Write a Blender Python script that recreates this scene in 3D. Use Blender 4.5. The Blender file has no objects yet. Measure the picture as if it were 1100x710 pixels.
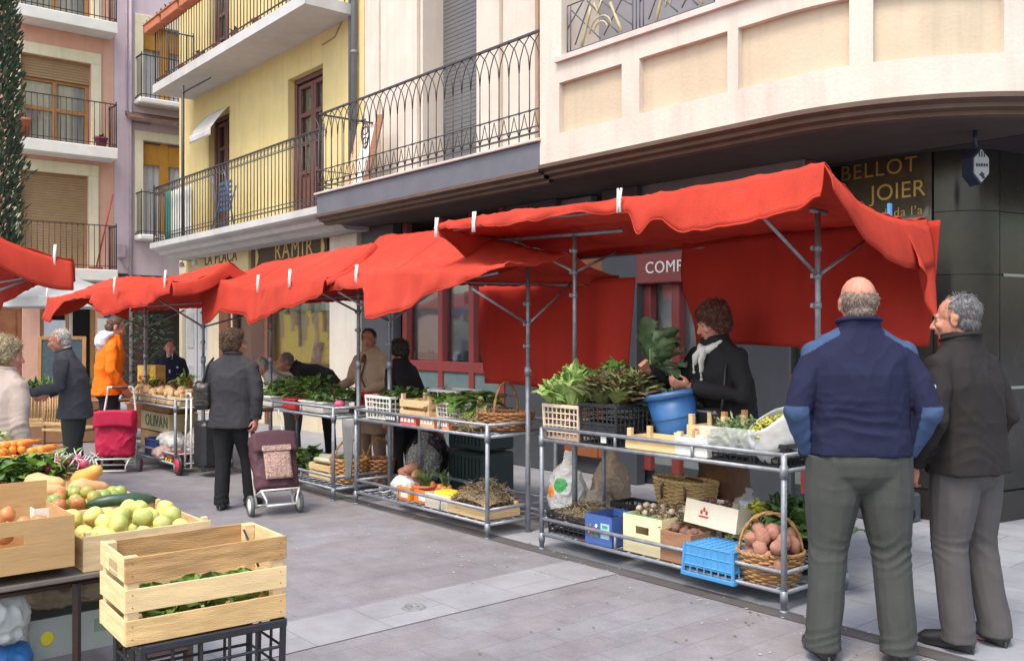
import bpy, bmesh, math, random
from math import sin, cos, pi, atan2, sqrt, radians, hypot
from mathutils import Vector, Matrix, noise
V = Vector
RN = random.Random(11)
SC = bpy.context.scene
COL = SC.collection
EYE = 1.55                      # the photographer's eye height
U = RN.uniform

# ------------------------------------------------------------------ mesh kit
class MB:
    """collects shapes and links them as one mesh object"""
    def __init__(s, M=None):
        s.v = []; s.f = []; s.m = []; s.s = []; s.M = M or Matrix()
    def add(s, vs, fs, mi=0, sm=False):
        o = len(s.v); M = s.M
        s.v += [tuple(M @ V(p)) for p in vs]
        for f in fs:
            s.f.append(tuple(i + o for i in f)); s.m.append(mi); s.s.append(sm)
        return s
    def box(s, c, d, rot=None, ch=0.0, mi=0):
        x, y, z = d[0] / 2, d[1] / 2, d[2] / 2
        if rot is None: Q = Matrix()
        elif isinstance(rot, (int, float)): Q = Matrix.Rotation(rot, 4, 'Z')
        else: Q = rot
        T = Matrix.Translation(V(c)) @ Q
        ch = min(ch, x * .45, y * .45, z * .45)
        if ch <= 0:
            vs = [(i * x, j * y, k * z) for i in (-1, 1) for j in (-1, 1) for k in (-1, 1)]
            fs = [(0, 1, 3, 2), (4, 6, 7, 5), (0, 4, 5, 1), (2, 3, 7, 6), (0, 2, 6, 4), (1, 5, 7, 3)]
        else:
            vs = []; ix = {}
            for i in (-1, 1):
                for j in (-1, 1):
                    for k in (-1, 1):
                        for a in range(3):
                            p = [i * (x - ch), j * (y - ch), k * (z - ch)]
                            p[a] = (i * x, j * y, k * z)[a]
                            ix[i, j, k, a] = len(vs); vs.append(p)
            fs = []
            for a in range(3):
                b, c2 = (a + 1) % 3, (a + 2) % 3
                for sg in (-1, 1):
                    q = []
                    for (e, f_) in ((-1, -1), (1, -1), (1, 1), (-1, 1)):
                        t = [0, 0, 0]; t[a] = sg; t[b] = e; t[c2] = f_
                        q.append(ix[t[0], t[1], t[2], a])
                    fs.append(tuple(q if sg > 0 else q[::-1]))
            for a in range(3):
                b, c2 = (a + 1) % 3, (a + 2) % 3
                for e in (-1, 1):
                    for f_ in (-1, 1):
                        q = []
                        for sg, ax in ((-1, b), (-1, c2), (1, c2), (1, b)):
                            t = [0, 0, 0]; t[a] = sg; t[b] = e; t[c2] = f_
                            q.append(ix[t[0], t[1], t[2], ax])
                        fs.append(tuple(q))
            for i in (-1, 1):
                for j in (-1, 1):
                    for k in (-1, 1):
                        fs.append(tuple(ix[i, j, k, a] for a in range(3)))
        s.add([T @ V(p) for p in vs], fs, mi)
        return s
    def path(s, pts, r, n=8, mi=0, closed=False, cap=True, flat=1.0, sm=True):
        pts = [V(p) for p in pts]; N = len(pts)
        if not hasattr(r, '__len__'): r = [r] * N
        vs = []; fs = []; ref = None
        for i, p in enumerate(pts):
            a = pts[(i - 1) % N] if (closed or i > 0) else p
            b = pts[(i + 1) % N] if (closed or i < N - 1) else p
            t = b - a
            t = t.normalized() if t.length > 1e-9 else V((0, 0, 1))
            if ref is None:
                ref = V((0, 0, 1)) if abs(t.z) < .9 else V((1, 0, 0))
            x = (ref - t * ref.dot(t))
            x = x.normalized() if x.length > 1e-6 else t.orthogonal().normalized()
            ref = x; y = t.cross(x)
            for k in range(n):
                an = 2 * pi * k / n
                vs.append(p + x * (cos(an) * r[i]) + y * (sin(an) * r[i] * flat))
        M_ = N if closed else N - 1
        for i in range(M_):
            for k in range(n):
                a, b = i * n + k, i * n + (k + 1) % n
                c, d = ((i + 1) % N) * n + (k + 1) % n, ((i + 1) % N) * n + k
                fs.append((a, b, c, d))
        if cap and not closed:
            fs.append(tuple(range(n))[::-1]); fs.append(tuple((N - 1) * n + k for k in range(n)))
        return s.add(vs, fs, mi, sm)
    def tube(s, a, b, r, r2=None, n=8, mi=0, sm=True):
        return s.path([a, b], [r, r if r2 is None else r2], n, mi, sm=sm)
    def bar(s, a, b, w, mi=0):
        return s.path([a, b], w * .707, 4, mi, sm=False)
    def lathe(s, prof, n=24, c=(0, 0, 0), mi=0, sm=True, sc=(1, 1)):
        vs = []; fs = []
        for r, z in prof:
            for k in range(n):
                a = 2 * pi * k / n
                vs.append((c[0] + r * cos(a) * sc[0], c[1] + r * sin(a) * sc[1], c[2] + z))
        for i in range(len(prof) - 1):
            for k in range(n):
                fs.append((i * n + k, i * n + (k + 1) % n, (i + 1) * n + (k + 1) % n, (i + 1) * n + k))
        return s.add(vs, fs, mi, sm)
    def ell(s, c, r, n=14, m=9, rot=None, mi=0, sm=True):
        if not hasattr(r, '__len__'): r = (r, r, r)
        c = V(c); vs = []; fs = []
        Q = rot if rot is not None else Matrix()
        for i in range(1, m):
            t = pi * i / m
            for k in range(n):
                a = 2 * pi * k / n
                vs.append(c + Q @ V((r[0] * sin(t) * cos(a), r[1] * sin(t) * sin(a), r[2] * cos(t))))
        vs.append(c + Q @ V((0, 0, r[2]))); vs.append(c + Q @ V((0, 0, -r[2])))
        for i in range(m - 2):
            for k in range(n):
                fs.append((i * n + k, (i + 1) * n + k, (i + 1) * n + (k + 1) % n, i * n + (k + 1) % n))
        T, B = len(vs) - 2, len(vs) - 1
        for k in range(n):
            fs.append((T, k, (k + 1) % n)); fs.append((B, (m - 2) * n + (k + 1) % n, (m - 2) * n + k))
        return s.add(vs, fs, mi, sm)
    def loft(s, secs, n=20, mi=0, fn=None, sm=True):
        """secs: (centre, rx, ry) stacked ellipses; fn bends every point"""
        vs = []; fs = []
        for c, rx, ry in secs:
            for k in range(n):
                a = 2 * pi * k / n
                ca, sa = cos(a), sin(a)
                e = .8
                p = V(c) + V((rx * abs(ca) ** e * (1 if ca > 0 else -1), ry * abs(sa) ** e * (1 if sa > 0 else -1), 0))
                vs.append(fn(p) if fn else p)
        for i in range(len(secs) - 1):
            for k in range(n):
                fs.append((i * n + k, i * n + (k + 1) % n, (i + 1) * n + (k + 1) % n, (i + 1) * n + k))
        fs.append(tuple(range(n))[::-1]); fs.append(tuple((len(secs) - 1) * n + k for k in range(n)))
        return s.add(vs, fs, mi, sm)
    def sheet(s, fn, nu, nv, mi=0, sm=True):
        vs = [fn(i / nu, j / nv) for i in range(nu + 1) for j in range(nv + 1)]
        fs = [(i * (nv + 1) + j, (i + 1) * (nv + 1) + j, (i + 1) * (nv + 1) + j + 1, i * (nv + 1) + j + 1)
              for i in range(nu) for j in range(nv)]
        return s.add(vs, fs, mi, sm)
    def prism(s, poly, z0, z1, mi=0):
        n = len(poly)
        vs = [(p[0], p[1], z0) for p in poly] + [(p[0], p[1], z1) for p in poly]
        fs = [tuple(range(n))[::-1], tuple(range(n, 2 * n))]
        fs += [(i, (i + 1) % n, n + (i + 1) % n, n + i) for i in range(n)]
        return s.add(vs, fs, mi)
    def mesh(s, name):
        me = bpy.data.meshes.new(name)
        me.from_pydata(s.v, [], s.f)
        me.polygons.foreach_set('material_index', s.m)
        me.polygons.foreach_set('use_smooth', s.s)
        bm = bmesh.new(); bm.from_mesh(me)
        bmesh.ops.recalc_face_normals(bm, faces=bm.faces)
        bm.to_mesh(me); bm.free()
        return me
    def build(s, name, mats, parent=None, solid=0, **kw):
        me = s.mesh(name)
        for m in (mats if isinstance(mats, (list, tuple)) else [mats]): me.materials.append(m)
        o = bpy.data.objects.new(name, me); COL.objects.link(o)
        if parent: o.parent = parent
        if solid:
            md = o.modifiers.new('thickness', 'SOLIDIFY'); md.thickness = solid; md.offset = 0
        return tag(o, **kw)

def tag(o, label=None, cat=None, group=None, kind=None, loc=None, rz=None):
    if label: o['label'] = label
    if cat: o['category'] = cat
    if group: o['group'] = group
    if kind: o['kind'] = kind
    if loc is not None: o.location = loc
    if rz is not None: o.rotation_euler = (0, 0, rz) if not hasattr(rz, '__len__') else rz
    return o

def thing(name, label, cat, loc=(0, 0, 0), rz=0, group=None):
    o = bpy.data.objects.new(name, None); COL.objects.link(o)
    o.empty_display_size = .1
    return tag(o, label, cat, group, None, loc, rz)

def dup(o, parent=None, **kw):
    c = o.copy(); COL.objects.link(c); c.parent = parent
    for ch in list(o.children): dup(ch, c)
    return tag(c, **kw)

def blob(name, mb, mats, parent, vox=.008, smooth=4, wr=0.0, wf=9.0, zs=1.8, paint=None, seed=0, rough=False, folds=(), strands=0, curl=0, **kw):
    """melts the collected shapes into one continuous surface"""
    me = mb.mesh('tmp')
    t = bpy.data.objects.new('tmp', me); COL.objects.link(t)
    md = t.modifiers.new('r', 'REMESH'); md.mode = 'VOXEL'; md.voxel_size = vox; md.use_smooth_shade = True
    if smooth:
        sm = t.modifiers.new('s', 'SMOOTH'); sm.factor = .5; sm.iterations = smooth
    dg = bpy.context.evaluated_depsgraph_get()
    m2 = bpy.data.meshes.new_from_object(t.evaluated_get(dg)); m2.name = name
    bpy.data.objects.remove(t); bpy.data.meshes.remove(me)
    m2.materials.clear()
    for m in (mats if isinstance(mats, (list, tuple)) else [mats]): m2.materials.append(m)
    if wr:
        off = V((seed * 3.1, seed * 1.7, seed * 5.3))
        ns = [v.normal.copy() for v in m2.vertices]
        for v, nn in zip(m2.vertices, ns):
            p = v.co
            q = V((p.x * wf, p.y * wf, p.z * wf * zs)) + off
            r1 = 1 - abs(noise.noise(q)) * 2.2; r2 = 1 - abs(noise.noise(q * 2.1 + V((3, 1, 2)))) * 2.2
            d = max(0, r1) ** 2 * .75 + max(0, r2) ** 2 * .35 - .35 if not rough else abs(noise.noise(q)) * 1.6 + .6 * noise.noise(q * 2.3) - .35
            for zc, zw, am in folds:
                g_ = math.exp(-((p.z - zc) / zw) ** 2)
                if g_ > .05: d += am / wr * g_ * max(0, noise.noise(p * 3.2 + off * 1.3) + .30) * 1.5 * (1 - 2 * abs(sin(p.z * 48 + 7 * noise.noise(p * 4 + off) + 2.5 * atan2(p.y, p.x) + p.x * 14)))
            v.co = p + nn * (wr * d)
    if strands:
        sm_ = MB(); P_ = m2.polygons; zc_ = sum(v.co.z for v in m2.vertices) / len(m2.vertices)
        for i in range(strands):
            f_ = P_[RN.randrange(len(P_))]; c_ = f_.center; n_ = f_.normal
            if curl:
                t_ = n_.orthogonal().normalized(); b_ = n_.cross(t_); a_ = U(0, 6.28); r_ = U(.006, .011); t_ = t_ * cos(a_) + b_ * sin(a_)
                sm_.path([c_ + n_ * (r_ * (1 - cos(q)) - .004) + t_ * (r_ * sin(q) * 1.2) + b_ * (.003 * q) for q in (0, 1.1, 2.2, 3.4)], [.0022, .002, .0017, .0008], 4)
            else:
                dn = V((0, .25, -1)); dn = (dn - n_ * dn.dot(n_)); d_ = (dn * .9 + n_ * U(.12, .38) + V((U(-.25, .25), U(-.25, .25), U(-.2, .2)))).normalized(); l_ = U(.012, .03)
                sm_.path([c_ - n_ * .002, c_ + d_ * l_ * .5, c_ + d_ * l_ - n_ * .003], [.0017, .0014, .0006], 4)
        m3 = sm_.mesh('tmp'); bm = bmesh.new(); bm.from_mesh(m2); bm.from_mesh(m3); bm.to_mesh(m2); bm.free(); bpy.data.meshes.remove(m3)
    m2.polygons.foreach_set('use_smooth', [True] * len(m2.polygons))
    if paint:
        m2.polygons.foreach_set('material_index', [paint(p.center, p.normal) for p in m2.polygons])
    m2.update()
    o = bpy.data.objects.new(name, m2); COL.objects.link(o)
    if parent: o.parent = parent
    return tag(o, **kw)

def text(name, s, size, mat, parent, M, depth=.004, sp=1.0, **kw):
    cu = bpy.data.curves.new('t', 'FONT'); cu.body = s; cu.size = size; cu.extrude = depth
    cu.align_x = 'CENTER'; cu.align_y = 'CENTER'; cu.space_character = sp
    t = bpy.data.objects.new('t', cu); COL.objects.link(t)
    dg = bpy.context.evaluated_depsgraph_get()
    me = bpy.data.meshes.new_from_object(t.evaluated_get(dg)); me.name = name
    bpy.data.objects.remove(t)
    me.transform(M); me.materials.clear(); me.materials.append(mat)
    o = bpy.data.objects.new(name, me); COL.objects.link(o)
    if parent: o.parent = parent
    return tag(o, **kw)

# ------------------------------------------------------------------ materials
MATS = {}
def mt(key, col=(.5, .5, .5), rough=.6, var=.12, scale=6, bump=0, bscale=60, metal=0, stretch=(1, 1, 1),
       spec=.5, trans=0, stain=0, stcol=None, coat=0, alpha=1, streak=0):
    if key in MATS: return MATS[key]
    m = bpy.data.materials.new(key); m.use_nodes = True; MATS[key] = m
    nt = m.node_tree; N = nt.nodes; L = nt.links
    b = N['Principled BSDF']
    tc = N.new('ShaderNodeTexCoord'); mp = N.new('ShaderNodeMapping')
    L.new(tc.outputs['Object'], mp.inputs[0]); mp.inputs['Scale'].default_value = stretch
    nz = N.new('ShaderNodeTexNoise'); nz.inputs['Scale'].default_value = scale
    nz.inputs['Detail'].default_value = 6; nz.inputs['Roughness'].default_value = .62
    L.new(mp.outputs[0], nz.inputs['Vector'])
    mx = N.new('ShaderNodeMix'); mx.data_type = 'RGBA'
    rp = N.new('ShaderNodeMapRange'); rp.inputs[1].default_value = .3; rp.inputs[2].default_value = .7
    L.new(nz.outputs[0], rp.inputs[0]); L.new(rp.outputs[0], mx.inputs[0])
    lo = [max(0, c * (1 - var)) for c in col]; hi = [min(1, c * (1 + var)) for c in col]
    mx.inputs[6].default_value = (*lo, 1); mx.inputs[7].default_value = (*hi, 1)
    out = mx.outputs[2]
    if stain:
        n2 = N.new('ShaderNodeTexNoise'); n2.inputs['Scale'].default_value = scale * .23
        n2.inputs['Detail'].default_value = 8; n2.inputs['Roughness'].default_value = .7
        L.new(tc.outputs['Object'], n2.inputs['Vector'])
        r2 = N.new('ShaderNodeMapRange'); r2.inputs[1].default_value = .48; r2.inputs[2].default_value = .72
        r2.inputs[4].default_value = stain
        L.new(n2.outputs[0], r2.inputs[0])
        m2 = N.new('ShaderNodeMix'); m2.data_type = 'RGBA'
        L.new(r2.outputs[0], m2.inputs[0]); L.new(out, m2.inputs[6])
        sc = stcol or tuple(c * .55 for c in col)
        m2.inputs[7].default_value = (*sc, 1); out = m2.outputs[2]
    if streak:
        mp2 = N.new('ShaderNodeMapping'); mp2.inputs['Scale'].default_value = (7, 7, .5); L.new(tc.outputs['Object'], mp2.inputs[0])
        n4 = N.new('ShaderNodeTexNoise'); n4.inputs['Scale'].default_value = 1; n4.inputs['Detail'].default_value = 8; n4.inputs['Roughness'].default_value = .65
        L.new(mp2.outputs[0], n4.inputs['Vector'])
        r4 = N.new('ShaderNodeMapRange'); r4.inputs[1].default_value = .5; r4.inputs[2].default_value = .78; r4.inputs[4].default_value = streak
        L.new(n4.outputs[0], r4.inputs[0])
        m4 = N.new('ShaderNodeMix'); m4.data_type = 'RGBA'; L.new(r4.outputs[0], m4.inputs[0]); L.new(out, m4.inputs[6])
        m4.inputs[7].default_value = (*[c * .62 for c in col], 1); out = m4.outputs[2]
    L.new(out, b.inputs['Base Color'])
    b.inputs['Roughness'].default_value = rough; b.inputs['Metallic'].default_value = metal
    b.inputs['Specular IOR Level'].default_value = spec
    if coat: b.inputs['Coat Weight'].default_value = coat
    if alpha < 1: b.inputs['Alpha'].default_value = alpha
    if bump:
        n3 = N.new('ShaderNodeTexNoise'); n3.inputs['Scale'].default_value = bscale; n3.inputs['Detail'].default_value = 4
        L.new(mp.outputs[0], n3.inputs['Vector'])
        bp = N.new('ShaderNodeBump'); bp.inputs['Strength'].default_value = bump; bp.inputs['Distance'].default_value = .01
        L.new(n3.outputs[0], bp.inputs['Height']); L.new(bp.outputs[0], b.inputs['Normal'])
    if trans:
        t = N.new('ShaderNodeBsdfTranslucent'); L.new(out, t.inputs[0])
        ms = N.new('ShaderNodeMixShader'); ms.inputs[0].default_value = trans
        o = N['Material Output']
        L.new(b.outputs[0], ms.inputs[1]); L.new(t.outputs[0], ms.inputs[2]); L.new(ms.outputs[0], o.inputs[0])
    return m

def glass_mat(key, tint=(.9, .93, .93), rough=.05, dark=.07):
    """a shop pane: partly a mirror of the street, partly the dim interior behind it"""
    if key in MATS: return MATS[key]
    m = bpy.data.materials.new(key); m.use_nodes = True; MATS[key] = m
    nt = m.node_tree; N = nt.nodes; L = nt.links
    g = N.new('ShaderNodeBsdfGlossy'); g.inputs['Roughness'].default_value = rough
    t = N.new('ShaderNodeBsdfTransparent'); t.inputs[0].default_value = (*tint, 1)
    lw = N.new('ShaderNodeLayerWeight'); lw.inputs[0].default_value = .3
    mr = N.new('ShaderNodeMapRange'); mr.inputs[3].default_value = dark; mr.inputs[4].default_value = .8
    L.new(lw.outputs['Fresnel'], mr.inputs[0])
    ms = N.new('ShaderNodeMixShader'); L.new(mr.outputs[0], ms.inputs[0])
    L.new(t.outputs[0], ms.inputs[1]); L.new(g.outputs[0], ms.inputs[2])
    L.new(ms.outputs[0], N['Material Output'].inputs[0])
    return m

# plain palette
STEEL = mt('galvanised_tube', (.27, .285, .32), .5, .25, 14, .15, 90, metal=.5, stain=.35, stcol=(.16, .15, .15))
CLOTH = mt('red_canvas', (.54, .062, .040), .9, .16, 2.2, .4, 200, trans=.2, spec=.05, stain=.5, stcol=(.62, .11, .075), streak=.35)
CURTAIN = mt('red_curtain', (.50, .048, .034), .85, .10, 2, .25, 260, trans=.22, spec=.06, streak=.3, stain=.2, stcol=(.30, .026, .022))
PINE = mt('crate_pine', (.70, .50, .27), .6, .22, 7, .25, 40, stretch=(1, 9, 9), stain=.35, stcol=(.48, .29, .12))
PINE2 = mt('crate_pale', (.74, .53, .27), .6, .15, 7, .2, 40, stretch=(1, 9, 9), stain=.2, stcol=(.6, .42, .2))
GRAIN = {}
BROWNW = mt('crate_brown', (.30, .15, .08), .65, .25, 8, .3, 40, stretch=(1, 9, 9))
CARD = mt('cardboard', (.50, .30, .13), .8, .10, 5, .12, 30, stretch=(1, 1, 6), stain=.2)
CARDW = mt('white_card', (.78, .76, .70), .75, .05, 5)
for _m, _k, _c, _s, _t in ((PINE, 'crate_pine_cross', (.70, .50, .27), .35, (.48, .29, .12)), (PINE2, 'crate_pale_cross', (.74, .53, .27), .2, (.6, .42, .2)), (BROWNW, 'crate_brown_cross', (.30, .15, .08), 0, None)):
    GRAIN[_m] = mt(_k, _c, .6, .22, 7, .25, 40, stretch=(9, 1, 9), stain=_s, stcol=_t)
BLACKP = mt('black_plastic', (.018, .018, .022), .45, .3, 12)
WHITEP = mt('white_plastic', (.72, .71, .66), .45, .08, 9, stain=.25, stcol=(.5, .46, .4))
BEIGEP = mt('beige_plastic', (.66, .50, .38), .5, .08, 9)
BLUEP = mt('blue_plastic', (.035, .13, .34), .4, .10, 6, .06, 40)
BLUEC = mt('blue_crate', (.06, .25, .52), .45, .10, 9)
WICKER = mt('wicker', (.36, .19, .075), .65, .4, 30, .3, 50)
STRAW = mt('straw', (.42, .27, .12), .75, .3, 40, .4, 60)
WHITE = mt('white_print', (.8, .79, .75), .6, .03)
GOLD = mt('gold_letters', (.42, .29, .09), .35, .1, metal=.6)
REDP = mt('red_print', (.55, .03, .02), .5, .06)
GREENP = mt('green_print', (.05, .32, .09), .5, .06)
ORANGEP = mt('orange_print', (.85, .25, .03), .5, .08)
YELLOWP = mt('yellow_print', (.8, .62, .04), .5, .08)
BAG = mt('plastic_bag', (.75, .75, .74), .35, .08, 20, .4, 30, trans=.35)
IRON = mt('wrought_iron', (.045, .043, .050), .5, .2, 20)
SKIN = mt('skin', (.46, .245, .17), .5, .12, 18, .12, 120, spec=.35)
SKIN2 = mt('skin_ruddy', (.50, .22, .15), .5, .15, 18, .12, 120, spec=.35)

# ------------------------------------------------------------------ the street's own axes
MO = V((1.51, 5.17, 0)); MU = V((.648, -.762, 0)); MBK = V((.762, .648, 0))
MROT = atan2(-.762, .648)                 # stall rows: local x along the row, local y towards the shops
FO = V((-.96, 12.0, 0)); FROT = atan2(-.773, .634)   # shop fronts: local x along the facade, local y into the building
GO = V((-9.46, 22.0, 0)); GROT = atan2(.634, .773)   # houses closing the street
def MK(s, b, z=0): return MO + MU * s + MBK * b + V((0, 0, z))
MMAT = Matrix.Translation(MO) @ Matrix.Rotation(MROT, 4, 'Z')

# ================================================================== GROUND
def paver_mat():
    m = bpy.data.materials.new('street_pavers'); m.use_nodes = True
    nt = m.node_tree; N = nt.nodes; L = nt.links; b = N['Principled BSDF']
    tc = N.new('ShaderNodeTexCoord')
    mp = N.new('ShaderNodeMapping'); mp.inputs['Rotation'].default_value = (0, 0, radians(90))
    L.new(tc.outputs['Object'], mp.inputs[0])
    br = N.new('ShaderNodeTexBrick')
    br.inputs['Scale'].default_value = 1.0; br.inputs['Brick Width'].default_value = .42
    br.inputs['Row Height'].default_value = .21; br.inputs['Mortar Size'].default_value = .004
    br.inputs['Mortar Smooth'].default_value = .6; br.inputs['Bias'].default_value = -.1
    br.inputs['Color1'].default_value = (.232, .216, .228, 1); br.inputs['Color2'].default_value = (.236, .236, .256, 1)
    br.inputs['Mortar'].default_value = (.185, .176, .185, 1)
    L.new(mp.outputs[0], br.inputs['Vector'])
    def nz(sc, lo, hi, a, bq):
        n = N.new('ShaderNodeTexNoise'); n.inputs['Scale'].default_value = sc; n.inputs['Detail'].default_value = 7
        n.inputs['Roughness'].default_value = .68
        L.new(tc.outputs['Object'], n.inputs['Vector'])
        r = N.new('ShaderNodeMapRange'); r.inputs[1].default_value = lo; r.inputs[2].default_value = hi
        r.inputs[3].default_value = a; r.inputs[4].default_value = bq
        L.new(n.outputs[0], r.inputs[0]); return r.outputs[0]
    col = br.outputs['Color']
    for k in (nz(.7, .3, .7, .76, 1.16), nz(4.5, .3, .7, .82, 1.12), nz(60, .3, .75, .84, 1.14)):
        mm = N.new('ShaderNodeVectorMath'); mm.operation = 'SCALE'
        L.new(col, mm.inputs[0]); L.new(k, mm.inputs['Scale']); col = mm.outputs[0]
    # trodden-in spots
    n = N.new('ShaderNodeTexVoronoi'); n.inputs['Scale'].default_value = 3.1
    L.new(tc.outputs['Object'], n.inputs['Vector'])
    r = N.new('ShaderNodeMapRange'); r.inputs[1].default_value = .03; r.inputs[2].default_value = .06
    r.inputs[3].default_value = .35
    L.new(n.outputs['Distance'], r.inputs[0])
    mx = N.new('ShaderNodeMix'); mx.data_type = 'RGBA'
    L.new(r.outputs[0], mx.inputs[0]); mx.inputs[6].default_value = (.12, .105, .11, 1); L.new(col, mx.inputs[7])
    L.new(mx.outputs[2], b.inputs['Base Color'])
    rr = nz(2.2, .3, .7, .52, .78); L.new(rr, b.inputs['Roughness'])
    bp = N.new('ShaderNodeBump'); bp.inputs['Strength'].default_value = .35; bp.inputs['Distance'].default_value = .006
    ad = N.new('ShaderNodeMath'); ad.operation = 'ADD'
    iv = N.new('ShaderNodeMath'); iv.operation = 'SUBTRACT'; iv.inputs[0].default_value = 1
    L.new(br.outputs['Fac'], iv.inputs[1]); L.new(iv.outputs[0], ad.inputs[0]); L.new(nz(38, .2, .8, 0, .5), ad.inputs[1])
    L.new(ad.outputs[0], bp.inputs['Height']); L.new(bp.outputs[0], b.inputs['Normal'])
    return m

def slab_mat(key, col, w, h, mort=.006, var=.1):
    m = bpy.data.materials.new(key); m.use_nodes = True
    nt = m.node_tree; N = nt.nodes; L = nt.links; b = N['Principled BSDF']
    tc = N.new('ShaderNodeTexCoord'); br = N.new('ShaderNodeTexBrick')
    L.new(tc.outputs['Object'], br.inputs['Vector'])
    br.inputs['Scale'].default_value = 1; br.inputs['Brick Width'].default_value = w; br.inputs['Row Height'].default_value = h
    br.inputs['Mortar Size'].default_value = mort; br.inputs['Mortar Smooth'].default_value = .5
    br.inputs['Color1'].default_value = (*[c * (1 - var) for c in col], 1)
    br.inputs['Color2'].default_value = (*[c * (1 + var) for c in col], 1)
    br.inputs['Mortar'].default_value = (*[c * .6 for c in col], 1)
    n = N.new('ShaderNodeTexNoise'); n.inputs['Scale'].default_value = 3; n.inputs['Detail'].default_value = 9
    n.inputs['Roughness'].default_value = .7
    L.new(tc.outputs['Object'], n.inputs['Vector'])
    r = N.new('ShaderNodeMapRange'); r.inputs[1].default_value = .3; r.inputs[2].default_value = .72
    r.inputs[3].default_value = .78; r.inputs[4].default_value = 1.15
    L.new(n.outputs[0], r.inputs[0])
    mm = N.new('ShaderNodeVectorMath'); mm.operation = 'SCALE'
    L.new(br.outputs['Color'], mm.inputs[0]); L.new(r.outputs[0], mm.inputs['Scale'])
    L.new(mm.outputs[0], b.inputs['Base Color']); b.inputs['Roughness'].default_value = .62
    bp = N.new('ShaderNodeBump'); bp.inputs['Strength'].default_value = .3; bp.inputs['Distance'].default_value = .006
    L.new(n.outputs[0], bp.inputs['Height']); L.new(bp.outputs[0], b.inputs['Normal'])
    return m

def flat(name, x0, x1, y0, y1, z, m, label=None):
    mb = MB(); mb.add([(x0, y0, z), (x1, y0, z), (x1, y1, z), (x0, y1, z)], [(0, 1, 2, 3)])
    o = mb.build(name, m, kind='structure', loc=MO, rz=MROT)
    return o
flat('ground', -60, 60, -60, 60, 0, paver_mat())
flat('granite_strip', -1.62, -1.17, -9, -.10, .004, slab_mat('granite', (.285, .285, .302), .9, .45, .004, .05))
flat('dark_strip', -24, 12, -.10, .03, .004, slab_mat('dark_strip_slabs', (.10, .092, .092), .5, .13))  # dark slab strip running along the front of the stall row
flat('pavement', -24, 12, .03, 6, .004, slab_mat('pavement_slabs', (.30, .31, .345), .8, .5))
mb = MB(); mb.lathe([(0, .009), (.015, .009), (.016, .012), (.03, .012), (.031, .009), (.045, .009), (.046, .012), (.062, .012), (.07, .005)], 24)
mb.build('drain_cover', mt('cast_iron', (.19, .188, .19), .7, .35, 40), loc=MK(-1.4, -1.52), label='small round iron cover set in the pale granite strip', cat='drain cover')
dots = MB()
for i in range(420):
    s_, b_ = U(-7, .9), -abs(RN.gauss(0, .7)) + .25
    p = MK(s_, b_, .004); r = U(.003, .011)
    dots.add([(p.x + r * cos(t) * U(.6, 1.2), p.y + r * sin(t) * U(.6, 1.2), .0065) for t in [k * pi / 3 for k in range(6)]], [tuple(range(6))], RN.choice([0, 0, 1]))
dots.build('litter', [mt('scraps_pale', (.5, .48, .42)), mt('scraps_green', (.10, .14, .05))], kind='stuff', label='trodden scraps of leaf and paper on the paving', cat='litter')

# ================================================================== BUILDINGS
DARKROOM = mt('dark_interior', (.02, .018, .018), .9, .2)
GLASS = glass_mat('window_glass')
GLASSD = glass_mat('dark_glass', (.35, .38, .4), .03, .2)

def wall_cells(mb, q0, q1, z0, z1, holes, depth, y=0, mi=0, mir=None):
    """wall face at local y with openings and their reveals"""
    mir = mi if mir is None else mir
    qs = sorted({q0, q1, *[h[0] for h in holes], *[h[1] for h in holes]})
    zs = sorted({z0, z1, *[h[2] for h in holes], *[h[3] for h in holes]})
    for i in range(len(qs) - 1):
        for j in range(len(zs) - 1):
            cq, cz = (qs[i] + qs[i + 1]) / 2, (zs[j] + zs[j + 1]) / 2
            if any(h[0] < cq < h[1] and h[2] < cz < h[3] for h in holes): continue
            mb.add([(qs[i], y, zs[j]), (qs[i + 1], y, zs[j]), (qs[i + 1], y, zs[j + 1]), (qs[i], y, zs[j + 1])], [(0, 1, 2, 3)], mi)
    for a, b, c, d in holes:
        Y = y + depth
        for (p, q) in (((a, c), (b, c)), ((b, c), (b, d)), ((b, d), (a, d)), ((a, d), (a, c))):
            mb.add([(p[0], y, p[1]), (q[0], y, q[1]), (q[0], Y, q[1]), (p[0], Y, p[1])], [(0, 1, 2, 3)], mir)

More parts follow.
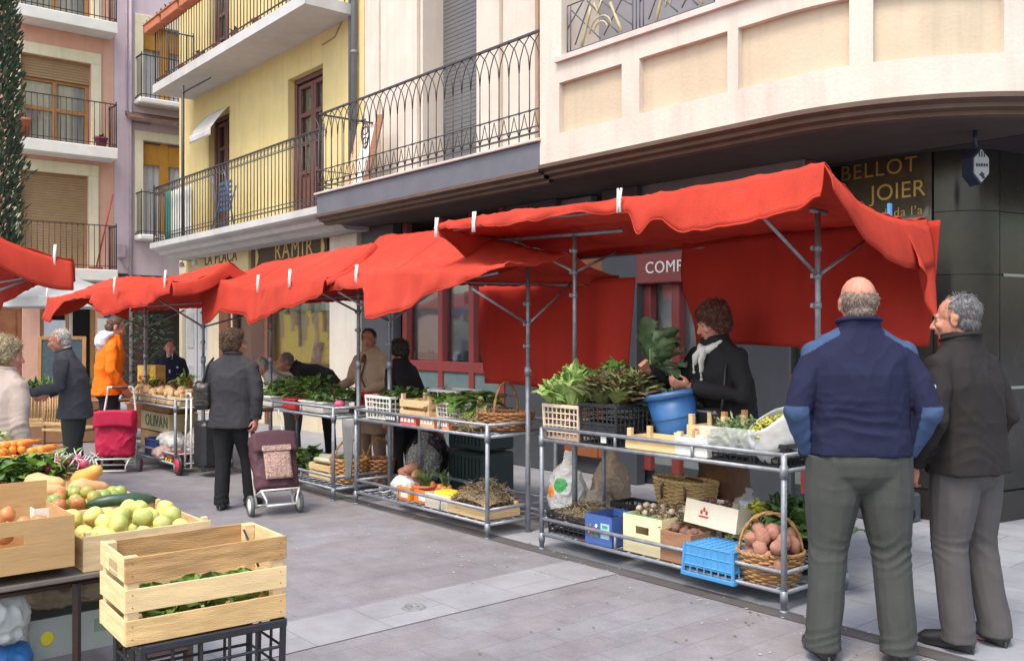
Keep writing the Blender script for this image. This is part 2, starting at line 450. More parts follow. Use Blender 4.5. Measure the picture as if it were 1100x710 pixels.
def railing(parent, pts, z0, z1, sp, mat=IRON, style='plain', r=.008, name='railing'):
    mb = MB()
    for i in range(len(pts) - 1):
        a, b = V((*pts[i], 0)), V((*pts[i + 1], 0)); Lg = (b - a).length; n = max(1, round(Lg / sp)); d = (b - a) / n
        mb.box((a + b) / 2 + V((0, 0, z1)), (Lg + .02, .035, .02), atan2((b - a).y, (b - a).x))
        mb.box((a + b) / 2 + V((0, 0, z0 + .07)), (Lg + .02, .025, .015), atan2((b - a).y, (b - a).x))
        for k in range(n + 1):
            p = a + d * k
            if style == 'gothic' and Lg > 2:
                mb.tube(p + V((0, 0, z0)), p + V((0, 0, z1 - .36)), r, n=6)
                for sg in (-1, 1):
                    if 0 <= k + sg <= n or True:
                        e = d * sg
                        mb.path([p + V((0, 0, z1 - .36)), p + e * .10 + V((0, 0, z1 - .22)), p + e * .42 + V((0, 0, z1 - .10)), p + e + V((0, 0, z1 - .01))], r, 5)
                        mb.path([p + V((0, 0, z0 + .07)), p + e * .3 + V((0, 0, z0 + .17)), p + e * .5 + V((0, 0, z0 + .28))], r * .8, 5)
                mb.ell(p + V((0, 0, z0 + .30)), .016, 8, 5)
            else:
                mb.tube(p + V((0, 0, z0)), p + V((0, 0, z1)), r, n=6)
                if style == 'hoops':
                    mb.path([p + d * .5 + V((cos(t) * sp * .42 * d.x / d.length, cos(t) * sp * .42 * d.y / d.length, z1 - .07 + .045 * sin(t))) for t in [j * pi / 4 for j in range(8)]], r * .6, 4, closed=True)
        if style in ('gothic', 'hoops'):
            zz = z0 + .30 if style == 'gothic' else z1 - .13
            mb.box((a + b) / 2 + V((0, 0, zz)), (Lg, .014, .012), atan2((b - a).y, (b - a).x))
            mb.box((a + b) / 2 + V((0, 0, z0 + .13)), (Lg, .012, .012), atan2((b - a).y, (b - a).x))
        for p in (a, b): mb.tube(p + V((0, 0, z0 - .02)), p + V((0, 0, z1 + .06)), r * 1.7, n=8)
    return mb.build(name, mat, parent)

def profile_q(mb, q0, q1, prof, mi=0):
    """a moulding: (y,z) profile run along the facade"""
    n = len(prof)
    vs = [(q0, y, z) for y, z in prof] + [(q1, y, z) for y, z in prof]
    fs = [(i, (i + 1) % n, n + (i + 1) % n, n + i) for i in range(n)] + [tuple(range(n))[::-1], tuple(range(n, 2 * n))]
    mb.add(vs, fs, mi)

def leaf_door(parent, q0, q1, z0, z1, y, mat, panes=3, name='balcony_door'):
    d = MB(); w = q1 - q0
    d.box(((q0 + q1) / 2, y, z1 - .04), (w, .09, .08), ch=.006)
    for q in (q0 + .04, q1 - .04): d.box((q, y, (z0 + z1) / 2 - .04), (.08, .09, z1 - z0 - .09), ch=.006)
    mid = (q0 + q1) / 2
    for a, b in ((q0 + .085, mid - .004), (mid + .004, q1 - .085)):
        for q in (a + .04, b - .04): d.box((q, y + .012, (z0 + z1) / 2 - .05), (.075, .055, z1 - z0 - .12), ch=.006)
        hs = [z0 + .08, z0 + .75] + [z0 + .75 + (z1 - .14 - z0 - .75) * k / panes for k in range(1, panes + 1)]
        for h in hs: d.box(((a + b) / 2, y + .014, h), (b - a - .155, .05, .07), ch=.006)
        d.box(((a + b) / 2, y + .03, z0 + .42), (b - a - .156, .02, .6), ch=.006)
        d.box(((a + b) / 2, y + .015, z0 + .42), (b - a - .26, .02, .44), ch=.006)
    o = d.build(name, mat, parent)
    g = MB(); g.box((mid, y + .035, (z0 + .75 + z1 - .12) / 2), (w - .2, .008, z1 - z0 - .9)); g.build('pane', GLASS, o)
    c = MB(); c.sheet(lambda u, v: V((q0 + .1 + (w - .2) * u, y + .075 + .02 * sin(u * 40), z0 + .1 + (z1 - z0 - .2) * v)), 60, 1)
    c.build('net_curtain', mt('net_curtain', (.55, .53, .48), .9, .06, trans=.3), o)
    return o

def plaster(key, col, stain=.35, st=None):
    return mt(key, col, .9, .07, 2.2, .3, 35, stain=stain, stcol=st or tuple(c * .78 for c in col), spec=.15, streak=.45)

# ---------------------------------------------------------------- yellow house
YEL = thing('yellow_house', 'yellow plastered house with two long iron balconies and shops below', 'house', FO, FROT)
YP = plaster('yellow_plaster', (.66, .54, .26))
CREAMST = plaster('cream_stone', (.62, .54, .40))
DOORB = mt('brown_door', (.13, .055, .045), .5, .25, 8, .15, 30, stretch=(9, 9, 1))
holesY = [(-7.72, -6.72, 3.42, 5.68), (-4.3, -3.1, 3.42, 5.72), (-7.72, -6.72, 6.45, 8.7), (-4.4, -3.1, 6.45, 8.7)]
w = MB(); wall_cells(w, -9.3, -1.85, 3.1, 12, holesY, .3)
w.add([(-9.3, 0, 0), (-9.3, 8, 0), (-9.3, 8, 12), (-9.3, 0, 12)], [(0, 1, 2, 3)])
w.build('wall', YP, YEL)
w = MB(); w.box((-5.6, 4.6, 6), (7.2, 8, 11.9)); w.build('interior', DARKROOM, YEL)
for q0, q1, z0, z1 in holesY: leaf_door(YEL, q0, q1, z0, z1, .16, DOORB)
GREYST = mt('balcony_stone', (.50, .50, .50), .8, .08, 4, .2, 30, stain=.4)
s = MB(); profile_q(s, -8.62, -1.62, [(0, 3.0), (-.42, 3.0), (-.50, 3.06), (-.62, 3.08), (-.66, 3.14), (-.78, 3.17), (-.82, 3.20), (-.82, 3.30), (0, 3.30)])
sl = s.build('balcony_slab', GREYST, YEL)
railing(sl, [(-8.55, -.02), (-8.55, -.76), (-1.66, -.76)], 3.32, 4.37, .125, style='hoops')
s = MB(); profile_q(s, -8.52, -2.12, [(0, 6.2), (-.8, 6.2), (-.8, 6.36), (0, 6.36)])
sl = s.build('balcony_slab', GREYST, YEL)
railing(sl, [(-8.47, -.02), (-8.47, -.76), (-2.16, -.76), (-2.16, -.02)], 6.38, 7.45, .125)
s = MB(); s.box((-5.1, .02, 3.045), (8.4, .06, .09)); 
# ground floor of the yellow house
holesG = [(-9.15, -7.75, .02, 2.55), (-6.55, -5.1, .9, 2.55), (-4.98, -2.72, 1.02, 2.62)]
w = MB(); wall_cells(w, -9.3, -1.85, 0, 3.1, holesG, .35)
w.build('shopfront_wall', CREAMST, YEL)
gl = MB()
for a, b, c, d in holesG[1:]: gl.box(((a + b) / 2, .06, (c + d) / 2), (b - a - .08, .01, d - c - .08))
fr = MB()
for (a, b, c, d) in holesG[1:]:
    for q in (a + .03, b - .03): fr.box((q, .03, (c + d) / 2), (.06, .09, d - c), ch=.005)
    for z in (c + .03, d - .03): fr.box(((a + b) / 2, .03, z), (b - a - .125, .09, .06), ch=.005)
f_ = fr.build('shop_window', mt('dark_timber', (.09, .045, .03), .5, .2, 8), YEL); gl.build('pane', GLASS, f_)
yb = MB(); yb.box((-3.85, .20, 1.82), (2.2, .04, 1.56)); YD = mt('yellow_display', (.85, .70, .04), .7, .12, 4); yb.build('glowing_backdrop', YD, f_)
YD.node_tree.nodes['Principled BSDF'].inputs['Emission Color'].default_value = (.85, .68, .05, 1); YD.node_tree.nodes['Principled BSDF'].inputs['Emission Strength'].default_value = .22   # glow added to the backdrop board, for presumed shop lights
sw = MB(); col2 = MB()
for i in range(16):
    q = -4.85 + .30 * i * .47; z = 2.5 - U(0, .3); hh = U(.35, 1.0)
    sw.sheet(lambda u, v: V((q + .10 * (u - .5) + .02 * sin(v * 9), .14 + .02 * sin(u * 7 + i), z - hh * v)), 6, 8, i % 3)
sw.build('hanging_garments', [mt('cream_cloth', (.7, .66, .5), .9), mt('patterned_cloth', (.52, .45, .06), .9, .5, 40), mt('dark_cloth', (.05, .06, .05), .9)], f_, solid=.01)
for q, z in ((-3.62, 1.78), (-3.95, 1.75)):
    t = MB(); t.path([(q + .075 * cos(a), .13, z + .075 * sin(a)) for a in [k * pi / 7 for k in range(14)]], .028, 8, closed=True); t.build('ring_ornament', WHITEP, f_)
t = MB(); t.box((-3.52, .12, 1.22), (.30, .03, .38), Matrix.Rotation(radians(-12), 4, 'X'), .004); pf = t.build('picture_frame', mt('black_frame', (.03, .03, .03), .4), f_)
t = MB(); t.ell((-3.60, .095, 1.22), (.05, .008, .10)); t.box((-3.46, .098, 1.25), (.1, .01, .16)); t.build('picture', mt('pale_picture', (.5, .47, .4), .6), pf)
t = MB(); t.box((-3.85, -.06, .97), (2.5, .2, .09), ch=.01); t.box((-3.85, -.02, .60), (2.3, .06, .5), ch=.01); t.build('window_sill', mt('dark_sill', (.055, .04, .035), .5), YEL)
t = MB(); t.box((-8.85, .1, 1.28), (.56, .05, 2.5), ch=.01); t.box((-8.2, .1, 1.28), (.56, .05, 2.5), ch=.01); dr = t.build('shop_door', mt('pale_grey_door', (.50, .51, .53), .5, .06, 4), YEL)
t = MB()
for q in (-8.85, -8.2):
    for z in (.55, 1.6): t.box((q, .07, z), (.36, .02, .7), ch=.008)
t.build('door_panel', mt('grey_door_trim', (.42, .43, .45), .5), dr)
t = MB(); t.box((-6.85, -.03, 1.3), (.40, .08, 2.6), ch=.01); t.box((-5.04, -.025, 1.35), (.10, .06, 2.7), ch=.008); t.build('timber_pilaster', mt('red_brown_timber', (.17, .065, .035), .5, .2, 7, stretch=(8, 8, 1)), YEL)
t = MB(); t.box((-7.2, -.05, 2.80), (3.0, .06, .58), ch=.006); sg = t.build('sign_board', mt('cream_board', (.62, .50, .27), .7, .06, 3, stain=.3), YEL)
SGN = mt('sign_dark_brown', (.10, .05, .025), .6)
RX = Matrix.Rotation(radians(90), 4, 'X')
text('lettering', 'LA PLAÇA', .32, SGN, sg, Matrix.Translation((-6.95, -.083, 2.95)) @ RX, sp=1.1)
t = MB(); t.box((-4.2, -.05, 2.86), (2.75, .06, .46), ch=.006); sg = t.build('sign_board', mt('brown_board', (.055, .03, .022), .5, .1, 3), YEL)
text('lettering', 'RAMIR', .40, mt('pale_gold', (.55, .42, .13), .5), sg, Matrix.Translation((-3.95, -.083, 2.90)) @ RX, sp=1.25)
t = MB()
for q in (-5.35, -2.97): t.sheet(lambda u, v: V((q + .12 * sin(v * 3) * u - .03, -.085, 2.66 + .4 * v)), 3, 8)
t.build('ornament', mt('pale_gold2', (.55, .42, .13), .5), sg, solid=.004)
t = MB(); t.box((-2.27, -.06, 1.5), (.80, .12, 3.0), ch=.01); t.build('corner_pilaster', plaster('pale_stone', (.60, .55, .48)), YEL)
for q in (-8.45, -7.75):
    t = MB(); t.path([(q, -.02, 2.98), (q, -.22, 3.0), (q, -.26, 2.93)], .012, 6); t.lathe([(0, 0), (.06, .01), (.05, .07), (.02, .10), (0, .1)], 12, (q, -.26, 2.85)); t.build('sign_lamp', GREYST, YEL)
t = MB()
t.tube((-7.0, -.76, 3.3), (-7.0, -.76, 6.05), .03); t.tube((-7.0, -.76, 5.92), (-5.7, -.76, 5.92), .018); t.build('bracket_post', IRON, YEL)
t = MB(); t.sheet(lambda u, v: V((-7.75 + 1.06 * u, -.02 - .34 * v, 5.74 - .36 * v - .08 * v * v)), 10, 8)
t.sheet(lambda u, v: V((-7.75 + 1.06 * u, -.365 + .010 * sin(u * 60), 5.30 - .14 * v)), 30, 3); t.build('door_awning', mt('white_awning', (.68, .68, .66), .8, .06, trans=.15), YEL, solid=.004)
t = MB(); t.tube((-2.02, -.07, 3.35), (-2.02, -.07, 12), .045, n=10); t.tube((-2.2, -.03, 3.35), (-2.2, -.03, 12), .03, n=8)
for z in (4.1, 5.6, 7.1): t.tube((-2.02, -.07, z), (-2.02, -.07, z + .05), .055, n=10)
t.build('drainpipe', mt('grey_pipe', (.16, .17, .20), .5, .1), YEL)
t = MB(); t.path([(-3.1, -.012, 6.0), (-2.7, -.012, 6.03), (-2.5, -.012, 6.2), (-2.25, -.012, 6.25)], .012, 5); t.build('cable', mt('cable_grey', (.3, .27, .22)), YEL)

# things standing on the yellow house's balconies
def on_fac(q, y, z): return FO + Matrix.Rotation(FROT, 3, 'Z') @ V((q, y, z))
TERRA = mt('terracotta', (.45, .15, .075), .8, .15, 8, .2)
LEAFD = mt('leaf_dark', (.055, .105, .035), .55, .35, 20, trans=.15)
LEAFM = mt('leaf_mid', (.11, .205, .05), .5, .35, 20, trans=.2)
LEAFL = mt('leaf_light', (.17, .30, .05), .5, .3, 16, trans=.25)
LEAFY = mt('leaf_yellow', (.42, .50, .16), .5, .25, 16, trans=.25)
def leaf(mb, base, d, ln, wd, mi=0, ruf=.0, curl=.3, nu=4, nv=2, fold=.25, blunt=False):
    d = V(d).normalized(); sd = d.cross(V((0, 0, 1)))
    sd = sd.normalized() if sd.length > .05 else V((cos(base[0] * 99), sin(base[0] * 99), 0))
    nn = sd.cross(d); ph = U(0, 6)
    def fn(u, v):
        wv = wd * ((.22 + .78 * sin(pi * min(.62, u * .62)) ** 1.3) * sqrt(max(.02, 1 - u ** 7)) if blunt else sin(pi * min(1, u * .86 + .12)) ** .8); x = (v - .5) * 2
        return V(base) + d * (ln * u) - V((0, 0, curl * ln * u * u)) + sd * (x * wv * .5) + nn * (fold * wv * x * x * .6 + ruf * wd * (sin(u * 13 + x * 4 + ph) * abs(x) + (.6 * sin(u * 29 + x * 9 + ph * 2) * x * x + .35 * sin(x * 12 + u * 7 + ph) * u if blunt else 0)))
    mb.sheet(fn, nu, nv, mi)
def pot(parent_loc, r, h, label, plant=True, col=TERRA, group=None):
    T = thing('flower_pot', label, 'flower pot', parent_loc, 0, group)
    m = MB(); m.lathe([(0, 0), (r * .7, 0), (r, h * .85), (r * 1.1, h * .85), (r * 1.1, h), (r * .92, h), (r * .88, h * .85), (0, h * .85)], 16); m.build('pot', col, T)
    if plant:
        m = MB()
        for i in range(26):
            a = U(0, 6.28); leaf(m, (U(-r, r) * .5, U(-r, r) * .5, h * .85), (cos(a), sin(a), U(.3, 1.6)), U(.1, .22), U(.03, .06), RN.choice([0, 0, 1]))
        m.build('plant', [LEAFD, LEAFM], T)
    return T
for i in range(6):
    q = -8.3 + i * .82
    pot(on_fac(q, -.55, 6.36), .12, .2, 'terracotta pot standing in the row along the upper yellow balcony floor', i % 2 == 0, group='pots on the upper balcony floor')
for i, q in enumerate((-8.3, -7.35, -6.4)):
    T = thing('window_box', ['terracotta trough hung at the far left end of the upper balcony rail', 'second terracotta trough from the left on the upper balcony rail', 'terracotta trough on the upper balcony rail nearest the tall door'][i], 'planter', on_fac(q, -.80, 7.38), FROT)
    m = MB(); m.box((0, 0, .09), (.85, .2, .18), ch=.02); m.box((0, 0, .175), (.9, .24, .03), ch=.01); m.build('trough', TERRA, T)
    m = MB()
    for k in range(30): leaf(m, (U(-.4, .4), U(-.06, .06), .18), (U(-.5, .5), U(-.6, .6), 1), U(.08, .2), .04, RN.choice([0, 1]))
    m.build('plant', [LEAFD, LEAFM], T)
T = thing('rolled_screen', 'green and white striped cloth hung inside the lower yellow balcony', 'screen', on_fac(-8.0, -.62, 3.31), FROT)
m = MB(); m.sheet(lambda u, v: V((1.05 * u, .02 * sin(u * 25), .95 * v)), 40, 4); m.build('cloth', [mt('white_screen', (.62, .64, .60), .8)], T, solid=.01)
m = MB(); m.sheet(lambda u, v: V((.3 * u - .32, .02 * sin(u * 15), .98 * v)), 12, 4); m.build('green_cloth', [mt('green_screen', (.02, .20, .15), .8)], T, solid=.01)
T = thing('folding_chair', 'folded blue garden chair behind the lower yellow balcony rail', 'chair', on_fac(-5.9, -.35, 3.31), FROT)
BLM = mt('blue_enamel', (.05, .12, .25), .5)
m = MB()
for x in (-.28, .28):
    m.tube((x, 0, 0), (x, -.2, 1.05), .014); m.tube((x, -.22, 0), (x, .02, .8), .014)
m.build('frame', BLM, T)
m = MB()
for k in range(6): m.box((0, -.06, .42 + .09 * k), (.56, .02, .05))
m.build('slats', BLM, T)
for i, (q, wd, hh) in enumerate(((-1.25, .22, 1.0), (-1.0, .3, .9), (-.78, .16, 1.05))):
    m = MB(); m.box((0, 0, hh / 2), (wd, .03, hh), Matrix.Rotation(radians(-9), 4, 'X') @ Matrix.Rotation(radians(8), 4, 'Y'), .004)
    m.build('board', [PINE, CARDW, BROWNW][i], label=['long pale plank leaning inside the gothic balcony', 'white board leaning inside the gothic balcony', 'dark plank leaning inside the gothic balcony'][i], cat='board', loc=on_fac(q - .25, -.35, 3.46), rz=FROT)

# ---------------------------------------------------------------- cream corner house
CRM = thing('corner_house', 'cream rendered corner house with rounded bay over dark shopfronts', 'house', FO, FROT)
CP = plaster('cream_plaster', (.62, .555, .49), .45, (.48, .42, .36))
CPAN = plaster('cream_panel', (.54, .455, .34), .5, (.45, .37, .27))
BL = [(.28, 1.10), (1.31, 2.25), (2.35, 3.26), (3.42, 4.26), (4.42, 5.2)]
AM = radians(83)
def bay(l, out=0):
    """plan of the rounded bay: local (x, y), out = metres proud of its face"""
    if l < 2.71: return (3.04 + l, -.9 - out)
    a = (l - 2.71) / 1.85; a2 = min(a, AM); r = 1.85 + out
    x, y = 5.75 + r * sin(a2), .95 - r * cos(a2)
    if a > AM: e = (a - AM) * 1.85; x += e * cos(AM); y += e * sin(AM)
    return (x, y)
def bay_band(mb, l0, l1, z0, z1, out0=0, out1=None, mi=0, n=None):
    out1 = out0 if out1 is None else out1
    n = n or max(1, int((l1 - l0) / .06))
    mb.sheet(lambda u, v: V((*bay(l0 + (l1 - l0) * u, out0 + (out1 - out0) * v), z0 + (z1 - z0) * v)), n, 1, mi)
LE = 9.0
w = MB()
bay_band(w, 0, LE, 3.19, 3.45); bay_band(w, 0, LE, 3.93, 4.17)
ls = [0] + [x for p in BL for x in p] + [LE]
for i in range(0, len(ls), 2): bay_band(w, ls[i], ls[i + 1], 3.45, 3.93)
for a, b in BL:
    for l in (a, b):
        w.add([(*bay(l), 3.45), (*bay(l, -.06), 3.45), (*bay(l, -.06), 3.93), (*bay(l), 3.93)], [(0, 1, 2, 3)])
    for z in (3.45, 3.93):
        w.sheet(lambda u, v: V((*bay(a + (b - a) * u, -.06 * v), z)), 14, 1)
w.add([(*bay(0), 3.19), (3.04, 0, 3.19), (3.04, 0, 12), (*bay(0), 12)], [(0, 1, 2, 3)])
WL = [(.31, 2.13), (2.42, 3.9)]
cuts = [0, .31, 2.13, 2.42, 3.9, LE]
for i in range(0, 6, 2): bay_band(w, cuts[i], cuts[i + 1], 4.17, 7)
bay_band(w, 0, LE, 7, 12)
for a, b in WL:
    for l in (a, b): w.add([(*bay(l), 4.17), (*bay(l, -.5), 4.17), (*bay(l, -.5), 7), (*bay(l), 7)], [(0, 1, 2, 3)])
    w.sheet(lambda u, v: V((*bay(a + (b - a) * u, -.5 * v), 7)), 12, 1)
w.build('bay_wall', CP, CRM)
w = MB()
for a, b in BL: bay_band(w, a, b, 3.45, 3.93, -.06)
w.build('bay_panels', CPAN, CRM)
w = MB(); bay_band(w, .25, 4.2, 4.12, 4.17, .045); w.sheet(lambda u, v: V((*bay(.25 + 3.95 * u, .045 - .6 * v), 4.17)), 60, 1); w.sheet(lambda u, v: V((*bay(.25 + 3.95 * u, .045 * v), 4.12)), 60, 1)
w.build('window_sill', plaster('sill_stone', (.60, .52, .48)), CRM)
w = MB()
for a, b in WL: bay_band(w, a, b, 4.17, 7, -.5)
w.build('shutter', mt('grey_shutter', (.21, .20, .22), .6, .08, 3), CRM)
MOULD = mt('brown_moulding', (.105, .065, .045), .6, .2, 6, stain=.4, stcol=(.07, .045, .035))
w = MB()
prof = [(0, 3.19), (.02, 3.185), (.02, 3.15), (-.05, 3.13), (-.05, 3.10), (-.12, 3.09), (-.12, 3.06), (-.2, 3.055)]
for (o0, z0), (o1, z1) in zip(prof, prof[1:]): bay_band(w, 0, LE, z0, z1, o0, o1)
for (o0, z0), (o1, z1) in zip(prof, prof[1:]):
    w.sheet(lambda u, v: V((-1.6 + 4.64 * u, -.9 - (o0 + (o1 - o0) * v), z0 - .03 + (z1 - z0) * v)), 1, 1)
w.build('bay_moulding', MOULD, CRM)
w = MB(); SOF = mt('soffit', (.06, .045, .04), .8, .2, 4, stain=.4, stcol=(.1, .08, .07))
n = 60
pp = [bay(LE * k / n, -.2) for k in range(n + 1)]
w.add([(-1.6, -.7, 3.055)] + [(p[0], p[1], 3.055) for p in pp] + [(p[0] * .2 + 4.2, 6, 3.055) for p in ((14, 0),)] + [(-1.6, 6, 3.055)], [tuple(range(n + 4))])
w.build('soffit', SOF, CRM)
# first-floor wall and gothic balcony
w = MB(); wall_cells(w, -1.84, 3.04, 3.1, 12, [(-.34, .85, 3.44, 6.9)], .42)
w.box((-.62, -.03, 5.6), (.44, .06, 4.3), ch=.01); w.box((1.12, -.03, 5.6), (.44, .06, 4.3), ch=.01); w.box((-1.55, -.02, 5.6), (.30, .04, 4.3), ch=.01)
w.build('wall', CP, CRM)
w = MB(); w.box((.25, .36, 5.15), (1.18, .06, 3.4))
for k in range(60): w.box((.25, .327, 3.47 + k * .056), (1.16, .010, .052), ch=.003)
w.build('roller_shutter', mt('dark_shutter', (.13, .125, .13), .6, .1, 3), CRM)
w = MB(); w.box((2.0, -.03, 5.5), (.05, .05, 4.0), ch=.01); w.build('conduit', mt('conduit', (.36, .24, .17)), CRM)
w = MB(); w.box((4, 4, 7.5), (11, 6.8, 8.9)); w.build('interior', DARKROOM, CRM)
BLUEG = mt('slate_fascia', (.115, .12, .145), .6, .1, 4, stain=.35, stcol=(.2, .2, .22))
w = MB(); w.box((.73, -.45, 3.275), (4.62, .9, .29), ch=.01); sl = w.build('balcony_slab', BLUEG, CRM)
w = MB(); w.box((.73, -.46, 3.435), (4.66, .95, .03), ch=.006); w.build('slab_edge', mt('slab_edge_stone', (.52, .46, .43), .7), sl)
rg = railing(sl, [(-1.55, -.02), (-1.55, -.86), (3.0, -.86)], 3.46, 4.52, .160, style='gothic', r=.0062)
w = MB(); w.path([(-1.3, -.5, 4.25), (-.8, -.75, 4.3), (-.2, -.95, 4.2)], .012, 6)
w.path([(-.2 + .09 * cos(t) * (1 if t < 3.2 else .8), -.95, 4.0 + .16 * sin(t)) for t in [k * pi / 8 for k in range(16)]], .010, 6, closed=True)
w.path([(-.2 + .06 * cos(t), -.95, 4.06 + .05 * sin(t)) for t in [k * pi / 6 for k in range(12)]], .008, 5, closed=True)
w.path([(-.2 + .05 * cos(t), -.95, 3.94 + .04 * sin(t)) for t in [k * pi / 6 for k in range(12)]], .008, 5, closed=True)
w.tube((-.2, -.95, 4.2), (-.2, -.95, 3.85), .006); w.build('scroll_bracket', IRON, CRM)
# art deco window grilles
def bayp(l, z, out=.0): return V((*bay(l, out), z))
AGE = mt('grille_gilt', (.40, .35, .20), .5, .2)
def grille(l0, l1):
    m = MB(); g = MB(); z0, z1 = 4.22, 4.66; W = l1 - l0
    seg = lambda mb_, a, b, r: mb_.path([bayp(l0 + W * (a[0] + (b[0] - a[0]) * k / 4), z0 + (z1 - z0) * (a[1] + (b[1] - a[1]) * k / 4), -.06) for k in range(5)], r, 5)
    for a, b in (((0, 0), (1, 0)), ((0, 1), (1, 1)), ((0, 0), (0, 1)), ((1, 0), (1, 1)), ((.05, 0), (.05, 1)), ((.95, 0), (.95, 1)), ((.05, .9), (.5, .05)), ((.12, .1), (.35, .95)), ((.0, .5), (.25, 1)), ((.55, .1), (.9, .95)), ((.5, .85), (.95, .1)), ((.65, .9), (.95, .5)), ((.3, .95), (.75, .05))):
        seg(m, a, b, .007)
    for a, b in (((.22, .02), (.36, .78)), ((.64, .72), (.80, .05))): seg(g, a, b, .016)
    for R in (.16, .10):
        g.path([bayp(l0 + W * (.5 + R * cos(t)), z0 + (z1 - z0) * (.22 + R * 1.9 * sin(t)), -.06) for t in [k * pi / 8 for k in range(9)]], .009, 5)
    g.path([bayp(l0 + W * .40, z0 + (z1 - z0) * .85, -.06), bayp(l0 + W * .46, z0 + (z1 - z0) * .62, -.06), bayp(l0 + W * .52, z0 + (z1 - z0) * .85, -.06)], .012, 5)
    o = m.build('window_grille', mt('grille_iron', (.09, .09, .12), .5), CRM); g.build('gilt_ornament', AGE, o)
grille(.33, 1.22); grille(1.26, 2.12); grille(2.44, 3.5)
# ground floor: slate piers, red shop windows, dark stone wall
SLATE = mt('slate_panel', (.062, .069, .082), .45, .1, 5, stain=.3)
w = MB()
w.box((-1.42, .02, 1.53), (.84, .14, 3.05), ch=.01)
w.box((1.72, .16, 1.53), (.9, .14, 3.05), ch=.01); w.box((3.12, .18, 1.53), (.5, .14, 3.05), ch=.01)
w.box((4.65, .30, 1.53), (.9, .14, 3.05), ch=.01)
w.box((2.4, .45, .12), (7.4, .3, .24), ch=.02)
w.build('slate_pier', SLATE, CRM)
REDF = mt('red_frame', (.23, .042, .040), .5, .1, 5)
def red_window(q0, q1, mids, y=.12, sign=True):
    f = MB()
    for q in [q0 + .05, q1 - .05] + mids: f.box((q, y, 1.6), (.10, .10, 2.9), ch=.006)
    for z, h in ((.62, .10), (1.12, .13), (2.42, .12)): f.box(((q0 + q1) / 2, y + .004, z), (q1 - q0 - .01, .10, h), ch=.006)
    o = f.build('shop_window', REDF, CRM)
    g = MB(); g.box(((q0 + q1) / 2, y + .04, 1.3), (q1 - q0 - .1, .008, 2.3)); g.build('pane', GLASS, o)
    return o
sw = red_window(-.95, 1.27, [-.05, .62])
w = MB(); w.box((.3, .235, 1.78), (.62, .03, 1.16)); w.build('blue_poster', mt('blue_poster', (.50, .64, .78), .6, .3, 26), sw)
w = MB(); w.box((-.5, .25, 1.78), (.8, .03, 1.16)); w.box((.96, .25, 1.78), (.5, .03, 1.16)); w.build('display_backdrop', mt('pale_backdrop', (.56, .66, .66), .8), sw)
w = MB()
for i in range(9): w.box((-.85 + i * .2, .2, 1.24 + U(0, .03)), (U(.06, .14), .04, U(.05, .12)), ch=.01)
w.box((.35, .21, 2.0), (.12, .015, .17), ch=.03); w.build('display_goods', mt('window_goods', (.2, .25, .3), .5, .6, 30), sw)
w = MB(); w.box((.1, .35, .6), (2.1, .5, 1.0)); w.build('window_base', mt('teal_base', (.13, .19, .20), .6), sw)
sw = red_window(3.35, 5.3, [3.78, 4.45], y=.28)
w = MB(); w.box((4.3, .42, 1.77), (1.8, .03, 1.16)); w.build('display_backdrop', mt('pale_backdrop2', (.55, .63, .63), .8), sw)
w = MB(); w.box((4.3, .55, .6), (1.9, .5, 1.0)); w.build('window_base', mt('teal_base2', (.20, .24, .25), .6), sw)
w = MB()
for i in range(8): w.box((4.2 + i * .13, .37, 1.25 + (i % 2) * .1), (.09, .05, U(.08, .2)), ch=.015)
w.build('display_goods', mt('window_goods2', (.25, .22, .2), .5, .7, 30), sw)
w = MB(); w.box((4.1, .18, 2.22), (1.75, .12, .34), ch=.01); sg = w.build('sign_board', REDF, CRM)
text('lettering', 'COMP', .165, WHITE, sg, Matrix.Translation((3.735, .115, 2.20)) @ RX, sp=1.1)
w = MB(); w.box((4.1, .25, 2.74), (2.3, .1, .66), ch=.01); w.build('upper_panel', mt('grey_glazing', (.20, .23, .24), .3), CRM)
w = MB(); w.box((2.2, .22, 2.74), (.9, .1, .6), ch=.01); w.build('upper_panel', mt('grey_glazing', (.2, .23, .24)), CRM)
w = MB(); w.box((2.42, .28, 1.3), (.8, .08, 2.2), ch=.01)
for z in (.6, 1.6): w.box((2.42, .235, z), (.55, .03, .8), ch=.01)
w.build('timber_door', mt('orange_timber', (.30, .10, .035), .5, .2, 6, stretch=(8, 8, 1)), CRM)
# dark polished stone wall, straight then round the corner
STONE = mt('dark_polished_stone', (.026, .024, .022), .2, .25, 5, stain=.4, stcol=(.045, .041, .036), spec=.45)
def cw(l, out=0):
    """plan of the dark wall: straight to 1.1 then a tight corner"""
    if l < 1.1: return (5.0 + l, .72 - out)
    a = min((l - 1.1) / .42, radians(80)); r = .42 + out
    x, y = 6.1 + r * sin(a), 1.14 - r * cos(a)
    e = max(0, l - 1.1 - .42 * radians(80)); x += e * cos(radians(80)); y += e * sin(radians(80))
    return (x, y)
w = MB()
ed = [0, .55, 1.14, 1.7, 3.2, 6.0]; zz = [.25, 1.1, 2.03, 2.55, 3.053]
for i in range(5):
    for j in range(4):
        w.sheet(lambda u, v: V((*cw(ed[i] + .004 + (ed[i + 1] - ed[i] - .008) * u), zz[j] + .003 + (zz[j + 1] - zz[j] - .006) * v)), 12, 1)
w.sheet(lambda u, v: V((*cw(6 * u, -.02), 3.053 * v)), 60, 1)
w.add([(5.0, .72, 0), (5.0, .3, 0), (5.0, .3, 3.053), (5.0, .72, 3.053)], [(0, 1, 2, 3)])
w.sheet(lambda u, v: V((*cw(6 * u, .03), .25 * v)), 60, 1)
w.build('stone_wall', STONE, CRM)
w = MB()
for z in (1.1, 2.03): w.sheet(lambda u, v: V((*cw(1.74 + 1.4 * u, .006), z - .012 + .024 * v)), 10, 1)
